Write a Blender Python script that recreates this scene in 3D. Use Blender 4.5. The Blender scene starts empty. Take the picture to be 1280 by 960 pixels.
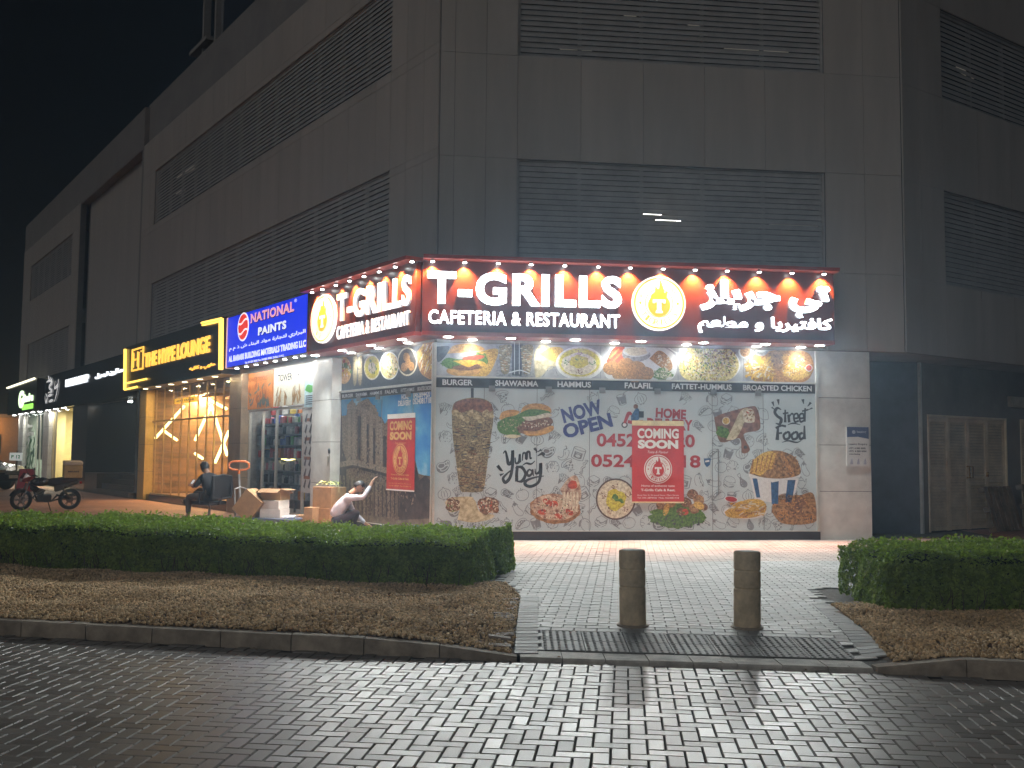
import bpy, bmesh, math, random
import numpy as np
from mathutils import Matrix, Vector, Euler
random.seed(7); rng = np.random.default_rng(7)
R = math.radians
SC = bpy.context.scene
COL = SC.collection

# ------------------------------------------------------------------ camera, sky, light
FPX, PITCH, ROLL, EYE = 1250.0, R(4.1), R(0.52), 1.6          # focal length in pixels of a 1280 wide picture
cam = bpy.data.cameras.new('camera'); camo = bpy.data.objects.new('camera', cam); COL.objects.link(camo)
cam.sensor_width = 36.0; cam.lens = 36.0*FPX/1280.0; cam.clip_start = 0.05; cam.clip_end = 900
camo.matrix_world = Matrix.Translation((0, 0, EYE)) @ Matrix.Rotation(math.pi/2+PITCH, 4, 'X') @ Matrix.Rotation(ROLL, 4, 'Z')
SC.camera = camo

w = bpy.data.worlds.new('World'); SC.world = w; w.use_nodes = True
nt = w.node_tree; bg = nt.nodes['Background']
sky = nt.nodes.new('ShaderNodeTexSky'); sky.sky_type = 'NISHITA'; sky.sun_disc = False
SUN_EL, SUN_AZ = R(24), R(213)        # a weak warm glow of the street behind the camera
sky.sun_elevation = SUN_EL; sky.sun_rotation = SUN_AZ; sky.air_density = 1.0; sky.dust_density = 2.0
nt.links.new(sky.outputs[0], bg.inputs['Color']); bg.inputs['Strength'].default_value = 0.0006
sun = bpy.data.lights.new('sun', 'SUN'); sun.energy = 0.50; sun.angle = R(40); sun.color = (1.0, 0.94, 0.89)
suno = bpy.data.objects.new('sun', sun); COL.objects.link(suno)
sd = Vector((math.cos(SUN_EL)*math.sin(SUN_AZ), math.cos(SUN_EL)*math.cos(SUN_AZ), math.sin(SUN_EL)))
suno.rotation_euler = sd.to_track_quat('Z', 'Y').to_euler()
suno.location = sd*60

vs = SC.view_settings; vs.view_transform = 'Standard'; vs.look = 'None'; vs.exposure = 0.0; vs.gamma = 1.0
vs.use_curve_mapping = False
SC.render.engine = 'CYCLES'
SC.cycles.use_denoising = True
try: SC.cycles.denoiser = 'OPENIMAGEDENOISE'
except Exception: pass
SC.cycles.max_bounces = 6; SC.cycles.diffuse_bounces = 3; SC.cycles.glossy_bounces = 3
SC.cycles.transparent_max_bounces = 10; SC.cycles.sample_clamp_indirect = 4.0
SC.cycles.caustics_reflective = False; SC.cycles.caustics_refractive = False

# ------------------------------------------------------------------ picture point -> place
def ray(px, py):
    x = (px-640)/FPX; y = -(py-480)/FPX
    c, s = math.cos(ROLL), math.sin(ROLL)
    x, y = c*x-s*y, s*x+c*y
    return Vector((x, math.cos(PITCH)-y*math.sin(PITCH), math.sin(PITCH)+y*math.cos(PITCH)))
EYEV = Vector((0, 0, EYE))
def gnd(px, py, z=0.12):
    d = ray(px, py); return EYEV+d*((z-EYE)/d.z)
def frame(o, a):                       # x along the wall (to the right), y up, z out of the wall
    c, s = math.cos(a), math.sin(a)
    return Matrix(((c, 0, s, o[0]), (s, 0, -c, o[1]), (0, 1, 0, 0), (0, 0, 0, 1)))
CORNER = (-1.353, 17.543)
AF, AL, AR = R(7.0), R(125.21-180), R(34.83)
MF = frame(CORNER, AF); ML = frame(CORNER, AL)
ECORN = (MF @ Vector((8.787, 0, 0)))
MR = frame(ECORN, AR)
def on(M, px, py, off=0.0):            # where a picture point meets the plane `off` metres in front of a wall
    Mi = M.inverted(); o = Mi @ EYEV; d = Mi.to_3x3() @ ray(px, py)
    t = (off-o.z)/d.z; q = o+d*t
    return (q.x, q.y)
def PF(px, py, off=0.0): return on(MF, px, py, off)
def PL(px, py, off=0.0): return on(ML, px, py, off)
def PR(px, py, off=0.0): return on(MR, px, py, off)

# ------------------------------------------------------------------ materials (all procedural)
MATS = {}
def _tc(N, L, kind='Object'):
    t = N.new('ShaderNodeTexCoord'); return t.outputs[kind]
def mat(name, col, rough=0.6, metal=0.0, var=0.12, scale=6.0, bump=0.0, bscale=40.0, spec=0.5, coat=0.0, col2=None, emit=None, es=0.0,
        island=0.0, alpha=1.0, stretch=None, detail=5.0, coords='Object'):
    if name in MATS: return MATS[name]
    m = bpy.data.materials.new(name); m.use_nodes = True
    N, K = m.node_tree.nodes, m.node_tree.links
    b = N['Principled BSDF']
    b.inputs['Roughness'].default_value = rough; b.inputs['Metallic'].default_value = metal
    b.inputs['Specular IOR Level'].default_value = spec
    b.inputs['Coat Weight'].default_value = coat; b.inputs['Coat Roughness'].default_value = 0.08
    b.inputs['Alpha'].default_value = alpha
    co = _tc(N, K, coords)
    if stretch:
        mp = N.new('ShaderNodeMapping'); mp.inputs['Scale'].default_value = stretch
        K.new(co, mp.inputs[0]); co = mp.outputs[0]
    c2 = col2 if col2 else tuple(max(0, c*(1-2*var)) for c in col)
    c1 = col if col2 else tuple(min(1, c*(1+var*0.6)) for c in col)
    nz = N.new('ShaderNodeTexNoise'); nz.inputs['Scale'].default_value = scale; nz.inputs['Detail'].default_value = detail
    nz.inputs['Roughness'].default_value = 0.65
    K.new(co, nz.inputs['Vector'])
    rp = N.new('ShaderNodeValToRGB'); rp.color_ramp.elements[0].position = 0.32; rp.color_ramp.elements[1].position = 0.68
    rp.color_ramp.elements[0].color = (*c2, 1); rp.color_ramp.elements[1].color = (*c1, 1)
    K.new(nz.outputs['Fac'], rp.inputs[0]); out = rp.outputs[0]
    if island:
        g = N.new('ShaderNodeNewGeometry'); mr = N.new('ShaderNodeMapRange')
        mr.inputs['To Min'].default_value = 1-island; mr.inputs['To Max'].default_value = 1+island
        K.new(g.outputs['Random Per Island'], mr.inputs['Value'])
        mx = N.new('ShaderNodeMix'); mx.data_type = 'RGBA'; mx.blend_type = 'MULTIPLY'; mx.inputs['Factor'].default_value = 1
        K.new(out, mx.inputs['A']); K.new(mr.outputs[0], mx.inputs['B']); out = mx.outputs['Result']
    K.new(out, b.inputs['Base Color'])
    if rough < 0.95:
        rr = N.new('ShaderNodeMapRange'); rr.inputs['To Min'].default_value = max(0.03, rough-0.08); rr.inputs['To Max'].default_value = min(1, rough+0.1)
        K.new(nz.outputs['Fac'], rr.inputs['Value']); K.new(rr.outputs[0], b.inputs['Roughness'])
    if bump:
        n2 = N.new('ShaderNodeTexNoise'); n2.inputs['Scale'].default_value = bscale; n2.inputs['Detail'].default_value = 6
        K.new(co, n2.inputs['Vector'])
        bp = N.new('ShaderNodeBump'); bp.inputs['Strength'].default_value = bump; bp.inputs['Distance'].default_value = 0.01
        K.new(n2.outputs['Fac'], bp.inputs['Height']); K.new(bp.outputs[0], b.inputs['Normal'])
    if emit:
        b.inputs['Emission Color'].default_value = (*emit, 1); b.inputs['Emission Strength'].default_value = es
    MATS[name] = m; return m
def glow(name, col, s): return mat(name, col, 0.4, emit=col, es=s, var=0.02)
def glass(name, tint=(0.9, 0.95, 0.95), refl=0.07):
    if name in MATS: return MATS[name]
    m = bpy.data.materials.new(name); m.use_nodes = True; N, K = m.node_tree.nodes, m.node_tree.links; N.clear()
    o = N.new('ShaderNodeOutputMaterial'); mx = N.new('ShaderNodeMixShader'); t = N.new('ShaderNodeBsdfTransparent'); g = N.new('ShaderNodeBsdfGlossy')
    lw = N.new('ShaderNodeLayerWeight'); lw.inputs['Blend'].default_value = 0.25
    mr = N.new('ShaderNodeMapRange'); mr.inputs['To Min'].default_value = refl; mr.inputs['To Max'].default_value = 0.6
    K.new(lw.outputs['Fresnel'], mr.inputs['Value'])
    t.inputs[0].default_value = (*tint, 1); g.inputs['Roughness'].default_value = 0.02
    K.new(mr.outputs[0], mx.inputs[0]); K.new(t.outputs[0], mx.inputs[1]); K.new(g.outputs[0], mx.inputs[2]); K.new(mx.outputs[0], o.inputs[0])
    MATS[name] = m; return m

# ------------------------------------------------------------------ mesh builder
def fixname(n): return n
class MB:
    def __init__(self, M=None): self.M = M or Matrix(); self.v = []; self.f = []; self.mi = []; self.k = 0
    def add(self, vs, fs):
        n = len(self.v); M = self.M
        self.v += [tuple(M @ Vector(p)) for p in vs]
        for f in fs: self.f.append([n+i for i in f]); self.mi.append(self.k)
        return self
    def box(self, x0, x1, y0, y1, z0, z1, bev=0.0):
        if x0 > x1: x0, x1 = x1, x0
        if y0 > y1: y0, y1 = y1, y0
        if z0 > z1: z0, z1 = z1, z0
        if bev <= 0:
            return self.add([(x0,y0,z0),(x1,y0,z0),(x1,y1,z0),(x0,y1,z0),(x0,y0,z1),(x1,y0,z1),(x1,y1,z1),(x0,y1,z1)],
                     [(0,3,2,1),(4,5,6,7),(0,1,5,4),(1,2,6,5),(2,3,7,6),(3,0,4,7)])
        bm = bmesh.new(); bmesh.ops.create_cube(bm, size=1)
        for q in bm.verts: q.co = ((x0+x1)/2+q.co.x*(x1-x0), (y0+y1)/2+q.co.y*(y1-y0), (z0+z1)/2+q.co.z*(z1-z0))
        bmesh.ops.bevel(bm, geom=bm.edges[:], offset=min(bev, .45*min(x1-x0, y1-y0, z1-z0)), segments=2, affect='EDGES', profile=0.6)
        return self.bm(bm)
    def bm(self, bm):
        bm.verts.index_update(); self.add([q.co.copy() for q in bm.verts], [[q.index for q in f.verts] for f in bm.faces]); bm.free(); return self
    def poly(self, pts, z=0.0): return self.add([(p[0], p[1], z) for p in pts], [list(range(len(pts)))])
    def quad(self, a, b, c, d): return self.add([a, b, c, d], [(0, 1, 2, 3)])
    def prism(self, pts, z0, z1):
        n = len(pts)
        a = sum(pts[i][0]*pts[(i+1) % n][1]-pts[(i+1) % n][0]*pts[i][1] for i in range(n))
        if a < 0: pts = pts[::-1]
        vs = [(p[0], p[1], z0) for p in pts]+[(p[0], p[1], z1) for p in pts]
        return self.add(vs, [list(range(n))[::-1], list(range(n, 2*n))]+[(i, (i+1) % n, n+(i+1) % n, n+i) for i in range(n)])
    def disc(self, cx, cy, rx, ry=None, z=0.0, n=32, a0=0, a1=2*math.pi):
        ry = ry or rx
        full = abs(a1-a0-2*math.pi) < 1e-6
        return self.poly([(cx+rx*math.cos(a0+(a1-a0)*i/(n if full else n-1)), cy+ry*math.sin(a0+(a1-a0)*i/(n if full else n-1))) for i in range(n)], z)
    def ring(self, cx, cy, r0, r1, z=0.0, n=40, z1=None, ky=1.0):
        vs = []; fs = []
        for i in range(n):
            a = 2*math.pi*i/n
            vs += [(cx+r0*math.cos(a), cy+ky*r0*math.sin(a), z), (cx+r1*math.cos(a), cy+ky*r1*math.sin(a), z)]
        for i in range(n):
            j = (i+1) % n; fs.append((2*i, 2*i+1, 2*j+1, 2*j))
        return self.add(vs, fs)
    def cyl(self, p0, p1, r0, r1=None, n=12, caps=True):
        r1 = r0 if r1 is None else r1
        p0 = Vector(p0); p1 = Vector(p1); q = (p1-p0).to_track_quat('Z', 'Y')
        vs = [p0+q @ Vector((r0*math.cos(2*math.pi*i/n), r0*math.sin(2*math.pi*i/n), 0)) for i in range(n)]
        vs += [p1+q @ Vector((r1*math.cos(2*math.pi*i/n), r1*math.sin(2*math.pi*i/n), 0)) for i in range(n)]
        fs = [(i, (i+1) % n, n+(i+1) % n, n+i) for i in range(n)]
        if caps: fs += [list(range(n))[::-1], list(range(n, 2*n))]
        return self.add(vs, fs)
    def tube(self, pts, r, n=8, closed=False):
        pts = [Vector(p) for p in pts]; N_ = len(pts); vs = []; fs = []
        rs = r if isinstance(r, (list, tuple)) else [r]*N_
        up = Vector((0.13, 0.21, 0.97)); prev = None
        for i, p in enumerate(pts):
            a = pts[i-1] if (i > 0 or closed) else p; b = pts[(i+1) % N_] if (i < N_-1 or closed) else p
            t = (b-a).normalized()
            u = (prev - t*prev.dot(t)) if prev else up.cross(t)
            if u.length < 1e-4: u = Vector((1, 0, 0)).cross(t)
            u.normalize(); prev = u; w_ = t.cross(u)
            vs += [p+(u*math.cos(2*math.pi*k/n)+w_*math.sin(2*math.pi*k/n))*rs[i] for k in range(n)]
        for i in range(N_ if closed else N_-1):
            j = (i+1) % N_
            fs += [(i*n+k, i*n+(k+1) % n, j*n+(k+1) % n, j*n+k) for k in range(n)]
        if not closed: fs += [list(range(n))[::-1], [(N_-1)*n+k for k in range(n)]]
        return self.add(vs, fs)
    def ball(self, c, r, sub=2, squash=(1, 1, 1)):
        bm = bmesh.new(); bmesh.ops.create_icosphere(bm, subdivisions=sub, radius=1)
        for q in bm.verts: q.co = (c[0]+q.co.x*r*squash[0], c[1]+q.co.y*r*squash[1], c[2]+q.co.z*r*squash[2])
        return self.bm(bm)
    def lathe(self, prof, n=24, c=(0, 0, 0)):        # profile of (radius, z), axis z
        vs = []; fs = []
        for r_, z_ in prof: vs += [(c[0]+r_*math.cos(2*math.pi*i/n), c[1]+r_*math.sin(2*math.pi*i/n), c[2]+z_) for i in range(n)]
        for k in range(len(prof)-1): fs += [(k*n+i, k*n+(i+1) % n, (k+1)*n+(i+1) % n, (k+1)*n+i) for i in range(n)]
        fs += [list(range(n))[::-1], [(len(prof)-1)*n+i for i in range(n)]]
        return self.add(vs, fs)
    def ribbon(self, pts, wd, z=0.0, closed=False):  # flat brush stroke in the local xy plane, wd = width or list of widths
        n = len(pts); ws = wd if isinstance(wd, (list, tuple)) else [wd]*n
        if len(ws) != n: ws = list(np.interp(np.linspace(0, 1, n), np.linspace(0, 1, len(ws)), ws))
        vs = []; fs = []
        for i, p in enumerate(pts):
            a = pts[max(i-1, 0)]; b = pts[min(i+1, n-1)]
            dx, dy = b[0]-a[0], b[1]-a[1]; l = math.hypot(dx, dy) or 1
            nx, ny = -dy/l*ws[i]/2, dx/l*ws[i]/2
            vs += [(p[0]-nx, p[1]-ny, z), (p[0]+nx, p[1]+ny, z)]
        for i in range(n-1): fs.append((2*i, 2*i+2, 2*i+3, 2*i+1))
        return self.add(vs, fs)
    def text(self, s, x0=None, x1=None, y0=None, y1=None, z=0.0, depth=0.0, bold=0.0, rot=0.0, size=None, shear=0.0, res=3, space=1.0, off=(0, 0)):
        me = text_mesh(s, bold, shear, res, space)
        if me is None: return self
        vs, fs = me
        a = np.array(vs); lo = a.min(0); hi = a.max(0)
        if size is not None: sx = sy = size; ox, oy = x0-(lo[0]*sx), y0
        else:
            sx = (x1-x0)/(hi[0]-lo[0]); sy = (y1-y0)/(hi[1]-lo[1]); ox = x0-lo[0]*sx; oy = y0-lo[1]*sy
        cx, cy = ox+(lo[0]+hi[0])/2*sx, oy+(lo[1]+hi[1])/2*sy
        c, s_ = math.cos(rot), math.sin(rot); P = []
        for q in vs:
            x, y = ox+q[0]*sx-cx, oy+q[1]*sy-cy
            P.append((cx+c*x-s_*y+off[0], cy+s_*x+c*y+off[1]))
        n = len(P)
        if depth <= 0: return self.add([(p[0], p[1], z) for p in P], fs)
        ed = {}
        for f in fs:
            for i in range(len(f)):
                e = (f[i], f[(i+1) % len(f)]); ed[e] = 1
        sides = [(a_, b_, n+b_, n+a_) for (a_, b_) in ed if (b_, a_) not in ed]
        return self.add([(p[0], p[1], z) for p in P]+[(p[0], p[1], z+depth) for p in P],
                        [[n+i for i in f] for f in fs]+sides)
    def build(self, name, mats, parent=None, smooth=False, weld=False):
        if not self.v: return None
        me = bpy.data.meshes.new(name)
        vs = self.v
        if parent is not None:
            Mi = WM[parent.name].inverted(); vs = [tuple(Mi @ Vector(p)) for p in vs]
        me.from_pydata(vs, [], self.f)
        for m in (mats if isinstance(mats, (list, tuple)) else [mats]): me.materials.append(m)
        me.polygons.foreach_set('material_index', self.mi)
        if smooth: me.polygons.foreach_set('use_smooth', [True]*len(self.f))
        me.update()
        o = bpy.data.objects.new(name, me); COL.objects.link(o)
        if parent is not None: o.parent = parent; WM[o.name] = WM[parent.name].copy()
        else: WM[o.name] = Matrix()
        if smooth:
            try: me.set_sharp_from_angle(angle=R(40))
            except Exception: pass
        return o
WM = {}
_TX = {}
def text_mesh(s, bold=0.0, shear=0.0, res=3, space=1.0):
    key = (s, bold, shear, res, space)
    if key in _TX: return _TX[key]
    cu = bpy.data.curves.new('txt', 'FONT'); cu.body = s; cu.size = 1.0; cu.offset = bold; cu.shear = shear; cu.resolution_u = res; cu.space_character = space
    o = bpy.data.objects.new('txt', cu); me = o.to_mesh()
    r = ([tuple(q.co) for q in me.vertices], [list(f.vertices) for f in me.polygons]) if len(me.vertices) else None
    o.to_mesh_clear(); bpy.data.objects.remove(o); bpy.data.curves.remove(cu)
    _TX[key] = r; return r
_AR = {'ا': (0xFE8D, 0), 'ب': (0xFE8F, 1), 'ت': (0xFE95, 1), 'ج': (0xFE9D, 1), 'ح': (0xFEA1, 1), 'د': (0xFEA9, 0), 'ذ': (0xFEAB, 0), 'ر': (0xFEAD, 0), 'ز': (0xFEAF, 0),
       'س': (0xFEB1, 1), 'ش': (0xFEB5, 1), 'ط': (0xFEC1, 1), 'ع': (0xFEC9, 1), 'ف': (0xFED1, 1), 'ك': (0xFED9, 1), 'ل': (0xFEDD, 1), 'م': (0xFEE1, 1), 'ن': (0xFEE5, 1),
       'ه': (0xFEE9, 1), 'و': (0xFEED, 0), 'ي': (0xFEF1, 1), 'ة': (0xFE93, 0), 'ق': (0xFED5, 1), 'ص': (0xFEB9, 1), 'ء': (0xFE80, 0)}
def arabic(s):                          # joined letter forms, written in visual order
    out = []
    for i, ch in enumerate(s):
        if ch not in _AR: out.append(ch); continue
        b, dual = _AR[ch]
        pj = i > 0 and s[i-1] in _AR and _AR[s[i-1]][1]
        nj = dual and i+1 < len(s) and s[i+1] in _AR
        out.append(chr(b+(3 if pj and nj else 2 if nj else 1 if pj else 0)))
    return ''.join(reversed(out))
def spline(pts, n=8):                   # Catmull-Rom through 2D points
    P = [np.array(p, float) for p in pts]; P = [2*P[0]-P[1]]+P+[2*P[-1]-P[-2]]; o = []
    for i in range(1, len(P)-2):
        for k in range(n):
            t = k/n; a, b, c, d = P[i-1:i+3]
            o.append(tuple(0.5*((2*b)+(c-a)*t+(2*a-5*b+4*c-d)*t*t+(3*b-a-3*c+d)*t**3)))
    o.append(tuple(P[-2])); return o

def thing(name, label, cat, M=None, group=None):
    o = bpy.data.objects.new(name, None); COL.objects.link(o); o.empty_display_size = 0.2
    M = M or Matrix(); o.matrix_world = M; WM[o.name] = M.copy()
    o['label'] = label; o['category'] = cat
    if group: o['group'] = group
    return o
def tag(o, label, cat, group=None):
    o['label'] = label; o['category'] = cat
    if group: o['group'] = group
    return o
def struct(o, kind='structure'):
    o['kind'] = kind; return o
def T(x, y, z=0.0): return Matrix.Translation((x, y, z))
def RZ(a): return Matrix.Rotation(a, 4, 'Z')
def lamp(kind, loc, parent, power, color=(1, 1, 1), size=0.1, direction=None, spot=None, blend=0.5, name='bulb'):
    l = bpy.data.lights.new(name, kind); l.energy = power; l.color = color
    if kind == 'AREA': l.shape = 'DISK'; l.size = size
    elif kind in ('POINT', 'SPOT'): l.shadow_soft_size = size
    if kind == 'SPOT': l.spot_size = spot; l.spot_blend = blend
    o = bpy.data.objects.new(name, l); COL.objects.link(o)
    M = Matrix.Translation(loc)
    if direction is not None: M = M @ Vector(direction).to_track_quat('-Z', 'Y').to_matrix().to_4x4()
    if parent is not None: o.parent = parent; o.matrix_local = WM[parent.name].inverted() @ M
    else: o.matrix_world = M
    return o
def copy_tree(o, parent=None):
    c = o.copy(); COL.objects.link(c); WM[c.name] = WM.get(o.name, Matrix()).copy()
    if parent is not None: c.parent = parent
    for ch in list(o.children): copy_tree(ch, c)
    return c
# ================================================================== ground
KP = [(-40, 18.2), (-14, 11.25), (-7, 9.55), (-4.46, 8.89), (-2.24, 8.42), (-0.87, 8.12), (0.05, 7.95), (2.79, 7.64), (3.76, 7.46), (8, 6.6), (40, 0.5)]
KX = [p[0] for p in KP]; KY = [p[1] for p in KP]
def yk(x): return np.interp(x, KX, KY)
def hk(x): return np.interp(x, [-0.85, 0.08, 2.74, 3.35], [0.12, 0.03, 0.03, 0.12])
def G(x, y):
    t = np.clip((y-yk(x))/1.35, 0, 1); t = t*t*(3-2*t)
    return hk(x)+(0.12-hk(x))*t
m_asph = mat('asphalt', (0.05, 0.05, 0.052), 0.85, var=0.2, scale=2)
g = MB(); g.quad((-118, -58, -0.06), (88, -58, -0.06), (88, 138, -0.06), (-118, 138, -0.06)); struct(g.build('ground', m_asph))

def paver_mat(name, c1, c2, rough, isl, rj=0.15, stain=0.35):
    m = bpy.data.materials.new(name); m.use_nodes = True; N, K = m.node_tree.nodes, m.node_tree.links; b = N['Principled BSDF']
    ge = N.new('ShaderNodeNewGeometry'); tc = N.new('ShaderNodeTexCoord')
    rp = N.new('ShaderNodeValToRGB'); rp.color_ramp.elements[0].color = (*c1, 1); rp.color_ramp.elements[1].color = (*c2, 1)
    K.new(ge.outputs['Random Per Island'], rp.inputs[0])
    n1 = N.new('ShaderNodeTexNoise'); n1.inputs['Scale'].default_value = 0.9; n1.inputs['Detail'].default_value = 6; K.new(tc.outputs['Object'], n1.inputs[0])
    n2 = N.new('ShaderNodeTexNoise'); n2.inputs['Scale'].default_value = 120; n2.inputs['Detail'].default_value = 4; K.new(tc.outputs['Object'], n2.inputs[0])
    m1 = N.new('ShaderNodeMapRange'); m1.inputs['From Min'].default_value = .3; m1.inputs['From Max'].default_value = .7; m1.inputs['To Min'].default_value = 1-stain; m1.inputs['To Max'].default_value = 1+stain*.5; K.new(n1.outputs['Fac'], m1.inputs[0])
    m2 = N.new('ShaderNodeMapRange'); m2.inputs['To Min'].default_value = .65; m2.inputs['To Max'].default_value = 1.3; K.new(n2.outputs['Fac'], m2.inputs[0])
    mm = N.new('ShaderNodeMath'); mm.operation = 'MULTIPLY'; K.new(m1.outputs[0], mm.inputs[0]); K.new(m2.outputs[0], mm.inputs[1])
    mx = N.new('ShaderNodeMix'); mx.data_type = 'RGBA'; mx.blend_type = 'MULTIPLY'; mx.inputs['Factor'].default_value = 1
    K.new(rp.outputs[0], mx.inputs['A']); K.new(mm.outputs[0], mx.inputs['B']); K.new(mx.outputs['Result'], b.inputs['Base Color'])
    ra = N.new('ShaderNodeMath'); ra.operation = 'MULTIPLY_ADD'; K.new(ge.outputs['Random Per Island'], ra.inputs[0]); ra.inputs[1].default_value = rj; ra.inputs[2].default_value = rough-rj/2
    rb = N.new('ShaderNodeMath'); rb.operation = 'MULTIPLY_ADD'; K.new(n2.outputs['Fac'], rb.inputs[0]); rb.inputs[1].default_value = .16; K.new(ra.outputs[0], rb.inputs[2])
    K.new(rb.outputs[0], b.inputs['Roughness'])
    bp = N.new('ShaderNodeBump'); bp.inputs['Strength'].default_value = 0.12; bp.inputs['Distance'].default_value = .003; K.new(n2.outputs['Fac'], bp.inputs['Height']); K.new(bp.outputs[0], b.inputs['Normal'])
    return m
def pavers(name, cells, zf, material, gap=0.005, bev=0.0045, drop=0.009, tilt=0.0030, jit=0.0008):
    """cells: array of (cx, cy, angle, half length, half width); one bevelled stone each"""
    c = np.asarray(cells, float); n = len(c)
    ca, sa = np.cos(c[:, 2]), np.sin(c[:, 2])
    sx = np.array([-1, 1, 1, -1]); sy = np.array([-1, -1, 1, 1])
    V = np.zeros((n, 8, 3))
    tx = rng.normal(0, tilt, n); ty = rng.normal(0, tilt, n); dz = rng.normal(0, jit, n)
    for lvl, (ins, dd) in enumerate(((gap/2, -drop), (gap/2+bev, 0.0))):
        for k in range(4):
            lx = sx[k]*(c[:, 3]-ins); ly = sy[k]*(c[:, 4]-ins)
            x = c[:, 0]+ca*lx-sa*ly; y = c[:, 1]+sa*lx+ca*ly
            V[:, lvl*4+k, 0] = x; V[:, lvl*4+k, 1] = y; V[:, lvl*4+k, 2] = zf(x, y)+dd+dz+tx*lx+ty*ly
    base = (np.arange(n)*8)[:, None]
    F = np.concatenate([base+np.array([[4, 5, 6, 7]])]+[base+np.array([[k, (k+1) % 4, 4+(k+1) % 4, 4+k]]) for k in range(4)], 0)
    me = bpy.data.meshes.new(name); me.vertices.add(n*8); me.vertices.foreach_set('co', V.ravel())
    me.loops.add(F.size); me.loops.foreach_set('vertex_index', F.ravel().astype(np.int32))
    me.polygons.add(len(F)); me.polygons.foreach_set('loop_start', np.arange(len(F), dtype=np.int32)*4)
    me.shade_flat(); me.update(calc_edges=True); me.materials.append(material)
    o = bpy.data.objects.new(name, me); COL.objects.link(o); WM[o.name] = Matrix(); return o
def herring(x0, x1, y0, y1, ang, org, keep):
    s = 0.1; out = []; ca, sa = math.cos(ang), math.sin(ang)
    R_ = int(max(abs(v) for v in (x0, x1, y0, y1))/s)+40
    for i in range(-R_, R_):
        for j in range(-R_, R_):
            k = (i-j) % 4
            if k == 0: u, v, a = (i+1)*s, (j+.5)*s, 0
            elif k == 3: u, v, a = (i+.5)*s, (j+1)*s, 1
            else: continue
            x = org[0]+ca*u-sa*v; y = org[1]+sa*u+ca*v
            if x0 < x < x1 and y0 < y < y1 and keep(x, y): out.append((x, y, ang+(math.pi/2 if a else 0), .1, .05))
    return out
def running(x0, x1, y0, y1, ang, org, keep, L=.2, W=.1):
    out = []; ca, sa = math.cos(ang), math.sin(ang)
    for j in range(-160, 160):
        for i in range(-120, 120):
            u = (i+.5*(j % 2))*L; v = j*W
            x = org[0]+ca*u-sa*v; y = org[1]+sa*u+ca*v
            if x0 < x < x1 and y0 < y < y1 and keep(x, y): out.append((x, y, ang, L/2, W/2))
    return out
KA = math.atan2(7.64-7.95, 2.74)
m_road = paver_mat('road_paver', (0.19, 0.168, 0.15), (0.31, 0.285, 0.26), 0.32, 0.3, rj=0.10)
m_joint = mat('sand_joint', (0.045, 0.04, 0.036), 0.95, var=0.3, scale=30)
zr = lambda x, y: np.zeros_like(x)
struct(pavers('road', herring(-9.5, 8.5, 2.6, 11, KA, (0, 6), lambda x, y: y < yk(x)-0.03), zr, m_road, gap=.008))
# bedding under the stones and the road beyond them
mb = MB()
for a, b in zip(KP[:-1], KP[1:]): mb.quad((a[0], -40, -0.012), (b[0], -40, -0.012), (b[0], b[1]-0.0, -0.012), (a[0], a[1]-0.0, -0.012))
struct(mb.build('road_base', m_joint))

# kerb stones
m_kerb = mat('kerb_concrete', (0.38, 0.32, 0.25), 0.85, var=0.25, scale=5, bump=0.25, bscale=60, island=0.12)
m_kerbp = mat('kerb_pale', (0.62, 0.59, 0.53), 0.7, var=0.25, scale=5, bump=0.2, bscale=60, island=0.12)
def kerb(x0, x1, step, m, name, W=.13):
    n = max(1, round((x1-x0)/step)); mb = MB()
    for i in range(n):
        a = x0+(x1-x0)*i/n+.004; b = x0+(x1-x0)*(i+1)/n-.004
        d = random.uniform(-.004, .004)
        za, zb = float(hk(a))+d, float(hk(b))+d; ya, yb = float(yk(a)), float(yk(b)); c = .015
        P = []
        for x, y, z in ((a, ya, za), (b, yb, zb)):
            P += [(x, y, -.05), (x, y, z-c), (x, y+c, z), (x, y+W, z), (x, y+W, -.05)]
        mb.add(P, [(0, 5, 6, 1), (1, 6, 7, 2), (2, 7, 8, 3), (3, 8, 9, 4), (0, 1, 2, 3, 4), (9, 8, 7, 6, 5)])
    return struct(mb.build(name, m))
kerb(-24, 0.06, .62, m_kerb, 'kerb'); kerb(0.08, 2.74, .335, m_kerbp, 'kerb', .27); kerb(2.76, 24, .62, m_kerb, 'kerb')

# paved areas; the two planting beds are left out of the stones
def lx(y, pts): return float(np.interp(y, [p[1] for p in pts], [p[0] for p in pts]))
BL = [(0.02, 7.9), (0.10, 10.7)]           # inner edge of the left bed border (x at a given y)
BRr = [(2.92, 7.7), (3.28, 10.45)]
def in_left(x, y): return x < lx(y, BL) and y < left_back(x) 
def left_back(x): return float(np.interp(x, [-40, -7, -0.3, 0.1], [22, 14.6, 13.35, 10.7]))
def in_right(x, y): return x > lx(y, BRr) and y < float(np.interp(x, [3.2, 3.5, 14], [10.45, 11.6, 11.2]))
def in_border_l(x, y): return lx(y, BL) <= x < lx(y, BL)+.10 and y < 10.72
def in_border_r(x, y): return lx(y, BRr)-.10 <= x <= lx(y, BRr) and y < 10.45
FI = MF.inverted(); LI = ML.inverted()
def outside_building(x, y):
    f = FI @ Vector((x, y, 0)); l = LI @ Vector((x, y, 0))
    return f.z > -.25 or l.z > -.25
def tact(x, y):
    d = y-float(yk(x)); return 0.05 < d < 0.29+.60 and .26 < x < 2.72
behind = lambda x, y: y > float(yk(x))+.14
m_walk = paver_mat('walk_paver', (0.30, 0.30, 0.29), (0.48, 0.475, 0.46), 0.5, 0.2, stain=0.25)
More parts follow.
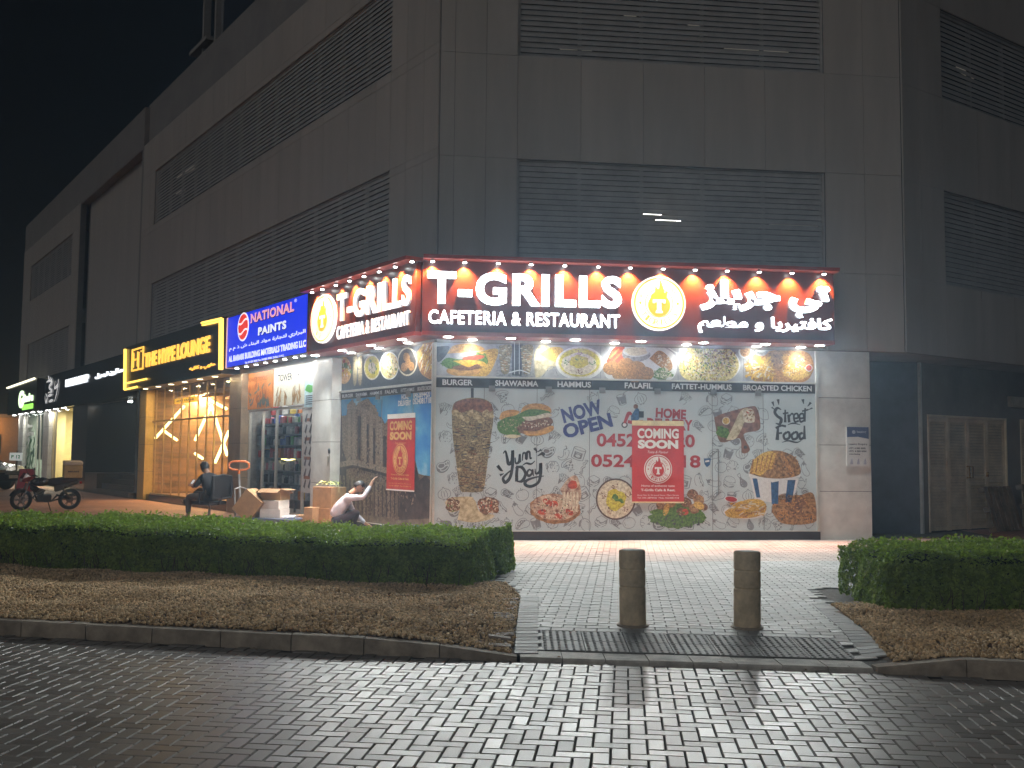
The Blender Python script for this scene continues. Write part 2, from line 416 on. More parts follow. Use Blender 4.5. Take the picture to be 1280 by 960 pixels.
m_pink = paver_mat('walk_paver_pink', (0.38, 0.30, 0.265), (0.52, 0.43, 0.385), 0.5, 0.2, stain=0.2)
m_bord = paver_mat('border_paver', (0.23, 0.23, 0.225), (0.37, 0.365, 0.355), 0.55, 0.2)
def free(x, y): return behind(x, y) and not in_left(x, y) and not in_right(x, y) and not in_border_l(x, y) and not in_border_r(x, y) and not tact(x, y) and outside_building(x, y)
def far(x, y): return (FI @ Vector((x, y, 0))).z < 3.6
cells = running(-4.5, 9.5, 7.6, 21.8, KA, (0.26, 8.86), free)
struct(pavers('sidewalk', [c for c in cells if not far(c[0], c[1])], G, m_walk, tilt=.004, gap=.004))
struct(pavers('sidewalk', [c for c in cells if far(c[0], c[1])], G, m_pink, tilt=.003, gap=.004))
bc = []
for k in range(27):
    y = 8.12+k*.1
    bc.append((lx(y, BL)+.105, y, R(3), .1, .05))
    if y > 7.95 and y < 10.5: bc.append((lx(y, BRr)-.105, y-.12, R(-7), .1, .05))
struct(pavers('sidewalk_border', bc, lambda x, y: G(x, y)+.004, m_bord))
# tactile warning tiles
m_tac = mat('tactile_tile', (0.27, 0.27, 0.262), 0.6, var=0.2, scale=8, island=0.15, bump=.15)
tb = MB(); nt_ = 7; tw = (2.72-.26)/nt_
for i in range(nt_):
    for j in range(2):
        x0 = .26+i*tw+.004; x1 = .26+(i+1)*tw-.004
        c0 = (x0+x1)/2; yb = float(yk(c0))+.285+j*.297; y0, y1 = yb+.004, yb+.293
        P = []
        for x, y in ((x0, y0), (x1, y0), (x1, y1), (x0, y1)): P.append((x, y+(x-c0)*math.tan(KA), float(G(x, y))))
        tb.add(P+[(p[0], p[1], p[2]-.03) for p in P], [(0, 1, 2, 3), (4, 5, 1, 0), (5, 6, 2, 1), (6, 7, 3, 2), (7, 4, 0, 3)])
        for a in range(6):
            for b in range(6):
                x = x0+(a+.5)*(x1-x0)/6; y = y0+(b+.5)*.289/6+(x-c0)*math.tan(KA); z = float(G(x, y))
                n = 8; r0, r1 = .0165, .011
                tb.add([(x+r0*math.cos(6.283*k/n), y+r0*math.sin(6.283*k/n), z-.002) for k in range(n)]+[(x+r1*math.cos(6.283*k/n), y+r1*math.sin(6.283*k/n), z+.006) for k in range(n)],
                       [(k, (k+1) % n, n+(k+1) % n, n+k) for k in range(n)]+[list(range(n, 2*n))])
struct(tb.build('tactile_paving', m_tac))
# sheet under the stones, and the plainer paving along the shops to the left
def brick_mat():
    m = bpy.data.materials.new('far_paving'); m.use_nodes = True; N, K = m.node_tree.nodes, m.node_tree.links; b = N['Principled BSDF']
    tc = N.new('ShaderNodeTexCoord'); mp = N.new('ShaderNodeMapping'); mp.inputs['Rotation'].default_value = (0, 0, R(-55)); K.new(tc.outputs['Object'], mp.inputs[0])
    br = N.new('ShaderNodeTexBrick'); br.inputs['Scale'].default_value = 1; br.inputs['Brick Width'].default_value = .2; br.inputs['Row Height'].default_value = .1; br.inputs['Mortar Size'].default_value = .004
    br.inputs['Color1'].default_value = (.36, .19, .14, 1); br.inputs['Color2'].default_value = (.26, .13, .10, 1); br.inputs['Mortar'].default_value = (.1, .08, .07, 1)
    K.new(mp.outputs[0], br.inputs[0]); n = N.new('ShaderNodeTexNoise'); n.inputs['Scale'].default_value = .8; K.new(tc.outputs['Object'], n.inputs[0])
    mx = N.new('ShaderNodeMix'); mx.data_type = 'RGBA'; mx.blend_type = 'OVERLAY'; mx.inputs['Factor'].default_value = .5; K.new(br.outputs['Color'], mx.inputs['A']); K.new(n.outputs['Fac'], mx.inputs['B'])
    K.new(mx.outputs['Result'], b.inputs['Base Color']); b.inputs['Roughness'].default_value = .6; return m
m_far = brick_mat()
mb = MB()
xs = np.concatenate([np.linspace(-45, -4.6, 24), np.linspace(-4.5, 9.5, 60), np.linspace(10, 45, 12)]); ds = [0.12, .3, .5, .7, .9, 1.1, 1.35, 30, 75]
for a, b in zip(xs[:-1], xs[1:]):
    for d0, d1 in zip(ds[:-1], ds[1:]):
        q = [(a, yk(a)+d0), (b, yk(b)+d0), (b, yk(b)+d1), (a, yk(a)+d1)]
        mb.add([(x, y, float(G(x, y))-.016) for x, y in q], [(0, 1, 2, 3)])
struct(mb.build('sidewalk_base', mat('walk_sand', (.15, .14, .125), .9, var=.3, scale=20)))
fp = MB(); fp.add([(-60, 27.2, .111), (-15.6, 16.0, .111), (-4.49, 12.9, .111), (-4.49, 22, .111), (-40, 70, .111), (-75, 70, .111)], [(0, 1, 2, 3, 4, 5)]); struct(fp.build('sidewalk', m_far))
fp = MB(); fp.add([(9.49, 7.6, .111), (45, 1.5, .111), (45, 40, .111), (9.49, 26, .111)], [(0, 1, 2, 3)]); struct(fp.build('sidewalk', m_far))

# ------------------------------------------------------------------ planting beds with gravel
m_soil = mat('bed_soil', (0.16, 0.11, 0.07), 0.95, var=0.4, scale=4, bump=.6, bscale=30)
m_peb = mat('gravel_stone', (0.78, 0.59, 0.36), 0.8, col2=(0.48, 0.32, 0.16), scale=3, island=0.45)
_ico = bmesh.new(); bmesh.ops.create_icosphere(_ico, subdivisions=1, radius=1); ICV = np.array([tuple(q.co) for q in _ico.verts]); ICF = np.array([[q.index for q in f.verts] for f in _ico.faces]); _ico.free()
def tri_mesh(name, V, F, material, smooth=False):
    me = bpy.data.meshes.new(name); me.vertices.add(len(V)); me.vertices.foreach_set('co', np.ascontiguousarray(V, dtype=np.float32).ravel())
    k = F.shape[1]
    me.loops.add(F.size); me.loops.foreach_set('vertex_index', F.ravel().astype(np.int32))
    me.polygons.add(len(F)); me.polygons.foreach_set('loop_start', np.arange(len(F), dtype=np.int32)*k)
    if not smooth: me.shade_flat()
    me.update(calc_edges=True); me.materials.append(material)
    o = bpy.data.objects.new(name, me); COL.objects.link(o); WM[o.name] = Matrix(); return o
def rotmats(n):
    q = rng.normal(size=(n, 4)); q /= np.linalg.norm(q, axis=1)[:, None]; w_, x, y, z = q.T
    return np.stack([1-2*(y*y+z*z), 2*(x*y-z*w_), 2*(x*z+y*w_), 2*(x*y+z*w_), 1-2*(x*x+z*z), 2*(y*z-x*w_), 2*(x*z-y*w_), 2*(y*z+x*w_), 1-2*(x*x+y*y)], 1).reshape(n, 3, 3)
def bump_z(x, y):
    b = .045+.018*np.sin(x*1.7+y*.6)+.012*np.sin(x*4.1-y*3.3)+.012*np.sin(y*5.2+x*2.2)
    e = np.minimum(y-yk(x)-.13, np.where(x < 1.5, .1-x, x-2.95))
    return b*np.clip(.12+e/.55, .12, 1)
def pebbles(name, pts):
    n = len(pts); s = rng.uniform(.010, .022, n)
    sc = np.stack([s, s*rng.uniform(.6, .95, n), s*rng.uniform(.45, .8, n)], 1)
    V = ICV[None]*(1+rng.normal(0, .12, (n, 12, 1)))*sc[:, None, :]
    V = np.einsum('nij,nkj->nki', rotmats(n), V)
    x, y = pts[:, 0], pts[:, 1]
    V += np.stack([x, y, G(x, y)-.004+bump_z(x, y)+rng.uniform(0, .012, n)], 1)[:, None, :]
    F = (ICF[None]+(np.arange(n)*12)[:, None, None]).reshape(-1, 3)
    return struct(tri_mesh(name, V.reshape(-1, 3), F, m_peb, True), 'stuff')
HEDGE_L = [(-0.42, 11.2), (-6.4, 12.68), (-16, 15.0)]     # front foot line
def hfy(x): return np.interp(x, [-16, -6.4, -.42], [15.0, 12.68, 11.2])
def bed(name, keep, x0, x1, y0, y1, n, step=.12):
    mb = MB(); idx = {}
    xs = np.arange(x0, x1, step); ys = np.arange(y0, y1, step)
    for x in xs:
        for y in ys:
            if keep(x+step/2, max(y+step/2, float(yk(x+step/2))+.131)) and y+step > float(yk(x))+.13:
                q = [(a, max(b, float(yk(a))+.128)) for a, b in ((x, y), (x+step, y), (x+step, y+step), (x, y+step))]
                mb.add([(a, b, float(G(a, b))-.012+float(bump_z(a, b))) for a, b in q], [(0, 1, 2, 3)])
    struct(mb.build('planting_bed', m_soil))
    P = rng.uniform((x0, y0), (x1, y1), (n, 2))
    P = np.array([p for p in P if keep(p[0], p[1])])
    pebbles(name, P)
kl = lambda x, y: in_left(x, y) and y > float(yk(x))+.13
kr = lambda x, y: in_right(x, y) and y > float(yk(x))+.13
bed('gravel', lambda x, y: kl(x, y) and y < hfy(x)+.5, -10.6, .12, 7.9, 14.0, 122000)
bed('gravel', lambda x, y: kr(x, y) and y < 10.3, 2.9, 7.2, 6.7, 10.4, 32000)
mb = MB(); mb.add([(-16, 11.95, .13), (-10.5, 10.6, .13), (-10.5, 15.3, .13), (-16, 16.7, .13)], [(0, 1, 2, 3)]); struct(mb.build('planting_bed', m_soil))
mb = MB(); mb.add([(7.2, 6.95, .10), (14, 5.6, .10), (14, 11.2, .10), (7.2, 11.4, .10)], [(0, 1, 2, 3)]); struct(mb.build('planting_bed', m_soil))
# loose bricks laid in the bed corner beside the border
lb = []
for k in range(22):
    y = 8.25+k*.105
    for q in range(random.choice((1, 1, 2, 2)) if y < 10.3 else 2):
        lb.append((lx(y, BL)-.11-q*.21+random.uniform(-.015, .015), y, R(4+random.uniform(-9, 9)), .098, .048))
m_old = paver_mat('old_paver', (0.26, 0.20, 0.16), (0.40, 0.33, 0.27), 0.7, 0.2)
struct(pavers('sidewalk_border', lb, lambda x, y: G(x, y)+.016, m_old, tilt=.05, jit=.006, drop=.03))
lr = [(lx(10.2-k*.13, BRr)+.1+random.uniform(0, .12), 10.25-k*.13, R(random.uniform(-40, 40)), .09, .05) for k in range(5)]
struct(pavers('sidewalk_border', lr, lambda x, y: G(x, y)+.025, m_old, tilt=.12, jit=.01, drop=.04))

# ------------------------------------------------------------------ hedges
m_leaf = mat('hedge_leaf', (0.30, 0.38, 0.075), 0.5, col2=(0.12, 0.19, 0.03), scale=5, island=0.6, spec=0.3)
_N, _K = m_leaf.node_tree.nodes, m_leaf.node_tree.links              # thin leaves let light through
_tr = _N.new('ShaderNodeBsdfTranslucent'); _tr.inputs[0].default_value = (.26, .42, .05, 1); _mx = _N.new('ShaderNodeMixShader'); _mx.inputs[0].default_value = .32
_K.new(_N['Principled BSDF'].outputs[0], _mx.inputs[1]); _K.new(_tr.outputs[0], _mx.inputs[2]); _K.new(_mx.outputs[0], _N['Material Output'].inputs[0])
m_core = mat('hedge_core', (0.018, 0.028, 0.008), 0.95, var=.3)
m_twig = mat('hedge_twig', (0.12, 0.08, 0.05), 0.9)
def hedge(label, a, b, width, H, n, seed, slope=0.0):
    """clipped hedge whose front foot runs from a to b, `width` deep, built of single leaves"""
    r = np.random.default_rng(seed)
    a = np.array(a, float); b = np.array(b, float); L = np.linalg.norm(b-a); ux = (b-a)/L; uy = np.array([-ux[1], ux[0]])
    z0 = float(G(a[0], a[1]))
    M = Matrix(((ux[0], uy[0], 0, a[0]), (ux[1], uy[1], 0, a[1]), (0, 0, 1, z0), (0, 0, 0, 1)))
    root = thing('hedge', label, 'hedge', M)
    def surf(x, y):                       # top height over the footprint: rounded shoulders, wavy clipping
        e = np.minimum(np.minimum(x, L-x), np.minimum(y, width-y)); e = np.clip(e, 0, .28)/.28
        h = (H-slope*x)*(.72+.28*np.sqrt(1-(1-e)**2))+.05*np.clip(y/width, 0, 1)
        return h+.016*np.sin(x*4.3+1.2*y)+.012*np.sin(x*9.1+2+y*6)+.02*np.sin(x*1.3)
    def push(x, z): return .024*np.sin(x*5.6+z*2)+.016*np.sin(x*11.3+1.0+z*5)+.008*np.sin(x*23+z*14)
    pts = []; nrm = []
    kinds = r.choice(4, n, p=[.48, .40, .06, .06])
    for k in range(4):
        q = int((kinds == k).sum())
        if k == 0:
            x = r.uniform(0, L, q); y = r.uniform(0, width, q); z = surf(x, y)-np.abs(r.normal(0, .022, q))
            keep = r.uniform(0, 1, q) < np.clip(1.15-.45*y/width, 0, 1); x, y, z = x[keep], y[keep], z[keep]; q = len(x)
            nn = np.stack([r.normal(0, .5, q), r.normal(-.15, .5, q), np.ones(q)], 1)
        elif k == 1:
            x = r.uniform(0, L, q); t = r.uniform(0.03, 1, q)**.85; y = -push(x, t)+np.abs(r.normal(0, .03, q)); hh = surf(x, np.full(q, .03)); z = t*hh
            y += .10*(1-np.sqrt(np.clip(1-(t-.35)**2*1.6, 0, 1)))
            nn = np.stack([r.normal(0, .55, q), -np.ones(q), r.normal(.25, .55, q)], 1)
        else:
            e0 = (k == 2); y = r.uniform(0, width, q); t = r.uniform(.03, 1, q); z = t*surf(np.full(q, .03), y)
            x = np.where(e0, -push(y+3, t)+np.abs(r.normal(0, .03, q)), L+push(y+3, t)-np.abs(r.normal(0, .03, q)))
            nn = np.stack([np.full(q, -1. if e0 else 1.), r.normal(0, .55, q), r.normal(.25, .55, q)], 1)
        pts.append(np.stack([x, y, z], 1)); nrm.append(nn)
    # shoots standing out of the clipped top
    q = n//16; x = r.uniform(0, L, q); y = r.uniform(0, width, q); pts.append(np.stack([x, y, surf(x, y)+r.uniform(0, .065, q)*r.uniform(0, 1, q)], 1)); nrm.append(np.stack([r.normal(0, 1, q), r.normal(0, 1, q), r.normal(.5, .5, q)], 1))
    P = np.concatenate(pts); Nn = np.concatenate(nrm); Nn /= np.linalg.norm(Nn, axis=1)[:, None]; n = len(P)
    rd = r.normal(size=(n, 3)); t1 = rd-Nn*np.sum(rd*Nn, 1)[:, None]; t1 /= np.linalg.norm(t1, axis=1)[:, None]; t2 = np.cross(Nn, t1)
    s = r.uniform(.014, .030, n)[:, None]; wv = s*r.uniform(.45, .7, n)[:, None]
    V = np.stack([P-t1*s, P+t2*wv+Nn*s*.22, P+t1*s, P-t2*wv+Nn*s*.22], 1).reshape(-1, 3)
    F = np.arange(n*4).reshape(n, 4); F = np.concatenate([F[:, [0, 1, 2]], F[:, [0, 2, 3]]])
    o = tri_mesh('foliage', V, F, m_leaf); o.parent = root; WM[o.name] = M.copy()
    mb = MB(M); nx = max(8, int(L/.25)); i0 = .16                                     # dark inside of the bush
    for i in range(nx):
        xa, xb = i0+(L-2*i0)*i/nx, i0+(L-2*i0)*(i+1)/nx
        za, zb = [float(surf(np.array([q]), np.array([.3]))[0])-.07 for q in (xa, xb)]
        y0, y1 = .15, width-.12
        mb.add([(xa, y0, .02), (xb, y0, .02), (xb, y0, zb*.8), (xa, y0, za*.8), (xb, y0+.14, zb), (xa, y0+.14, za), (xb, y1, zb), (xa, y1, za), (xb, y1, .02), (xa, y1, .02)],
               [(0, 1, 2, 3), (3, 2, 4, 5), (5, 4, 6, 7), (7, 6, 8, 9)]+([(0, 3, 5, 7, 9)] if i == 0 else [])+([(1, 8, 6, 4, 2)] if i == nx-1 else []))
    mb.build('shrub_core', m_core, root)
    mb = MB(M)
    for i in range(int(L*22)):
        x = random.uniform(.05, L-.05); y = random.uniform(-.01, .05); p = [(x, y, 0)]
        for k in range(3): p.append((p[-1][0]+random.uniform(-.05, .05), p[-1][1]+random.uniform(-.035, .01), p[-1][2]+random.uniform(.06, .1)))
        mb.tube(p, [.005, .004, .003, .002], 4)
    mb.build('stems', m_twig, root)
    return root
hedge('long clipped green hedge in the gravel bed left of the crossing', (-15.6, 14.9), (-0.42, 11.18), 1.95, .65, 150000, 3, .0098)
hedge('short clipped green hedge in the gravel bed right of the crossing', (3.56, 9.62), (11.5, 9.30), 1.5, .56, 70000, 4)

# dry leaves blown about the beds, the kerb and the gutter
P = np.concatenate([np.array([(x, float(hfy(x))-rng.uniform(-.1, 2.6)) for x in rng.uniform(-7, -.2, 170)]), np.array([(x, float(yk(x))+rng.uniform(-.22, .2)) for x in rng.uniform(-7, 7, 60)]), np.stack([rng.uniform(3, 6.5, 60), rng.uniform(7.4, 9.8, 60)], 1)])
lv = MB()
for x, y in P:
    k = y > float(yk(x))+.13 and (in_left(x, y) or in_right(x, y)); z = float(G(x, y))+(float(bump_z(x, y))+.016 if k else .004) if y > float(yk(x)) else .006
    a = random.uniform(0, 6.28); q = random.uniform(.012, .03); c_, s_ = math.cos(a), math.sin(a); t = random.uniform(-.008, .012)
    lv.add([(x-c_*q, y-s_*q, z), (x+s_*q*.45, y-c_*q*.45, z+.006), (x+c_*q, y+s_*q, z+t), (x-s_*q*.45, y+c_*q*.45, z+.004)], [(0, 1, 2, 3)])
struct(lv.build('leaf_litter', mat('dry_leaf', (.30, .19, .08), .8, col2=(.14, .08, .035), scale=3, island=.4)), 'stuff')

# ------------------------------------------------------------------ bollards
m_bol = mat('bollard_concrete', (0.74, 0.60, 0.40), 0.8, var=.2, scale=7, bump=.2, bscale=90, coords='Object')
def bollard(x, y, label, lean=(0, 0)):
    z = float(G(x, y)); BM = T(x, y, z) @ Matrix.Rotation(R(lean[0]), 4, 'X') @ Matrix.Rotation(R(lean[1]), 4, 'Y'); root = thing('bollard', label, 'bollard', BM, 'stone bollards at the crossing')
    r = .117; mb = MB(BM)
    mb.lathe([(r, -.03), (r, .33), (r-.008, .338), (r-.008, .345), (r, .353), (r, .485), (r-.008, .493), (r-.008, .5), (r, .508), (r, .648), (r-.01, .66)], 32)
    o = mb.build('post', m_bol, root, True)
    mb = MB(BM); mb.lathe([(r-.014, .655), (r-.02, .664), (r-.05, .667)], 32); mb.build('cap', m_kerbp, root, True)
    mb = MB(T(x, y, z)); mb.lathe([(r+.03, -.02), (r+.025, .006), (r+.002, .012)], 24); mb.build('footing', m_kerb, root)
b1 = gnd(791, 784, .095); b2 = gnd(934, 787, .095)
bollard(b1.x, b1.y, 'round concrete bollard at the crossing, nearer the long hedge', (.4, -.7)); bollard(b2.x, b2.y, 'round concrete bollard at the crossing, nearer the short hedge', (-.5, .5))
# ================================================================== the corner building
m_clad = mat('wall_cladding', (0.41, 0.375, 0.335), 0.5, var=.07, scale=1.1, bump=.05, bscale=200, island=.035, stretch=(1.6, 1.6, .22))
m_clad2 = mat('fascia_cladding', (0.25, 0.235, 0.22), 0.6, var=.1, scale=1.2)
m_gap = mat('joint_dark', (0.12, 0.115, 0.11), 0.9)
m_blade = mat('louvre_blade', (0.38, 0.36, 0.34), 0.5, metal=.0, var=.1, scale=3)
m_dark = mat('dark_inside', (0.02, 0.02, 0.021), 0.9)
m_pil = mat('pillar_stone', (0.62, 0.615, 0.58), 0.5, var=.1, scale=3, bump=.05, bscale=150)
m_pil2 = mat('pillar_panel_brown', (0.30, 0.22, 0.14), 0.4, var=.15, scale=3)
m_granite = mat('dark_granite', (0.035, 0.028, 0.026), 0.18, var=.4, scale=60)
m_navy = mat('navy_wall', (0.13, 0.14, 0.175), 0.7, var=.15, scale=2)
m_greyw = mat('grey_render', (0.24, 0.215, 0.19), 0.8, var=.12, scale=1.5, bump=.1, bscale=80)
m_tube = glow('tube_lamp', (1.0, 0.97, 0.9), 14.0)
m_dim = glow('dim_tube_lamp', (1.0, 0.9, 0.75), 0.13)

bld = thing('corner_building', 'large grey clad corner building with louvred car park floors above shops', 'building', T(CORNER[0], CORNER[1], 0.0))
ZB, ZT, ZP = 3.6, 12.05, 13.55
def cladding(mb, x0, x1, xj, zj, holes, th=.03, z0=0.0, gap=.007):
    """thin cladding tiles between the joint lines, leaving out the openings"""
    xs = sorted(set([x0, x1]+[x for x in xj if x0 < x < x1]+[h[i] for h in holes for i in (0, 1)]))
    zs = sorted(set(list(zj)+[h[i] for h in holes for i in (2, 3)]))
    for a, b in zip(xs[:-1], xs[1:]):
        for c, d in zip(zs[:-1], zs[1:]):
            mx_, mz = (a+b)/2, (c+d)/2
            if any(h[0] < mx_ < h[1] and h[2] < mz < h[3] for h in holes): continue
            mb.box(a+gap/2, b-gap/2, c+gap/2, d-gap/2, z0-th, z0)
def backing(mb, x0, x1, z0, z1, holes, d0=-.25, d1=-.032):
    xs = sorted(set([x0, x1]+[h[i] for h in holes for i in (0, 1)])); zs = sorted(set([z0, z1]+[h[i] for h in holes for i in (2, 3)]))
    for a, b in zip(xs[:-1], xs[1:]):
        for c, d in zip(zs[:-1], zs[1:]):
            if any(h[0] < (a+b)/2 < h[1] and h[2] < (c+d)/2 < h[3] for h in holes): continue
            mb.box(a, b, c, d, d0, d1)
def louvre(M, x0, x1, z0, z1, mull, pitch=.1, set_=-.06):
    mb = MB(M); n = int((z1-z0)/pitch); p = (z1-z0)/n
    for i in range(n):
        z = z0+(i+.5)*p
        a, b = set_-.03, set_+.0
        mb.add([(x0, z+.034, a), (x1, z+.034, a), (x1, z-.058, b), (x0, z-.058, b), (x0, z+.044, a), (x1, z+.044, a), (x1, z-.046, b), (x0, z-.046, b)],
               [(0, 1, 2, 3), (4, 7, 6, 5), (3, 2, 6, 7), (0, 4, 5, 1), (0, 3, 7, 4), (1, 5, 6, 2)])
    o = mb.build('louvre', m_blade, bld)
    mb = MB(M)
    for x in mull: mb.box(x-.03, x+.03, z0+.001, z1-.001, set_-.14, set_-.062)
    mb.box(x0+.002, x0+.05, z0, z1, set_-.12, set_+.012); mb.box(x1-.05, x1-.002, z0, z1, set_-.12, set_+.012)
    mb.box(x0+.05, x1-.05, z0+.001, z0+.012, -.2, set_+.008); mb.box(x0+.05, x1-.05, z1-.02, z1-.001, -.2, set_+.008)
    f = mb.build('louvre_frame', m_blade, o)
    return o
# front
hF = [(1.42, 7.25, 5.05, 6.95), (1.42, 7.25, 8.86, 11.0)]
zj = [ZB, 5.05, 6.95, 8.86, 11.0, ZT]
jF = [.28, .85, 1.42]+[1.42+1.166*k for k in range(1, 6)]+[8.02]
mb = MB(MF); cladding(mb, .02, 8.76, jF, zj, hF)
jL = [-(1.2+1.25*k) for k in range(0, 34)]
hL = [(-18.15, -1.84, 5.05, 7.1), (-18.15, -1.84, 9.05, 10.85)]
mb.M = ML; cladding(mb, -19.6, -.02, [-.55]+jL, zj, hL)
hR = [(1.36, 9.0, 5.02, 6.9), (1.36, 9.0, 8.76, 10.6)]
mb.M = MR; cladding(mb, .02, 26, [.55]+[1.36+1.25*k for k in range(1, 20)], [ZB, 5.02, 6.9, 8.76, 10.6, ZT], hR)
hL3 = [(-40.3, -30.6, 5.0, 7.0), (-40.3, -30.6, 9.2, 11.0)]
mb.M = ML; cladding(mb, -42.4, -29.3, [-42.4+1.3*k for k in range(11)], [4.6, 7.0, 9.2, 11.0, ZT], hL3)
cladding(mb, -28.9, -20.2, [-28.9+8.7*k for k in range(2)], [4.6, ZT], [], z0=-.35)
mb.build('wall_cladding', m_clad, bld)
mb = MB(MF); backing(mb, 0, 8.787, ZB+.02, ZT, hF); mb.M = ML; backing(mb, -19.62, 0, ZB+.02, ZT, hL); mb.M = MR; backing(mb, 0, 26, ZB+.02, ZT, hR)
mb.M = ML; backing(mb, -42.42, -29.28, 4.6, ZT, hL3); mb.box(-29.28, -19.62, 4.6, ZT, -.6, -.385)
mb.box(-42.42, -42.40, 0.1, ZP, -14, -.25)
mb.build('wall', m_gap, bld)
# parapet, set back a little
mb = MB(MF); mb.box(0, 8.9, ZT+.03, ZP, -.5, -.16); mb.M = ML; mb.box(-19.75, -.1, ZT+.031, ZP-.002, -.5, -.161); mb.box(-42.4, -19.8, ZT+.012, ZP-.1, -.5, -.02); mb.M = MR; mb.box(0, 26, ZT+.029, ZP-.001, -.5, -.159)
mb.build('parapet', m_clad2, bld)
mb = MB(ML); mb.box(-19.8, -19.63, 4.6, ZP-.12, -.3, .0); mb.build('downpipe', m_clad2, bld)
# louvres with a dark car park behind
for M, hs, mull in ((MF, hF, [1.42+1.166*k for k in range(1, 5)]), (ML, hL, [-(1.84+1.25*k) for k in range(1, 13)]), (MR, hR, [1.36+1.25*k for k in range(1, 7)]), (ML, hL3, [-(30.6+1.4*k) for k in range(1, 7)])):
    for h in hs: louvre(M, *h, mull, pitch=.098)
mb = MB(MF)
for M, hs in ((MF, hF), (ML, hL), (MR, hR), (ML, hL3)):
    mb.M = M
    for x0, x1, z0, z1 in hs:
        a, b, c, d, q = x0-.2, x1+.2, z0-.25, z1+.12, -2.4
        mb.quad((a, c, q), (b, c, q), (b, d, q), (a, d, q)); mb.quad((a, c, -.26), (b, c, -.26), (b, c, q), (a, c, q)); mb.quad((a, d, q), (b, d, q), (b, d, -.26), (a, d, -.26))
        mb.quad((a, c, -.26), (a, c, q), (a, d, q), (a, d, -.26)); mb.quad((b, c, q), (b, c, -.26), (b, d, -.26), (b, d, q))
mb.build('car_park_interior', m_dark, bld)
mb = MB(MF)
def ceil_tube(M, px0, py0, px1, py1, P_, off=-1.2, r=.03):
    a = P_(px0, py0, off); b = P_(px1, py1, off); mb.M = M; mb.cyl((a[0], a[1], off), (b[0], b[1], off), r, n=8)
ceil_tube(MF, 800, 269, 826, 271, PF, -.6, .05); ceil_tube(MF, 820, 276, 850, 278, PF, -.6, .05)
mb.build('car_park_lamp', m_tube, bld)
mb = MB(MF)
ceil_tube(MF, 962, 279, 1022, 283, PF, -.8, .03); ceil_tube(MF, 700, 60, 740, 62, PF, -.8, .03); ceil_tube(MF, 905, 62, 985, 66, PF, -.8, .03)
ceil_tube(MF, 860, 30, 875, 31, PF, -.8, .03); ceil_tube(MF, 935, 40, 950, 41, PF, -.8, .03); ceil_tube(MF, 780, 20, 795, 21, PF, -.8, .03)
ceil_tube(ML, 222, 222, 244, 208, PL, -.8, .05); ceil_tube(ML, 300, 250, 312, 240, PL, -.8, .03)
ceil_tube(ML, 215, 246, 230, 238, PL, -.8, .05); ceil_tube(MR, 1196, 85, 1216, 97, PR, -.8, .05)
mb.build('car_park_lamp', m_dim, bld)
# roof and floor slab over the shops
P0 = ML @ Vector((-42.4, 0, -.02)); P1 = ML @ Vector((0, 0, -.02)); P2 = MF @ Vector((8.787, 0, -.02)); P3 = MR @ Vector((26, 0, -.02)); P4 = (20, 70); P5 = (-10, 75)
mb = MB(); ring_ = [(P0.x, P0.y), (P1.x, P1.y), (P2.x, P2.y), (P3.x, P3.y), P4, P5]
mb.prism(ring_, ZB-.02, ZB+.015); mb.prism(ring_, ZT-.05, ZT+.005); mb.build('slab', m_greyw, bld)
mb = MB(MR); mb.box(25.8, 26, .1, ZP, -20, -.26); mb.build('side_wall', m_clad2, bld)

# pillars of the ground floor
def pillar(M, x0, x1, d0, d1, joints=(1.0, 1.85, 2.72), z1=3.585, m=None, side=None):
    mb = MB(M); zs = [.1]+list(joints)+[z1]
    for a, b in zip(zs[:-1], zs[1:]): mb.box(x0, x1, a+.005, b-.005, d0, d1)
    o = mb.build('pillar', m or m_pil, bld)
    mb = MB(M); mb.box(x0+.015, x1-.015, .1, z1-.004, d0+.015, d1-.015); mb.build('pillar_joint', m_gap, o)
    return o
pillar(MF, 7.055, 8.06, -.9, -.002)
PO = .2
def lx_(px, py, off=PO): return PL(px, py, off)[0]
pA = (lx_(389, 560), lx_(413, 560)); pillar(ML, pA[0], pA[1], -.3, PO, m=m_pil)
pB = (lx_(285, 560), lx_(300, 560)); pillar(ML, pB[0], pB[1], -.3, PO, m=m_pil2)
pC = (lx_(173, 560), lx_(181, 560)); 
m_warmp = mat('yellow_lit_pillar', (0.5, 0.36, 0.12), 0.4, var=.1); pillar(ML, pC[0], pC[1], -.3, PO, m=m_warmp)  # yellow lamp light on this pillar is put into its base colour
pD = (lx_(53, 560, .1), lx_(60, 560, .1)); pillar(ML, pD[0], pD[1], -.3, .1, m=m_pil)
pE = (lx_(22, 560, .1), lx_(28, 560, .1)); pillar(ML, pE[0], pE[1], -.3, .1, m=m_pil)
# dark granite portal between the lounge and the far shop
xg0, xg1 = lx_(90, 540), lx_(172, 560)
mb = MB(ML)
ga, gb = xg0+2.6, xg1-.3
mb.box(xg0-6.0, xg1+.0, 3.45, 4.95, -.2, .26)        # dark fascia that carries the white letters
mb.box(xg0, ga, .1, 3.44, -.3, .2); mb.box(gb, xg1-.005, .1, 3.44, -.3, .2)
mb.build('granite_portal', m_granite, bld)
mb = MB(ML)
mb.quad((ga, .1, -3.2), (gb, .1, -3.2), (gb, 3.44, -3.2), (ga, 3.44, -3.2)); mb.quad((ga, .1, -.3), (ga, .1, -3.2), (ga, 3.44, -3.2), (ga, 3.44, -.3)); mb.quad((gb, .1, -3.2), (gb, .1, -.3), (gb, 3.44, -.3), (gb, 3.44, -3.2))
mb.quad((ga, 3.44, -3.2), (gb, 3.44, -3.2), (gb, 3.44, -.3), (ga, 3.44, -.3))
mb.build('porch', m_granite, bld)
mb = MB(ML)
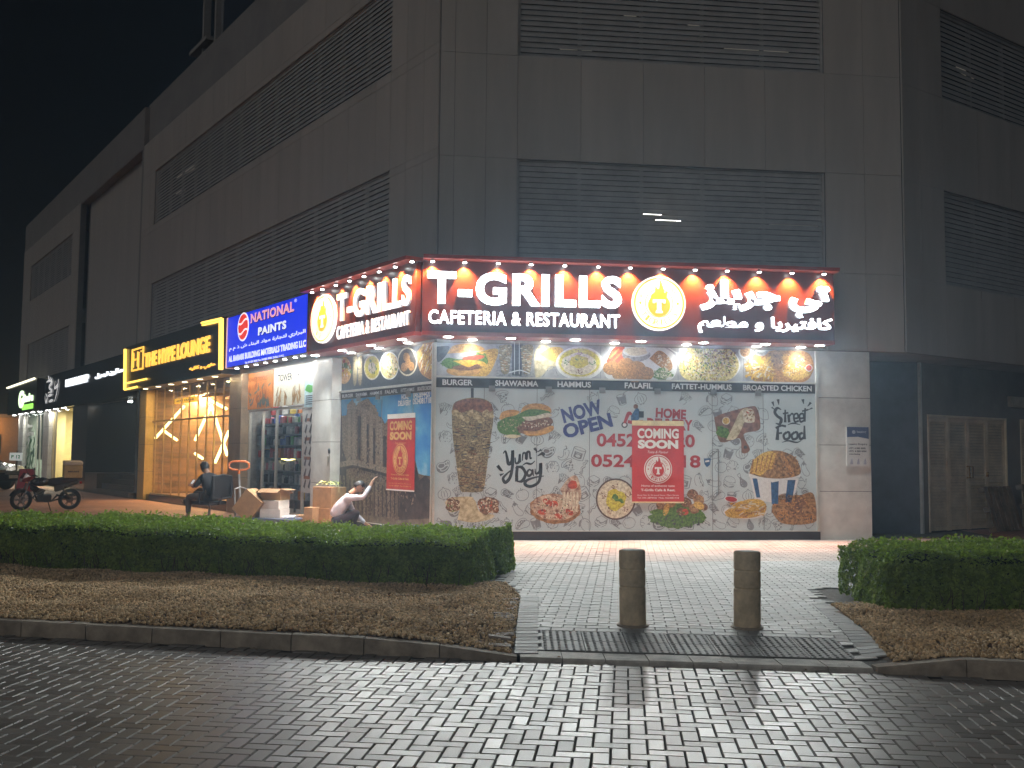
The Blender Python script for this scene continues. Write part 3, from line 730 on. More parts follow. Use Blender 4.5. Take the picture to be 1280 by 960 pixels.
for k in range(4): mb.box(ga+2.0, gb-.02, .1+.001*k, .1+.17*(k+1), -.5-.32*k-.001, .35-.32*k)
for k in range(4): mb.box(ga+2.0, gb-.02, .1+.17*(k+1)+.001, .1+.17*(k+1)+.02, .30-.32*k, .37-.32*k)
mb.box(ga+.02, ga+1.98, .1, .82, -1.2, .22)
mb.build('steps', mat('step_stone', (0.09, 0.07, 0.06), .35, var=.3, scale=30), bld)
mb = MB(ML)
for k in range(5): mb.box(ga+.3+k*1.0, ga+1.2+k*1.0, .85, 3.2, -2.62, -2.6)
mb.build('porch_glazing', glass('dark_glass', (.35, .3, .25), .12), bld)

# recess on the right with service doors
DR = -.9
q = on(MR, 1150, 600, DR); Q = MR @ Vector((q[0], 0, DR)); dF = (FI @ Q).z; qx = (FI @ Q).x
mb = MB(MF); mb.box(7.0, qx, .05, ZB-.022, dF-.2, dF); mb.build('navy_wall', m_navy, bld)
dA, dB = PR(1159.5, 560, DR), PR(1258, 560, DR); dtop = PR(1160, 518, DR)[1]
d2 = PR(1275.5, 560, DR)[0]
mb = MB(MR)
for a, b, c, d in ((q[0], dA[0], .05, ZB-.023), (dA[0], dB[0], dtop, ZB-.023), (dB[0], d2, .05, ZB-.023), (d2, d2+1.45, dtop, ZB-.023), (d2+1.45, 26, .05, ZB-.023)): mb.box(a, b, c, d, DR-.2, DR)
mb.build('service_wall', m_greyw, bld)
mb = MB(MR); mb.box(q[0]-.01, q[0]+.045, .05, ZB-.03, DR-.01, DR+.05); mb.build('corner_trim', m_pil, bld)
m_door = mat('louvre_door_paint', (0.78, 0.64, 0.45), 0.5, var=.12, scale=3)
def louvre_door(x0, x1, name='louvred_door', leaves=4):
    mb = MB(MR); o = None
    wd = (x1-x0-.08)/leaves
    mb.box(x0, x0+.04, .12, dtop, DR-.08, DR+.02); mb.box(x1-.04, x1, .12, dtop, DR-.08, DR+.02); mb.box(x0+.04, x1-.04, dtop-.05, dtop, DR-.08, DR+.018)
    fr = mb.build('service_door', m_door, bld)
    for k in range(leaves):
        a = x0+.04+k*wd+.004; b = a+wd-.008; mb = MB(MR); z1 = dtop-.055
        for s, e in ((a, a+.06), (b-.06, b)): mb.box(s, e, .13, z1, DR-.055, DR-.015)
        mids = [.14, 1.18, z1-.08]
        for z in mids: mb.box(a+.06, b-.06, z, z+.08, DR-.052, DR-.018)
        for z0, zz in ((.22, 1.18), (1.26, z1-.08)):
            n = int((zz-z0)/.062)
            for i in range(n):
                z = z0+(zz-z0)*(i+.5)/n
                mb.add([(a+.06, z+.026, DR-.05), (b-.06, z+.026, DR-.05), (b-.06, z-.026, DR-.018), (a+.06, z-.026, DR-.018), (a+.06, z+.034, DR-.05), (b-.06, z+.034, DR-.05), (b-.06, z-.014, DR-.018), (a+.06, z-.014, DR-.018)],
                       [(0, 1, 2, 3), (4, 7, 6, 5), (3, 2, 6, 7)])
        mb.build('door_leaf', m_door, fr)
    mb = MB(MR); mb.quad((x0, .1, DR-.07), (x1, .1, DR-.07), (x1, dtop, DR-.07), (x0, dtop, DR-.07)); mb.build('door_backing', m_gap, fr)
    mb = MB(MR)
    c = x0+.04+2*wd
    for x in (c-.06, c+.06): mb.tube([(x, 1.22, DR-.015), (x, 1.22, DR+.05), (x, 1.46, DR+.05), (x, 1.46, DR-.015)], .016, 8)
    mb.box(c+wd-.05, c+wd+.0, 1.24, 1.34, DR-.015, DR+.02)
    mb.build('handle', mat('brass', (0.75, 0.5, 0.2), .25, metal=1.0, var=.1), fr)
louvre_door(dA[0], dB[0]); louvre_door(d2, d2+1.45)
vb = [PR(1259, 496, DR), PR(1277, 510, DR)]
mb = MB(MR); mb.box(vb[0][0], vb[1][0], vb[1][1], vb[0][1]+.01, DR, DR+.08, .015); em = mb.build('wall_lamp', mat('lamp_cover', (.55, .5, .42), .5), None)
tag(em, 'pale unlit oblong lamp on the wall beside the louvred doors', 'wall lamp')
# notice on the pillar
nb = [PF(1057, 533), PF(1087.5, 583)]
nt_root = thing('notice_board', 'white and blue letting notice fixed to the pale pillar', 'notice', MF @ T(nb[0][0], nb[1][1], 0))
x0, x1, y0, y1 = nb[0][0], nb[1][0]-.02, nb[1][1], nb[0][1]; H_ = y1-y0
mb = MB(MF); mb.box(x0, x1, y0, y1, 0.001, .03); mb.build('board', mat('notice_white', (.62, .62, .6), .4, var=.04), nt_root)
m_nblue = mat('notice_blue', (.06, .08, .17), .4, var=.1); m_ink = mat('ink_dark', (.03, .03, .045), .6)
mb = MB(MF); mb.poly([(x0+.01, y1-.01), (x0+.01, y1-.27*H_), (x0+.5*(x1-x0), y1-.26*H_), (x1-.01, y1-.31*H_), (x1-.01, y1-.01)][::1], .032); mb.build('header', m_nblue, nt_root)
mb = MB(MF)
mb.disc(x0+.14, y1-.14*H_, .035, z=.034, n=16); mb.text('leasing', x0+.2, x1-.06, y1-.18*H_, y1-.1*H_, .034, bold=.02); mb.build('lettering', mat('pale_grey', (.4, .42, .5), .5), nt_root)
mb = MB(MF)
mb.text('Leasing Enquiry', x0+.04, x1-.04, y0+.52*H_, y0+.58*H_, .032, bold=.02)
for k, wd in enumerate((.9, .95, .6)): mb.text('+971 4 000 0000' if k < 2 else 'www.leasing', x0+.04, x0+.04+(x1-x0-.08)*wd, y0+(.43-.075*k)*H_, y0+(.475-.075*k)*H_, .032, bold=.03)
mb.build('lettering', m_ink, nt_root)
mb = MB(MF)
for k in range(3): mb.prism([(x0+.06+k*.13, y0+.05*H_), (x0+.12+k*.13, y0+.05*H_), (x0+.105+k*.13, y0+.2*H_), (x0+.08+k*.13, y0+.16*H_)], .0305, .033)
mb.build('emblem', mat('pale_grey', (.4, .42, .5), .5), nt_root)

# tower block behind
m_tow = mat('tower_render', (0.17, 0.165, 0.17), 0.8, var=.1, scale=.5); m_slab = mat('balcony_slab', (0.30, 0.28, 0.26), 0.8, var=.1)
TO = -7.0
tw0 = PL(275, 40, TO)
tow = thing('tower_block', 'dark apartment tower with balconies rising behind the parapet', 'tower', ML @ T(tw0[0]+5, 13, TO-4))
mb = MB(ML); mb.box(tw0[0], tw0[0]+16, 11, 59, TO-14, TO); mb.box(tw0[0]-4.2, tw0[0]-.02, 11, 59, TO-13, TO-2.5); mb.build('wall', m_tow, tow)
for k in range(10):
    mb = MB(ML); z = PL(197, 90, TO+1.2)[1]+3.3*(k-1); mb.box(tw0[0]-3.3, tw0[0]-.6, z, z+.2, TO-2.4, TO+.5); mb.build('balcony_slab', m_slab, tow)
mb = MB(ML)
for x in (tw0[0]-1.9, tw0[0]-.01): mb.box(x-.12, x+.12, 11, 59, TO-.1, TO+.25)
mb.build('pier', m_slab, tow)
for k in range(8): mb = MB(ML); mb.box(tw0[0]+.6, tw0[0]+6, 15+3.3*k, 17.4+3.3*k, TO+.001, TO+.05); mb.build('window', mat('tower_glass', (.03, .035, .05), .1), tow)
# ================================================================== signs
m_face = mat('sign_face_maroon', (0.13, 0.05, 0.055), 0.32, var=.06, scale=2)
m_trim = mat('sign_trim_red', (0.40, 0.09, 0.075), 0.35, var=.06)
m_side = mat('sign_side', (0.10, 0.045, 0.04), 0.4)
m_white = glow('letter_white', (0.86, 0.96, 1.0), 16.0)
m_whiter = glow('letter_white_small', (0.86, 0.96, 1.0), 9.0)
m_whiteL = glow('letter_white_side', (0.95, 0.99, 1.0), 2.4)
m_return = glow('letter_return', (0.86, 0.93, 1.0), .35)
m_led = glow('led_lens', (0.97, 1.0, 0.96), 30.0)
m_badge = glow('badge_white', (1.0, 0.99, 0.95), 1.25)
m_badgey = glow('badge_yellow', (1.0, 0.55, 0.07), 0.85)
m_can = mat('lamp_can', (.25, .25, .25), .4, metal=.7)
def flame(cx, cy, s):
    return spline([(cx-.42*s, cy), (cx-.5*s, cy+.35*s), (cx-.25*s, cy+.62*s), (cx-.22*s, cy+.95*s), (cx-.02*s, cy+.72*s), (cx+.06*s, cy+1.35*s), (cx+.28*s, cy+.8*s), (cx+.33*s, cy+.55*s), (cx+.5*s, cy+.62*s), (cx+.42*s, cy)], 4)
def ring_text(mb, s, cx, cy, r, a_mid, h, z, step, bold=.02, inward=False, kx=1.0):
    n = len(s)
    for i, ch in enumerate(s):
        if ch == ' ': continue
        a = a_mid+(-(i-(n-1)/2) if not inward else (i-(n-1)/2))*step
        x, y = cx+kx*r*math.cos(a), cy+r*math.sin(a)
        me = text_mesh(ch, bold, 0, 2)
        if not me: continue
        q = np.array(me[0]); w_ = (q[:, 0].max()-q[:, 0].min())*h/.7*kx
        mb.text(ch, x-w_/2, x+w_/2, y-h/2, y+h/2, z, rot=(a-math.pi/2 if not inward else a+math.pi/2))
def badge(M, parent, cx, cy, r, z, kx=1.0, glowy=True, mw=None, mc=None, depth=.06):
    mw = mw or m_badge; mc = mc or m_badgey
    mb = MB(M)
    n = 48; mb.prism([(cx+kx*r*math.cos(6.2832*i/n), cy+r*math.sin(6.2832*i/n)) for i in range(n)], z, z+depth)
    o = mb.build('emblem', mw, parent); z += depth+.003
    mb = MB(M)
    def ring(r0, r1): 
        vs = []; 
        for i in range(n):
            a = 6.2832*i/n; vs += [(cx+kx*r0*math.cos(a), cy+r0*math.sin(a), z), (cx+kx*r1*math.cos(a), cy+r1*math.sin(a), z)]
        mb.add(vs, [(2*i, 2*i+1, 2*((i+1) % n)+1, 2*((i+1) % n)) for i in range(n)])
    ring(.88*r, .94*r); ring(.50*r, .53*r)
    fl = [(cx+kx*(p[0]-cx), p[1]) for p in flame(cx, cy+.05*r, .62*r)]
    mb.poly(fl, z)
    mb.poly([(cx+kx*.42*r*math.cos(6.2832*i/30), cy-.08*r+.42*r*math.sin(6.2832*i/30)) for i in range(30)], z+.002)
    ring_text(mb, 'T-GRILLS', cx, cy, .70*r, -math.pi/2, .22*r, z, .27, .03, True, kx)
    ring_text(mb, 'REST', cx, cy, .70*r, math.pi*.78, .14*r, z, .2, .02, False, kx); ring_text(mb, 'CAFE', cx, cy, .70*r, math.pi*.22, .14*r, z, .2, .02, False, kx)
    for a in (math.pi, 0): mb.disc(cx+kx*.7*r*math.cos(a), cy, .05*r*kx, .05*r, z, 10)
    p = mb.build('emblem_print', mc, o)
    mb = MB(M); zz = z+.004; t = r
    tp = [(-.24, .18), (.24, .18), (.24, .04), (.16, .04), (.14, .08), (.08, .08), (.08, -.2), (.13, -.26), (.13, -.32), (-.13, -.32), (-.13, -.26), (-.08, -.2), (-.08, .08), (-.14, .08), (-.16, .04), (-.24, .04)]
    mb.poly([(cx+kx*a*t, cy-.04*r+b*t) for a, b in tp][::-1], zz); mb.build('emblem_letter', mw, o)
    return o
ZS0, ZS1, SO = 3.715, 4.93, .55
def canopy_sign(name, label, M, x0, x1, spots, downs, side):
    root = thing(name, label, 'shop sign', M @ T((x0+x1)/2, ZS0, 0))
    mb = MB(M); mb.box(x0, x1, ZS0, ZS1, SO-.10, SO); mb.build('sign_face', m_face, root)
    mb = MB(M); mb.box(x0, x1, ZS0-.07, ZS0-.002, .012, SO+.015); mb.build('soffit', m_trim, root)
    mb = MB(M); mb.box(x0-.0, x1+.02, ZS1+.002, ZS1+.07, .012, SO+.22); mb.build('canopy', m_trim, root)
    mb = MB(M); 
    if side > 0: mb.box(x1-.03, x1, ZS0+.002, ZS1, .012, SO-.102)
    mb.box(x0+.01, x1-.04, ZS0+.002, ZS1, .012, .03)
    mb.build('side_panel', m_side, root)
    for s in spots:
        mb = MB(M); mb.cyl((s, ZS1+.0, SO+.13), (s, ZS1-.035, SO+.13), .035, n=12); o = mb.build('spotlight', m_can, root)
        mb = MB(M); mb.cyl((s, ZS1-.036, SO+.13), (s, ZS1-.05, SO+.13), .032, n=12); mb.build('lens', m_led, o)
        p = M @ Vector((s, ZS1-.06, SO+.125)); d = M.to_3x3() @ Vector((0, -1, -.42))
        lamp('SPOT', p, o, SPOT_W, (1.0, .27, .05), .02, d, R(100), .8)
    for (s, zz) in downs:
        mb = MB(M); mb.cyl((s, ZS0-.071, zz), (s, ZS0-.085, zz), .10, n=20); o = mb.build('downlight', m_can, root)
        mb = MB(M); mb.cyl((s, ZS0-.086, zz), (s, ZS0-.092, zz), .082, n=20); mb.build('lens', m_led, o)
        p = M @ Vector((s, ZS0-.11, zz)); lamp('SPOT', p, o, DOWN_W*(1 if zz > .3 else .10)*(1 if side else 1.7), (.94, 1.0, .97), .08, M.to_3x3() @ Vector((0, -1, .95 if zz > .3 else 0)), R(140), .7)
    return root
SPOT_W, DOWN_W = 300.0, 370.0
# front sign
xF0 = -.26
spF = [PF(x, y, SO+.13)[0] for x, y in ((541, 323), (581, 325), (623, 327), (664, 329), (706, 331), (748, 333), (788, 334), (829, 336), (869, 338), (909, 340), (949, 341), (990, 342), (1030, 343))]
dnF = [(PF(x, 424, .4)[0], .47) for x in (560, 638, 718, 800, 878, 955, 1022)]+[(PF(x, 432, .1)[0], .13) for x in (590, 682, 768, 858, 945, 1000)]
xF1 = PF(1042.5, 385, SO)[0]
sf = canopy_sign('shop_sign', 'wide maroon sign with white letters along the front of the corner shop', MF, xF0, xF1, spF, dnF, 1)
def fit(P, a, b, off): # two picture corners of a lettering -> x0, x1, y0, y1 on a wall plane
    p, q = P(*a, off), P(*b, off); return p[0], q[0], q[1], p[1]
def letters(M, root, s, x0, x1, y0, y1, off, bold, m, depth=.07, name='lettering', res=4, **k):
    mb = MB(M); mb.text(s, x0, x1, y0, y1, off, depth, bold, res=res, **k); return mb.build(name, m, root)
def letter_box(M, root, s, box, z, bold, m, depth=.07, **k):
    letters(M, root, s, *box, z+depth+.001, bold, m, .006, **k)
    mb = MB(M); mb.text(s, *box, z, depth, bold, res=4, **{q: v for q, v in k.items() if q in ('space', 'shear')}); mb.build('letter_return', m_return, root)
a = PF(534, 338, SO+.07); b = PF(777, 386, SO+.07)
def boxF(l, r, tl, bl, tr, br):      # picture: left x, right x, top/bottom at left, top/bottom at right
    p = PF(l, tl, SO+.07); q = PF(l, bl, SO+.07); u = PF(r, tr, SO+.07); v = PF(r, br, SO+.07)
    return (p[0], u[0], (q[1]+v[1])/2, (p[1]+u[1])/2)
letter_box(MF, sf, 'T-GRILLS', boxF(534.5, 777, 337, 380, 347, 385), SO, .036, m_white, space=1.13)
letter_box(MF, sf, 'CAFETERIA & RESTAURANT', boxF(536, 775, 385, 403, 395, 411), SO, .018, m_whiter, .05, space=1.1)
letter_box(MF, sf, arabic('تي جريلز'), boxF(875, 1037, 347, 396, 357, 396), SO, .052, m_white)
letter_box(MF, sf, arabic('كافتيريا و مطعم'), boxF(873, 1041, 395, 416, 397, 419), SO, .022, m_whiter, .05)
c = PF(824, 379, SO+.07); r_ = (PF(824, 345, SO+.07)[1]-PF(824, 413, SO+.07)[1])/2
badge(MF, sf, c[0], c[1], r_, SO+.002)
# the letters give light too
mbx = boxF(534.5, 777, 337, 411, 347, 411)
# side sign of the same shop
spL = [PL(x, y, SO+.13)[0] for x, y in ((515, 325), (494, 332), (474, 339), (455, 345), (437, 350), (420, 356), (403, 362), (390, 366))]
xl0 = PL(386, 400, SO)[0]+.01
dnL = [(PL(x, y, .4)[0], .47) for x, y in ((507, 419), (468, 427), (432, 434), (398, 441))]+[(PL(x, y, .1)[0], .13) for x, y in ((512, 432), (475, 438), (441, 444))]
sl = canopy_sign('shop_sign', 'short maroon sign with white letters on the side street face of the corner shop', ML, xl0, .235, spL, dnL, 0)
def boxL(l, r, tl, bl, tr, br, off=SO+.07):
    p = PL(l, tl, off); q = PL(l, bl, off); u = PL(r, tr, off); v = PL(r, br, off)
    return (p[0], u[0], (q[1]+v[1])/2, (p[1]+u[1])/2)
letter_box(ML, sl, 'T-GRILLS', boxL(420, 511, 367, 402, 343, 381), SO, .03, m_whiteL, .04, space=1.13)
letter_box(ML, sl, 'CAFETERIA & RESTAURANT', boxL(419, 509, 406, 423, 390, 407), SO, .004, m_whiteL, .03, space=1.12)
c = PL(402.5, 398.5, SO+.07); r_ = (PL(402, 368, SO+.07)[1]-PL(402, 428, SO+.07)[1])/2
badge(ML, sl, c[0], c[1], r_, SO+.002, kx=(PL(417, 398, SO+.07)[0]-PL(387.5, 398, SO+.07)[0])/2/r_)

# ------------------------------------------------------------------ blue light box of the paint shop
m_blue = glow('lightbox_blue', (0.01, 0.04, 1.0), 0.75); m_pink = glow('letter_pink', (1.0, 0.42, 0.5), 1.0); m_red = glow('letter_red', (0.95, 0.05, 0.03), 0.8)
m_lw = glow('lightbox_white', (0.93, 0.96, 1.0), 1.1); m_shad = mat('blue_shadow', (0.005, 0.01, 0.12), .5)
BO = .5; bx0 = PL(284.5, 430, BO)[0]; bx1 = PL(384, 400, BO)[0]
ps = thing('shop_sign', 'bright blue light box sign of the paint shop', 'shop sign', ML @ T(bx0, 3.7, 0))
mb = MB(ML); mb.box(bx0, bx1, 3.71, 4.98, .012, BO-.002); mb.build('sign_box', m_side, ps)
mb = MB(ML); mb.box(bx0+.01, bx1-.01, 3.73, 4.96, BO-.001, BO+.012); mb.build('sign_face', m_blue, ps)
mb = MB(ML); mb.box(bx0-.11, bx0-.002, 3.71, 4.98, .3, BO+.0); mb.build('side_panel', glow('side_pink', (1.0, .55, .62), .7), ps)
BZ = BO+.016
def boxP(l, r, tl, bl, tr, br): return boxL(l, r, tl, bl, tr, br, BZ)
def slab_text(M, root, s, box, z, bold, m, sh=None):
    mb = MB(M); x0, x1, y0, y1 = box; h = y1-y0
    if sh:
        mb.text(s, x0+.02, x1+.02, y0-.025, y1-.025, z, 0, bold); mb.build('letter_shadow', sh, root); mb = MB(M); z += .004
    mb.text(s, x0, x1, y0, y1, z, 0, bold, space=1.12)
    me = text_mesh(s, bold, 0, 3, 1.12); q = np.array(me[0]); lo, hi = q[:, 0].min(), q[:, 0].max()
    adv = lo
    for i, ch in enumerate(s):                                  # slab serifs
        pre = text_mesh(s[:i+1], bold, 0, 3, 1.12); e = np.array(pre[0])[:, 0].max()
        one = np.array(text_mesh(ch, bold, 0, 3)[0]); w_ = one[:, 0].max()-one[:, 0].min()
        X0 = x0+(e-w_-lo)/(hi-lo)*(x1-x0); X1 = x0+(e-lo)/(hi-lo)*(x1-x0); W = X1-X0
        feet = {'N': [(0, 0), (1, 1), (0, 1)], 'A': [(0, 0), (1, 0)], 'T': [(.5, 0)], 'I': [(.5, 0), (.5, 1)], 'L': [(.1, 1), (.1, 0)], 'P': [(.1, 0)], 'S': [], 'O': []}.get(ch, [])
        for fx, fy in feet:
            c_ = X0+fx*W; hw = .085*h*1.3; yy = y0 if fy == 0 else y1-.1*h; mb.box(c_-hw, c_+hw, yy, yy+.1*h, z+.001, z+.002)
    mb.build('lettering', m, root)
slab_text(ML, ps, 'NATIONAL', boxP(314, 368, 391, 403, 378, 390), BZ, .035, m_pink, m_shad)
slab_text(ML, ps, 'PAINTS', boxP(323, 358, 408, 418, 402, 412), BZ, .035, m_lw, m_shad)
mb = MB(ML); mb.text('®', *boxP(368, 371, 374, 378, 373, 377), BZ); mb.text(arabic('البراري لتجارة مواد البناء ش ذ م م'), *boxP(286.5, 382, 434, 440, 411, 418), BZ, bold=.02); mb.build('lettering', m_lw, ps)
mb = MB(ML); mb.text('AL BARARI BUILDING MATERIALS TRADING LLC', *boxP(286, 382.5, 445, 453, 425, 433), BZ, bold=.035); mb.text('Tel: 04 000 0000 Fax: 04 000 0000, Dubai, U.A.E.', *boxP(306, 355, 452, 455, 443, 446), BZ, bold=.02); mb.build('lettering', m_lw, ps)
c = PL(304, 408.5, BZ); ry = (PL(304, 391, BZ)[1]-PL(304, 426.5, BZ)[1])/2; rx = (PL(311, 408, BZ)[0]-PL(297, 408, BZ)[0])/2
mb = MB(ML); mb.disc(c[0], c[1], rx, ry, BZ); o = mb.build('emblem', m_lw, ps)
mb = MB(ML)
def ell(t0, t1, amp, ph):                                        # wavy bands clipped by the oval
    top = []; bot = []
    for i in range(21):
        u = -1+2*i/20; e = math.sqrt(max(0, 1-u*u))*.9
        w1 = t1+amp*math.sin(u*3+ph); w0 = t0+amp*math.sin(u*3+ph)
        y1_ = min(max(w1, -e), e); y0_ = min(max(w0, -e), e)
        top.append((c[0]+u*.88*rx, c[1]+y1_*ry)); bot.append((c[0]+u*.88*rx, c[1]+y0_*ry))
    for i in range(20): mb.add([(bot[i][0], bot[i][1], BZ+.004), (bot[i+1][0], bot[i+1][1], BZ+.004), (top[i+1][0], top[i+1][1], BZ+.004), (top[i][0], top[i][1], BZ+.004)], [(0, 1, 2, 3)])
ell(.42, .95, .14, 0); ell(-.28, .30, .14, 0); ell(-.95, -.40, .14, 0); mb.build('emblem_print', m_red, o)
for x, y in ((296, 462), (308, 460), (320, 457), (332, 454.5), (344, 451), (356, 449), (369, 446), (379, 444)):
    s = PL(x, y, BO-.12)[0]; mb = MB(ML); mb.cyl((s, 3.709, BO-.12), (s, 3.69, BO-.12), .055, n=14); o = mb.build('downlight', m_can, ps)
    mb = MB(ML); mb.cyl((s, 3.689, BO-.12), (s, 3.682, BO-.12), .045, n=14); mb.build('lens', m_led, o); lamp('AREA', ML @ Vector((s, 3.66, BO-.12)), o, 9, (1, .97, .9), .09, (0, 0, -1))

# ------------------------------------------------------------------ lounge sign: black box in a broken yellow light frame
m_black = mat('sign_black', (0.03, 0.025, 0.02), .3, var=.2); m_yel = glow('led_yellow', (1.0, 0.62, 0.10), 2.6); m_yel2 = glow('letter_yellow', (1.0, 0.56, 0.08), 1.5)
HO = .5; hx0 = PL(157, 470, HO)[0]; hx1 = PL(277.5, 430, HO)[0]
hs = thing('shop_sign', 'black lounge sign framed by broken yellow light strips', 'shop sign', ML @ T(hx0, 3.6, 0))
mb = MB(ML); mb.box(hx0, hx1, 3.60, 5.05, .012, HO); mb.build('sign_box', m_black, hs)
def strip(pts, off=HO, r=.035, m=None, root=None):
    mb = MB(ML); P = [PL(x, y, off+.04) for x, y in pts]; mb.tube([(p[0], p[1], off+.04) for p in P], r, 6); return mb.build('light_strip', m or m_yel, root or hs)
strip([(156.5, 436.5), (156, 487)], r=.05); strip([(156, 487), (171, 483.5)]); strip([(158, 479), (183, 473.5)], r=.03); strip([(276.5, 398), (276, 462)], r=.06); strip([(252, 403.5), (276.5, 398)], r=.03); strip([(253, 406.5), (273, 402)], r=.025)
HB = HO+.03
letters(ML, hs, 'THE HYPE LOUNGE', *boxL(181, 262, 440, 462, 421, 437, HB), HO+.004, .03, m_yel2, .04)
p, q = PL(165, 437, HB), PL(178, 466, HB)
mb = MB(ML); x0, x1, y0, y1 = p[0], q[0], q[1]+.12, p[1]; t = .045
for (a, b, c_, d) in ((x0, x1, y0, y0+t), (x0, x1, y1-t, y1), (x0, x0+t, y0+t, y1-t), (x1-t, x1, y0+t, y1-t)): mb.box(a, b, c_, d, HO+.002, HO+.04)
xm = (x0+x1)/2
for (a, b, c_, d) in ((x0+.16, x0+.16+t, y0+.12, y1-.12), (xm-.02, xm+t-.02, y0+.12, y1-.12), (x0+.16+t, xm-.021, (y0+y1)/2-.02, (y0+y1)/2+.025), (xm+.1, xm+.1+t, y0+.0+t, y1-.14), (x1-.3, x1-.1, y1-.16, y1-.115)): mb.box(a, b, c_, d, HO+.003, HO+.036)
mb.build('emblem', m_yel2, hs)
letters(ML, hs, arabic('مقهي و كافيه'), *boxL(236, 268, 459, 465, 452, 459, HB), HO+.004, .02, m_yel2, .02)
for x, y in ((182, 486), (198, 482.5), (214, 479), (231, 475), (250, 471), (269, 466.5)):
    s = PL(x, y, .38)[0]; mb = MB(ML); mb.cyl((s, 3.599, .38), (s, 3.58, .38), .09, n=14); o = mb.build('downlight', m_can, hs)
    mb = MB(ML); mb.cyl((s, 3.579, .38), (s, 3.572, .38), .075, n=14); mb.build('lens', glow('lens_warm', (1, .82, .5), 8), o); lamp('AREA', ML @ Vector((s, 3.555, .38)), o, 16, (1, .68, .32), .12, (0, 0, -1))

# ------------------------------------------------------------------ white lettering on the dark granite fascia
m_w2 = glow('letter_cold', (0.9, 0.95, 1.0), 2.0)
GO = .262
ds_ = thing('shop_sign', 'backlit white lettering on the dark granite fascia', 'shop sign', ML @ T(PL(100, 480, GO)[0], 4.1, GO))
letters(ML, ds_, 'BARBERSHOP', *boxL(83, 111, 474, 484, 468, 477, GO), GO+.002, .05, m_w2, .04)
letters(ML, ds_, arabic('صالون تجميل'), *boxL(120, 155, 468, 475, 458, 465, GO), GO+.002, .03, m_w2, .04)
# hand lettered white sign
hw = thing('shop_sign', 'small white hand lettered sign between the green sign and the granite', 'shop sign', ML @ T(PL(65, 488, GO)[0], 3.9, GO))
mb = MB(ML); S_ = []
for pts in ([(59, 478), (62, 476), (66, 478), (62, 484), (66, 489), (61, 491)], [(64, 472), (66, 478)], [(70, 476), (69, 485), (73, 481), (74, 474)], [(74, 474), (72, 490), (69, 502)], [(57, 495), (58, 503), (60, 497), (58, 492)], [(61, 495), (66, 493)], [(62, 502), (67, 500)], [(61, 470), (63, 476)]):
    P = [PL(x, y, GO) for x, y in pts]; mb.ribbon(spline(P, 5), [.06, .14, .05], GO+.03)
mb.build('lettering', glow('letter_grey', (.85, .85, .85), .7), hw)
# green sign of the far shop
gs = thing('shop_sign', 'black sign with glowing green lettering at the far left shop', 'shop sign', ML @ T(PL(30, 500, .45)[0], 3.45, 0))
gx0, gx1 = PL(10, 500, .45)[0], PL(45.5, 495, .45)[0]
mb = MB(ML); mb.box(gx0, gx1, 3.46, 4.95, .012, .45); mb.build('sign_box', m_black, gs)
m_gr = glow('letter_green', (.35, 1.0, .12), 1.6); m_gw = glow('letter_greenwhite', (.75, 1.0, .6), 2.2)
letters(ML, gs, 'G', *boxL(24, 30, 489, 511, 488, 509, .46), .452, .05, m_gw, .03); letters(ML, gs, 'Garden', *boxL(29, 41.5, 494, 504, 490, 500, .46), .452, .05, m_gw, .03)
mb = MB(ML); p = PL(28, 507, .46); q = PL(41, 509, .46); mb.box(p[0], q[0], q[1]-.05, p[1]+.02, .451, .47); mb.build('emblem', m_gr, gs)
strip([(9, 485), (43, 473)], .45, .05, glow('strip_cream', (1, .95, .7), 2.5), gs)
for x, y, z_ in ((18, 521, .3), (26, 519.5, .3), (33, 518, .3), (41, 516.5, .3), (50, 514, .2), (60, 512, .2), (70, 509.5, .2), (80, 507.5, .2)):
    s = PL(x, y, z_)[0]; mb = MB(ML); mb.cyl((s, 3.455, z_), (s, 3.43, z_), .11, n=12); o = mb.build('downlight', m_can, gs); mb = MB(ML); mb.cyl((s, 3.429, z_), (s, 3.42, z_), .095, n=12); mb.build('lens', m_led, o)
    lamp('AREA', ML @ Vector((s, 3.40, z_)), o, 16, (1, .96, .85), .12, (0, 0, -1))
# ================================================================== corner shop front: printed film on glass
m_frame = mat('frame_aluminium', (0.62, 0.60, 0.54), .35, metal=.4, var=.06)
m_plinth = mat('plinth_black', (0.02, 0.02, 0.022), .35, var=.2)
m_film = mat('printed_film', (0.48, 0.55, 0.56), .16, var=.03, scale=3, coat=.4)
m_line = mat('print_line_grey', (0.19, 0.20, 0.21), .3)
m_band = mat('band_dark', (0.055, 0.055, 0.055), .35); m_pw = mat('print_white', (.80, .80, .78), .35, var=.02)
m_seam = mat('glass_seam', (.16, .17, .17), .4)
WO = -.02                                    # glass plane
shop = thing('shopfront', 'grey doodle print shop front with food pictures under the long maroon sign', 'shop front', MF @ T(3.5, .12, WO))
FX0, FX1 = .02, 7.0
FB, FT_ = .285, 3.58
zb0, zb1 = 2.69, 2.84                        # dark name band
zb0 = (PF(545, 484)[1]+PF(1018, 492)[1])/2; zb1 = (PF(545, 473)[1]+PF(1016, 479)[1])/2
mb = MB(MF); mb.box(-.02, 7.05, .05, .27, -.2, .03); mb.build('plinth', m_plinth, shop)
mb = MB(MF); mb.box(FX0, FX1, FB, zb0, WO-.02, WO); film = mb.build('window_film', m_film, shop)
mb = MB(MF); mb.box(FX0, FX1, zb0+.001, zb1, WO-.02, WO+.006); band = mb.build('name_band', m_band, shop)
mb = MB(MF); mb.box(FX1+.001, FX1+.05, .271, FT_, -.15, .03); mb.box(FX0-.045, FX0-.001, .271, FT_, -.15, .03); mb.box(FX0, FX1, .271, .284, -.15, .02); mb.box(FX0, FX1, zb1+.001, zb1+.03, -.15, .025); mb.build('frame', m_frame, shop)
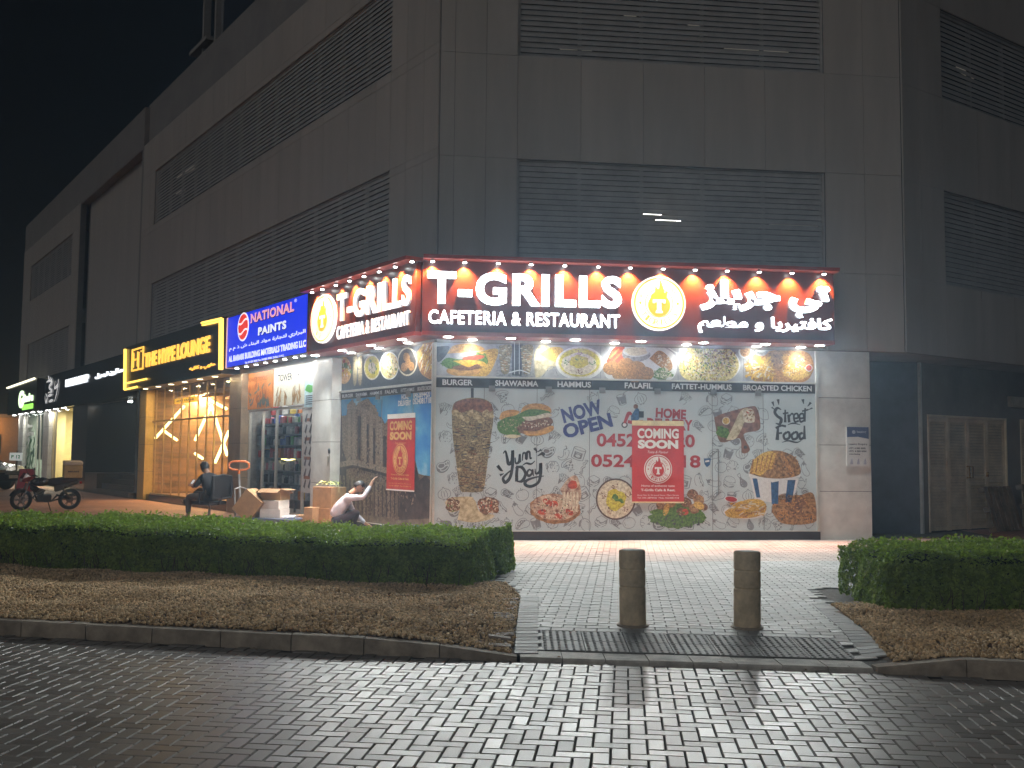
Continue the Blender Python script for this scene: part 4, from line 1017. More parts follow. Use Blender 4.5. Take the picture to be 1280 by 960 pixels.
mb = MB(MF)
for px in (604.5, 671, 737, 891, 955): 
    x = PF(px, 580)[0]; mb.box(x-.005, x+.005, FB, zb0, WO, WO+.0015)
mb.build('pane_seam', m_seam, film)
mb = MB(MF)
for px, py in ((615, 487), (686, 488), (753, 490), (822, 492), (892, 492), (948, 494)):
    x = PF(px, py)[0]; mb.box(x-.055, x+.055, zb0-.06, zb0+.045, WO-.02, WO+.03)
mb.build('patch_fitting', mat('fitting_grey', (.3, .3, .29), .35, metal=.7), shop)
x = PF(897, 590)[0]; mb = MB(MF); mb.tube([(x, .95, WO), (x, .95, .05), (x, 1.75, .05), (x, 1.75, WO)], .012, 8); mb.build('handle', m_can, shop)
# names under the dishes
mb = MB(MF)
for s, l, r in (('BURGER', 553, 591), ('SHAWARMA', 619, 673), ('HAMMUS', 697, 739), ('FALAFIL', 781, 816), ('FATTET-HUMMUS', 840, 915), ('BROASTED CHICKEN', 929, 1015)):
    mb.text(s, PF(l, 480)[0], PF(r, 480)[0], zb0+.04, zb1-.03, WO+.008, bold=.03)
mb.build('lettering', m_pw, band)

# --- doodle line drawings all over the film
keep_out = [(700, 500, 764, 548), (618, 562, 682, 610), (738, 541, 880, 587), (810, 510, 868, 540), (966, 500, 1014, 556), (776, 505, 806, 536)]
glyphs = '\U0001F354\U0001F355\U0001F32E\U0001F35F\U0001F32F\U0001F969\U0001F32D\U0001F357\U0001F953\U0001F964\U0001F34B\U0001F345\U0001F336\U0001F346\U0001F959\U0001FAD6\U0001F9C5\U0001F96A\U0001F950\U0001F96B'
mb = MB(MF); k = 0
rd = random.Random(5); sp = .285
for j in range(10):
    for i in range(26):
        x = FX0+.17+i*sp*.97+(.17 if j % 2 else 0)+rd.uniform(-.03, .03); y = FB+.13+j*.25+rd.uniform(-.025, .025)
        if x > FX1-.14 or y > zb0-.13: continue
        k += 1
        Wp = MF @ Vector((x, y, 0)); v = Wp-EYEV; 
        q = [PF(a, 560)[0] for a in (0, 1)]
        if any(PF(a, 580)[0]-.04 < x < PF(c_, 580)[0]+.04 and PF((a+c_)/2, d)[1]-.04 < y < PF((a+c_)/2, b)[1]+.04 for a, b, c_, d in keep_out): continue
        g = glyphs[(k*7+j*3) % len(glyphs)]
        if not text_mesh(g, 0.0, 0, 2): continue
        s = .118
        mb.text(g, x-s, x+s, y-s, y+s, WO+.0012, rot=rd.uniform(-.6, .6), bold=0.0, res=2)
mb.build('doodle_print', m_line, film)

# --- food pictures: flat prints, several inks
def ink(n, c, c2=None, scale=25, **k):
    c2 = c2 or tuple(v*.72 for v in c); k.setdefault('detail', 9.0)
    m = mat('ink_'+n, c, .3, col2=tuple(v*.62 for v in c2), scale=scale*.8, **k)
    for e in m.node_tree.nodes:
        if e.type == 'VALTORGB': e.color_ramp.elements[0].position = .36; e.color_ramp.elements[1].position = .62
    return m
iMEAT = ink('meat', (.34, .27, .15), (.10, .075, .045), 14, stretch=(3, 3, 9), detail=8); iMEATT = ink('meat_top', (.30, .14, .09), (.12, .06, .04), 18); iONION = ink('onion', (.6, .5, .28), (.25, .16, .06), 18)
iBUN = ink('bun', (.62, .36, .12), (.45, .24, .08), 20); iGRN = ink('salad', (.13, .24, .05), (.04, .12, .02), 30); iBRN = ink('patty', (.26, .13, .07), (.09, .045, .03), 30); iCHEESE = ink('cheese', (.75, .45, .06), None)
iRED = ink('tomato', (.55, .09, .04), (.35, .05, .03)); iCREAM = ink('cream', (.72, .66, .50), (.6, .5, .34), 25); iWRAP = ink('wrap', (.62, .55, .36), (.42, .34, .18), 12); iPIZ = ink('pizza', (.62, .50, .36), (.26, .08, .05), 14, detail=8)
iCRUST = ink('crust', (.38, .20, .09), (.18, .09, .04), 20); iBOARD = ink('board', (.25, .13, .09), (.16, .08, .055), 12); iYEL = ink('fries', (.72, .48, .12), (.44, .24, .04), 40, detail=8); iCHK = ink('chicken', (.40, .23, .10), (.12, .055, .025), 22, detail=8)
iBLUE = ink('blue', (.05, .12, .25)); iNAVY = ink('navy', (.06, .075, .23), (.05, .065, .21)); iDRED = ink('deep_red', (.38, .05, .055), (.42, .05, .06)); iWHT = ink('white', (.66, .66, .64), (.9, .9, .88)); iBLK = ink('black', (.045, .05, .055), (.05, .055, .06))
iYG = ink('oil', (.62, .55, .06), (.45, .36, .04), 30); iBOWL = ink('bowl', (.12, .07, .055)); iTEAL = ink('teal', (.1, .4, .35)); iGREYT = ink('tin', (.36, .36, .36), (.2, .2, .2)); iORG = ink('crisp', (.52, .27, .10), (.22, .10, .03), 40, detail=8)
iRICE = ink('rice', (.80, .68, .30), (.38, .28, .06), 30, detail=9); iBACK = ink('table', (.42, .41, .42), (.30, .30, .31), 3); iDARK = ink('shade', (.07, .07, .08))
INKS = [iMEAT, iMEATT, iONION, iBUN, iGRN, iBRN, iCHEESE, iRED, iCREAM, iWRAP, iPIZ, iCRUST, iBOARD, iYEL, iCHK, iBLUE, iNAVY, iDRED, iWHT, iBLK, iYG, iBOWL, iTEAL, iGREYT, iORG, iRICE, iBACK, iDARK]
class Print(MB):
    """flat printed picture drawn in picture points of one wall"""
    def __init__(s, M, P, off): super().__init__(M); s.P = P; s.z = off
    def shape(s, pts, m, smooth=True, n=5):
        q = [s.P(*p, 0) for p in pts]
        if smooth: q = spline(q+[q[0]], n)[:-1]
        s.k = INKS.index(m); s.z += .00025; s.poly(q if area(q) > 0 else q[::-1], s.z); return s
    def oval(s, cx, cy, rx, ry, m, rot=0, n=26, rough=0.0, seed=1):
        r = random.Random(seed); c, d = math.cos(rot), math.sin(rot); P = []
        for i in range(n):
            k = 1+r.uniform(-rough, rough); a = 6.2832*i/n; x, y = rx*k*math.cos(a), ry*k*math.sin(a); P.append((cx+c*x-d*y, cy+d*x+c*y))
        return s.shape(P, m, False)
    def line(s, pts, wd, m, sm=True, n=6):
        q = [s.P(*p, 0) for p in pts]; q = spline(q, n) if sm and len(q) > 2 else q
        s.k = INKS.index(m); s.z += .00025; s.ribbon(q, wd, s.z); return s
    def specks(s, cx, cy, rx, ry, m, n, size, seed=3, L=1.0):
        r = random.Random(seed); s.k = INKS.index(m); s.z += .00025
        for i in range(n):
            a = r.uniform(0, 6.28); t = math.sqrt(r.uniform(0, 1)); x, y = s.P(cx+rx*t*math.cos(a), cy+ry*t*math.sin(a), 0); b = r.uniform(0, 6.28); h = size*r.uniform(.6, 1.3)
            u = (math.cos(b)*h*L, math.sin(b)*h*L); v = (-math.sin(b)*h*.5, math.cos(b)*h*.5)
            s.poly([(x-u[0], y-u[1]), (x+v[0], y+v[1]), (x+u[0], y+u[1]), (x-v[0], y-v[1])][::-1], s.z+r.uniform(0, .0002))
        return s
    def put(s, name, parent): return s.build(name, INKS, parent)
def area(q): return sum(q[i][0]*q[(i+1) % len(q)][1]-q[(i+1) % len(q)][0]*q[i][1] for i in range(len(q)))
ZP_ = WO+.002
# doner spit
p = Print(MF, PF, ZP_)
p.line([(590.5, 485), (590.5, 500)], .05, iBLK, False)
p.shape([(565, 520), (567, 505), (578, 499), (592, 497), (606, 499), (615, 506), (617, 522), (614, 545), (610, 575), (605, 610), (598, 615), (584, 615), (575, 611), (570, 575), (566, 545)], iMEAT)
p.shape([(566, 512), (570, 503), (590, 498), (610, 502), (616, 512), (606, 516), (590, 512), (576, 516)], iMEATT)
for i in range(8): p.oval(569+i*6.4, 516+(i % 3)*4, 4.5, 4.5, iONION, .3*i, 10, .3, i)
r_d = random.Random(2)
for i in range(90):
    y = r_d.uniform(530, 610); hw = 24-(y-530)*.11; x = 591+r_d.uniform(-hw, hw); p.line([(x-3.2, y), (x, y+r_d.uniform(-.6, 1.6)), (x+3.2, y)], [.01, .022, .008], (iONION, iBRN, iDARK)[i % 3], True, 2)
p.put('spit_roast_print', film)
# burger pair
p = Print(MF, PF, ZP_)
p.oval(640, 536, 17, 9, iGRN, .1, 24, .16, 2); p.oval(668, 532, 22, 13, iBRN, -.08, 24, .07, 3)
p.shape([(624, 523), (628, 515), (640, 512), (650, 515), (640, 522), (630, 527)], iBUN); p.shape([(650, 518), (655, 508), (670, 504), (686, 508), (689, 516), (676, 517), (662, 522)], iBUN)
p.shape([(622, 528), (632, 522), (645, 519), (660, 512), (676, 512), (688, 515), (682, 520), (664, 522), (652, 530), (640, 538), (628, 542), (622, 536)], iGRN)
p.shape([(652, 528), (668, 521), (688, 522), (690, 530), (672, 536), (654, 536)], iBRN); p.specks(670, 529, 17, 6, iCREAM, 30, .02, 4); p.shape([(652, 521), (668, 520), (684, 516), (690, 520), (676, 523), (660, 526)], iCREAM)
p.shape([(654, 538), (670, 539), (690, 532), (691, 538), (676, 544), (658, 544)], iBUN); p.shape([(628, 545), (640, 543), (652, 545), (640, 548)], iWRAP); p.specks(638, 532, 14, 8, iONION, 30, .02, 5); p.specks(668, 508, 16, 4, iCREAM, 20, .008, 5)
p.put('burger_print', film)
# wraps
p = Print(MF, PF, ZP_)
p.shape([(572, 650), (576, 636), (592, 624), (600, 640), (618, 644), (610, 650), (590, 653)], iWRAP); p.shape([(556, 628), (564, 622), (592, 622), (578, 636), (562, 640)], iWRAP); p.oval(566, 631, 9, 9, iBRN, 0, 16, .2, 1); p.oval(610, 632, 13, 11, iBRN, .4, 18, .2, 2)
p.specks(566, 631, 8, 8, iCREAM, 30, .022, 1); p.specks(610, 632, 12, 10, iCREAM, 45, .024, 2); p.specks(610, 632, 12, 10, iRED, 14, .02, 7); p.specks(566, 631, 8, 8, iGRN, 9, .02, 8); p.put('wrap_print', film)
# pizza with a lifted slice
p = Print(MF, PF, ZP_)
p.oval(694, 636, 32, 19, iCRUST, .05, 40, .03); p.oval(694, 634, 29.5, 16.5, iPIZ, .05, 36, .04); p.shape([(700, 612), (712, 597), (722, 596), (727, 618), (722, 628), (708, 624)], iPIZ); p.oval(716, 606, 6, 5.5, iRED, 0, 14, .1); p.oval(692, 630, 6, 4, iRED, 0, 14, .1)
for i in range(5): p.line([(706+i*4, 615), (705+i*4.2, 628), (703+i*4.4, 640)], [.03, .05, .03], iCREAM)
for i, (x, y) in enumerate(((678, 640), (698, 645), (684, 627), (712, 640))): p.oval(x, y, 5.5, 3.6, iRED, .2*i, 12, .1)
p.specks(694, 635, 27, 15, iCREAM, 110, .022, 3); p.specks(694, 635, 27, 15, iDARK, 30, .018, 9); p.specks(694, 635, 25, 14, iGRN, 14, .016, 10); p.put('pizza_print', film)
# hummus plate
p = Print(MF, PF, ZP_)
p.oval(770, 624, 25, 26, iBOWL, 0, 40); p.oval(770, 624, 23, 24, iCREAM, 0, 40); p.oval(770, 625, 13, 13, iYG, 0, 24, .12, 4); p.oval(770, 622, 5, 4, iGRN, .4, 10, .3); p.oval(777, 626, 4, 2.5, iGRN, .4, 10, .3)
for a in range(5): p.specks(770+17*math.cos(a*1.257-.4), 624+17*math.sin(a*1.257-.4), 4, 4, iMEATT, 9, .02, a)
p.put('dip_plate_print', film)
# grill board with herbs and kebab
p = Print(MF, PF, ZP_)
p.oval(848, 645, 36, 15, iGRN, 0, 40, .12, 3)
for i, (x, y, q) in enumerate(((866, 618, 7), (874, 625, 7), (858, 628, 7), (868, 636, 7), (852, 640, 6), (838, 628, 7), (880, 634, 5), (826, 632, 6))): p.oval(x, y, q, q*.9, (iBRN, iCHK)[i % 2], .3, 14, .08, i); p.specks(x, y, q*.7, q*.6, iONION, 8, .014, i)
p.oval(874, 632, 7, 4.5, iYEL, .4); p.oval(833, 637, 3.5, 8, iYEL, .3); p.oval(857, 640, 4, 4, iRED); p.specks(848, 652, 32, 8, iDARK, 60, .024, 2); p.specks(848, 648, 34, 10, iGRN, 90, .03, 12); p.put('kebab_platter_print', film)
# wrap on a cutting board
p = Print(MF, PF, ZP_)
p.shape([(893, 522), (904, 517), (938, 508), (947, 511), (951, 530), (948, 538), (930, 543), (938, 562), (928, 566), (925, 548), (906, 553), (898, 548)], iBOARD); p.oval(904, 540, 9, 7, iGRN, .5, 18, .2); p.oval(908, 526, 5, 5, iCREAM, 0, 18); p.oval(908, 526, 4, 4, iYEL, 0, 14)
p.shape([(908, 550), (917, 532), (926, 514), (936, 511), (930, 530), (920, 548)], iWRAP); p.shape([(928, 514), (940, 511), (944, 522), (942, 528), (931, 527)], iCREAM); p.specks(937, 519, 6, 7, iCHK, 28, .024, 5); p.specks(937, 519, 6, 7, iRED, 8, .018, 6); p.oval(932, 559, 2.2, 2.2, iDARK, 0, 10); p.put('board_print', film)
# bucket, fries, fried chicken
p = Print(MF, PF, ZP_)
p.shape([(938, 596), (944, 625), (964, 628), (992, 626), (999, 598)], iWHT, False)
for a, b, c_, d in ((941, 598, 946, 622), (964, 600, 965, 630), (985, 600, 982, 628)):
    w_ = 6 if a < 950 else 10
    p.shape([(a, b), (c_, d), (c_+w_*.8, d), (a+w_, b)], iBLUE, False)
p.shape([(936, 590), (966, 598), (1001, 592), (1001, 596), (966, 603), (937, 596)], iWHT, False)
p.shape([(937, 592), (942, 576), (956, 566), (970, 563), (984, 566), (996, 574), (1001, 592), (980, 598), (955, 597)], iCHK); p.shape([(938, 590), (944, 574), (957, 565), (968, 566), (962, 582), (952, 594)], iYEL)
for i in range(16): x = 940+i*1.7; p.line([(x, 592-i*.4), (x+2+i*.3, 574-i*.6)], .028, iYEL if i % 3 else iORG, False)
p.line([(976, 566), (984, 578), (992, 596)], [.05, .07], iORG); p.specks(984, 580, 15, 13, iDARK, 26, .018, 2); p.specks(984, 580, 15, 13, iORG, 26, .02, 3); p.put('bucket_print', film)
p = Print(MF, PF, ZP_)
p.oval(932, 640, 27, 9, iWHT, 0, 30)
p.shape([(906, 640), (918, 632), (936, 624), (954, 626), (958, 638), (946, 646), (924, 648), (910, 646)], iYEL)
r_d = random.Random(8)
for i in range(60): x, y = r_d.uniform(910, 950), r_d.uniform(630, 645); a = r_d.uniform(-.7, .4); p.line([(x, y), (x+9*math.cos(a), y+9*math.sin(a))], .026, (iYEL, iCHEESE, iORG, iCREAM)[i % 4], False)
p.oval(914, 624, 8.5, 4, iWHT, .15); p.oval(914, 624, 7.5, 3.2, iDRED, .15); p.put('chips_print', film)
p = Print(MF, PF, ZP_)
p.shape([(965, 640), (968, 625), (980, 617), (1000, 619), (1016, 616), (1021, 635), (1020, 652), (996, 656), (976, 653)], iCHK)
for i, (x, y) in enumerate(((975, 630), (988, 626), (1002, 628), (1012, 634), (980, 644), (997, 640), (1000, 650), (1012, 648))): p.oval(x, y, 8, 7, (iCHK, iORG, iBRN)[i % 3], 0, 14, .2, i); p.specks(x, y, 7, 6, (iORG, iDARK, iBUN)[i % 3], 16, .02, i)
p.put('fried_chicken_print', film)
# --- lettering on the film
def tilt_text(s, px0, px1, py0, py1, rot, m, bold, name='lettering', z=.0022):
    a = PF(px0, py1); b = PF(px1, py0); mb = MB(MF); mb.text(s, a[0], b[0], a[1], b[1], WO+z, bold=bold, rot=rot); return mb.build(name, m, film)
tilt_text('NOW', 702, 753, 505, 523, R(15), iNAVY, .045); tilt_text('OPEN', 703, 766, 523.5, 541, R(15), iNAVY, .045)
tilt_text('HOME', 820, 858, 511, 523, R(-3), iDRED, .045); tilt_text('DELIVERY', 809, 866, 524, 537, R(-2), iDRED, .045)
tilt_text('0452894420', 746, 869, 543, 558.5, 0, iDRED, .03); tilt_text('0524081718', 739, 876, 569, 584, 0, iDRED, .03)
p = Print(MF, PF, ZP_)      # delivery rider mark
p.oval(781, 531, 4, 4, iBLK, 0, 14); p.oval(781, 531, 2.4, 2.4, iWHT, 0, 12); p.line([(781, 529), (786, 517), (790, 518)], [.05, .07, .04], iDRED); p.shape([(789, 520), (795, 511), (799, 512), (799, 524), (790, 526)], iBLUE); p.oval(795, 508, 3, 3, iBOARD, 0, 12); p.shape([(799, 514), (805, 514), (805, 522), (799, 522)], iBLK, False); p.line([(785, 527), (792, 528), (804, 527)], .06, iDRED); p.put('rider_print', film)
def brush(strokes, m=iBLK, name='lettering', z=.0022):
    mb = MB(MF)
    for pts, wd in strokes: mb.ribbon(spline([PF(*q) for q in pts], 7), wd, WO+z+.0001*random.random())
    mb.build(name, m, film)
W1, W2 = [.015, .06, .05, .06, .015], [.02, .05, .02]
brush([([(629, 567), (632, 564), (634, 572), (636, 580), (640, 576), (641, 563), (641, 580), (638, 596), (632, 603), (629, 598), (634, 592), (641, 586)], W1), ([(644, 572), (645, 579), (649, 577), (650, 568), (651, 578)], W2), ([(653, 576), (654, 567), (657, 567), (658, 574), (659, 566), (662, 565), (663, 573), (665, 572)], W2),
       ([(647, 582), (646, 592), (646, 602)], [.05, .06]), ([(644, 585), (652, 584), (657, 592), (653, 601), (646, 602)], W1), ([(666, 590), (662, 587), (659, 591), (661, 595), (665, 592), (666, 587), (667, 595)], W2), ([(669, 586), (670, 592), (675, 589), (676, 579), (676, 592), (673, 603), (664, 608), (657, 606), (658, 601), (668, 597), (680, 595)], W1),
       ([(653, 582), (658, 579), (664, 580), (669, 576)], [.01, .04, .01]), ([(668, 560), (671, 564), (670, 566)], [.05, .01]), ([(672, 570), (678, 567), (681, 569)], [.01, .06, .05]), ([(672, 565), (677, 562)], [.01, .04]), ([(622, 582), (626, 587), (629, 589)], [.06, .05, .01]), ([(625, 594), (630, 592)], [.05, .01]),
       # Street Food
       ([(977, 512), (972, 510), (969, 515), (972, 520), (977, 524), (975, 530), (970, 529)], W1), ([(982, 512), (982, 528)], [.03, .05]), ([(979, 517), (986, 516)], .03), ([(986, 518), (987, 528)], .05), ([(987, 521), (990, 517), (992, 518)], [.02, .04]), ([(993, 523), (998, 522), (997, 517), (993, 519), (994, 527), (999, 526)], .035), ([(1000, 523), (1005, 522), (1004, 517), (1000, 519), (1001, 527), (1005, 526)], .035), ([(1007, 510), (1006, 527)], [.03, .05]), ([(1003, 514), (1011, 512)], .03),
       ([(973, 534), (972, 550)], [.04, .07]), ([(970, 535), (977, 532), (983, 533)], .04), ([(972, 542), (978, 541)], .035), ([(984, 540), (980, 544), (982, 549), (987, 547), (987, 541), (984, 540)], .045), ([(994, 540), (990, 544), (992, 549), (997, 547), (997, 541), (994, 540)], .045), ([(1004, 541), (1000, 543), (1001, 549), (1005, 547)], .045), ([(1006, 532), (1006, 549)], [.03, .06]),
       ([(978, 553), (986, 551), (996, 553), (1002, 551)], [.01, .035, .01]), ([(985, 531), (992, 529), (1001, 531)], [.01, .03, .01]), ([(966, 502), (968, 508)], [.05, .01]), ([(973, 499), (974, 506)], [.06, .01]), ([(1005, 505), (1004, 499)], [.01, .06]), ([(1010, 508), (1014, 503)], [.01, .05]), ([(1011, 512), (1016, 510)], [.01, .03]), ([(965, 509), (969, 512)], [.03, .01])])
p = Print(MF, PF, ZP_); p.shape([(880, 573), (889, 573), (888, 581), (884, 584), (881, 580)], iBLUE, False); p.line([(882, 577), (887, 576)], .03, iWHT, False); p.put('sticker', film)

# --- strip of dish photographs above the band
ban = thing('food_banner', 'banner of six dish pictures right under the long maroon sign', 'banner', MF @ T(3.5, zb1+.03, WO))
BOFF = WO
mb = MB(MF); mb.box(FX0, FX1, zb1+.031, FT_, WO-.02, WO); bb = mb.build('banner_sheet', iBACK, ban)
ZB_ = WO+.001
p = Print(MF, PF, ZB_)
p.shape([(545, 432), (600, 432), (597, 471), (545, 471)], ink('table', (0, 0, 0)), False); p.shape([(546, 433), (562, 433), (556, 446), (547, 452)], iDARK)
p.shape([(597, 440), (622, 436), (618, 455), (608, 470), (590, 469)], iYEL); p.oval(579, 464, 21, 6.5, iBUN, .03); p.shape([(552, 452), (560, 447), (578, 449), (600, 442), (610, 450), (606, 456), (586, 454), (566, 461), (556, 458)], iGRN, True); p.specks(562, 454, 10, 6, iGRN, 40, .03, 2); p.specks(600, 446, 8, 5, iGRN, 26, .03, 3)
p.oval(584, 459, 19, 4, iBRN, -.05, 20, .1); p.oval(592, 447, 14, 3, iRED, -.1); p.shape([(566, 451), (586, 450), (604, 452), (608, 458), (596, 455), (586, 459), (574, 454)], iCHEESE); p.shape([(559, 442), (566, 432.5), (582, 429.5), (596, 431), (606, 437), (586, 440), (572, 441)], iBUN); p.specks(580, 435, 16, 4, iCREAM, 26, .008, 2); p.put('burger_picture', bb)
p = Print(MF, PF, ZB_)
p.shape([(622, 426), (668, 428), (667, 474), (620, 472)], iGREYT, False); p.shape([(640, 428), (654, 429), (652, 470), (640, 469)], iDARK, False)
for x, q in ((631.5, 8), (658.5, 7.5)):
    p.shape([(x-q, 432), (x+q, 432), (x+q*.8, 452), (x+q*.5, 466), (x-q*.5, 466), (x-q*.8, 452)], iMEAT)
    for i in range(60): rr = random.uniform(-1, 1); y = random.uniform(434, 464); k_ = q*(1-(y-434)*.016); p.line([(x+rr*k_-1.4, y), (x+rr*k_+1.4, y+.4)], .016, (iCREAM, iONION, iORG)[i % 3], False)
for x in (643, 649): p.line([(x, 428), (x, 468)], .012, iWHT, False)
p.line([(636, 466), (650, 463), (662, 467)], .02, iWHT); p.put('shawarma_picture', bb)
p = Print(MF, PF, ZB_)
p.shape([(668, 442), (676, 430), (690, 436), (700, 452), (684, 464), (670, 472)], iWRAP); p.shape([(674, 442), (690, 434), (704, 436), (700, 452), (688, 450)], iYEL); p.line([(676, 474), (690, 458), (698, 470)], .02, iGREYT); p.oval(725, 454, 30, 21, iWHT, 0, 40); p.oval(724.5, 453, 27, 19, iCREAM, 0, 36); 
p.oval(724.5, 453, 25.5, 17.5, ink('oil_ring', (.70, .66, .10), (.55, .5, .12), 20) if False else iYG, 0, 36); p.oval(724, 455, 22, 14, iCREAM, 0, 30, .04); p.oval(724, 452, 12, 8, iYG, 0, 24, .1)
for a in range(4): p.specks(724+17*math.cos(a*1.571), 453+12*math.sin(a*1.571), 4, 3, (iGRN, iMEATT)[a % 2], 10, .02, a)
p.specks(724, 452, 8, 5, iGRN, 12, .018, 6); p.put('dip_picture', bb)
p = Print(MF, PF, ZB_)
p.oval(800, 458, 46, 27, iWHT, 0, 44) if False else p.shape([(753, 458), (762, 438), (785, 428), (815, 429), (840, 440), (847, 455), (838, 475), (800, 475.5), (762, 474)], iWHT)
p.shape([(758, 452), (766, 436), (779, 432), (784, 446), (770, 456)], iRED); p.line([(762, 448), (774, 436)], .03, iORG); p.line([(767, 451), (778, 440)], .03, iORG); p.oval(795.5, 443, 18, 9, iGREYT, 0, 24); p.oval(795.5, 439, 17, 7, iWHT, 0, 24); p.oval(795.5, 439, 14, 5.5, iCREAM, 0, 20, .1)
p.shape([(812, 448), (824, 438), (836, 446), (841, 458), (836, 464), (822, 456)], iORG); p.specks(828, 451, 10, 7, iCREAM, 24, .026, 3); p.oval(828, 468, 12, 7, iGRN, 0, 20, .25, 2); p.specks(828, 467, 12, 7, iCREAM, 36, .03, 7, 1.6); p.specks(828, 467, 12, 7, iGRN, 30, .025, 8)
for i, (x, y) in enumerate(((765, 460), (783, 456), (797, 460), (807, 467), (776, 467), (794, 469))): p.oval(x, y, 11, 8.5, iORG, 0, 22, .06, i); p.specks(x, y, 9, 7, (iBUN, iCHK)[i % 2], 40, .012, i); p.line([(x-10, y+4), (x-3, y+8), (x+7, y+6)], .015, iCHK)
p.put('falafel_picture', bb)
p = Print(MF, PF, ZB_)
p.line([(835, 434), (848, 442), (858, 444)], .02, iWHT); p.oval(887, 455, 39, 25, iWHT, .05, 40); p.shape([(849, 460), (852, 442), (868, 431.5), (890, 430.5), (912, 436), (923, 450), (922, 464), (908, 476), (866, 476), (853, 470)], iRICE)
for m_, n_, s_, L_ in ((iCREAM, 220, .022, 1.6), (iYG, 110, .022, 1.2), (iORG, 70, .024, 1), (iGRN, 90, .022, 1.2), (iBRN, 60, .022, 1)): p.specks(887, 454, 35, 22, m_, n_, s_, n_, L_)
p.specks(900, 442, 20, 8, iBRN, 40, .024, 5, 1.3); p.oval(932, 439.5, 8.5, 8.5, iWHT, 0, 24); p.oval(932, 439.5, 6.5, 6.5, iORG, 0, 20); p.put('rice_picture', bb)
p = Print(MF, PF, ZB_)
p.shape([(932, 458), (940, 445), (955, 440), (990, 436), (1010, 441), (1017, 452), (1016, 466), (1002, 478), (950, 478), (938, 470)], iORG); p.oval(952, 436, 10, 9, iGREYT, 0, 20); p.oval(952, 434, 8.5, 6.5, iWHT, 0, 20)
p.shape([(960, 442), (975, 438), (980, 452), (974, 464), (964, 452)], iCHK); p.oval(990, 448, 12, 8, iBUN, 0, 20, .12); p.oval(996, 464, 17, 11, iYEL, 0, 24, .12); p.specks(992, 456, 16, 14, iORG, 60, .022, 3); p.specks(992, 456, 16, 14, iCREAM, 50, .02, 4)
r_d = random.Random(12)
for i in range(85): x, y = r_d.uniform(934, 966), r_d.uniform(448, 474); a = r_d.choice((1.2, .9, .3, -.4, 1.6))+r_d.uniform(-.2, .2); p.line([(x-4*math.cos(a), y+4*math.sin(a)), (x+4*math.cos(a), y-4*math.sin(a))], .03, (iYEL, iCREAM, iCHEESE, iYEL)[i % 4], False)
p.oval(1011, 460, 4.5, 4.5, iWHT, 0, 14); p.oval(1011, 460, 3.6, 3.6, iRED, 0, 14); p.put('chicken_picture', bb)
mb = MB(MF)
for px in (621, 668, 751, 848, 930): x = PF(px, 455)[0]; mb.box(x-.004, x+.004, zb1+.031, FT_, WO, WO+.0012)
mb.build('sheet_seam', m_seam, bb)

# ------------------------------------------------------------------ side street face of the same shop: picture of ruins under a blue sky
LX0, LX1 = pA[1]+.0, -.075
LW = -.02
side = thing('shopfront', 'side shop front printed with stone ruins under a blue sky', 'shop front', ML @ T((LX0+LX1)/2, .12, LW))
lb0, lb1 = 2.72, 2.86
mb = MB(ML); mb.box(LX0, LX1+.05, .05, .27, -.2, .02); mb.build('plinth', m_plinth, side)
m_sky = None
def sky_print():
    m = bpy.data.materials.new('sky_print'); m.use_nodes = True; N, K = m.node_tree.nodes, m.node_tree.links; b = N['Principled BSDF']
    tc = N.new('ShaderNodeTexCoord'); mp = N.new('ShaderNodeMapping'); mp.inputs['Scale'].default_value = (.9, .9, 2.2); K.new(tc.outputs['Object'], mp.inputs[0]); nz = N.new('ShaderNodeTexNoise'); nz.inputs['Scale'].default_value = 1.6; nz.inputs['Detail'].default_value = 7; K.new(mp.outputs[0], nz.inputs[0])
    rp = N.new('ShaderNodeValToRGB'); e = rp.color_ramp.elements; e[0].position = .35; e[0].color = (.05, .20, .52, 1); e[1].position = .75; e[1].color = (.50, .66, .68, 1); x = e.new(.55); x.color = (.12, .36, .58, 1); K.new(nz.outputs['Fac'], rp.inputs[0]); K.new(rp.outputs[0], b.inputs['Base Color']); b.inputs['Roughness'].default_value = .22; b.inputs['Coat Weight'].default_value = .4; return m
mb = MB(ML); mb.box(LX0, LX1, FB, lb0, LW-.02, LW); lf = mb.build('window_film', sky_print(), side)
iST = ink('stone', (.26, .20, .14), (.06, .045, .035), 5, stretch=(6, 6, 2), detail=9); iSTL = ink('stone_light', (.32, .26, .19), (.16, .12, .085), 7, stretch=(5, 5, 2), detail=9); iSTD = ink('stone_dark', (.07, .055, .05), (.03, .026, .024), 6, detail=8); iSAND = ink('sand', (.20, .165, .12), (.12, .10, .075), 6, detail=8)
INKS += [iST, iSTL, iSTD, iSAND]
p = Print(ML, PL, LW+.001)
p.shape([(419, 497), (425, 500), (426, 520), (432, 519), (434, 505), (440, 498), (443, 508), (446, 505), (456, 503), (460, 498), (464, 507), (468, 506), (470, 522), (476, 521), (480, 530), (486, 520), (490, 540), (492, 585), (500, 590), (505, 600), (512, 590), (518, 575), (522, 592), (528, 594), (536, 595), (541, 606), (541, 655), (418, 655)], iST, False)
p.shape([(419, 520), (426, 522), (427, 560), (432, 575), (432, 640), (418, 642)], iSTD, False)
for x, y0, y1, wd in ((434, 512, 580, 3.5), (439.5, 503, 578, 4), (452, 512, 580, 5), (461, 508, 585, 4), (469, 514, 585, 3), (473, 528, 588, 4)): p.shape([(x, y0), (x+wd, y0+1), (x+wd, y1), (x, y1)], iSTL, False)
for x, y0, y1, wd in ((446, 520, 575, 4), (457.5, 530, 578, 2.5), (465.5, 535, 580, 2.5), (478, 545, 590, 4)): p.shape([(x, y0), (x+wd, y0), (x+wd, y1), (x, y1)], iSTD, False)
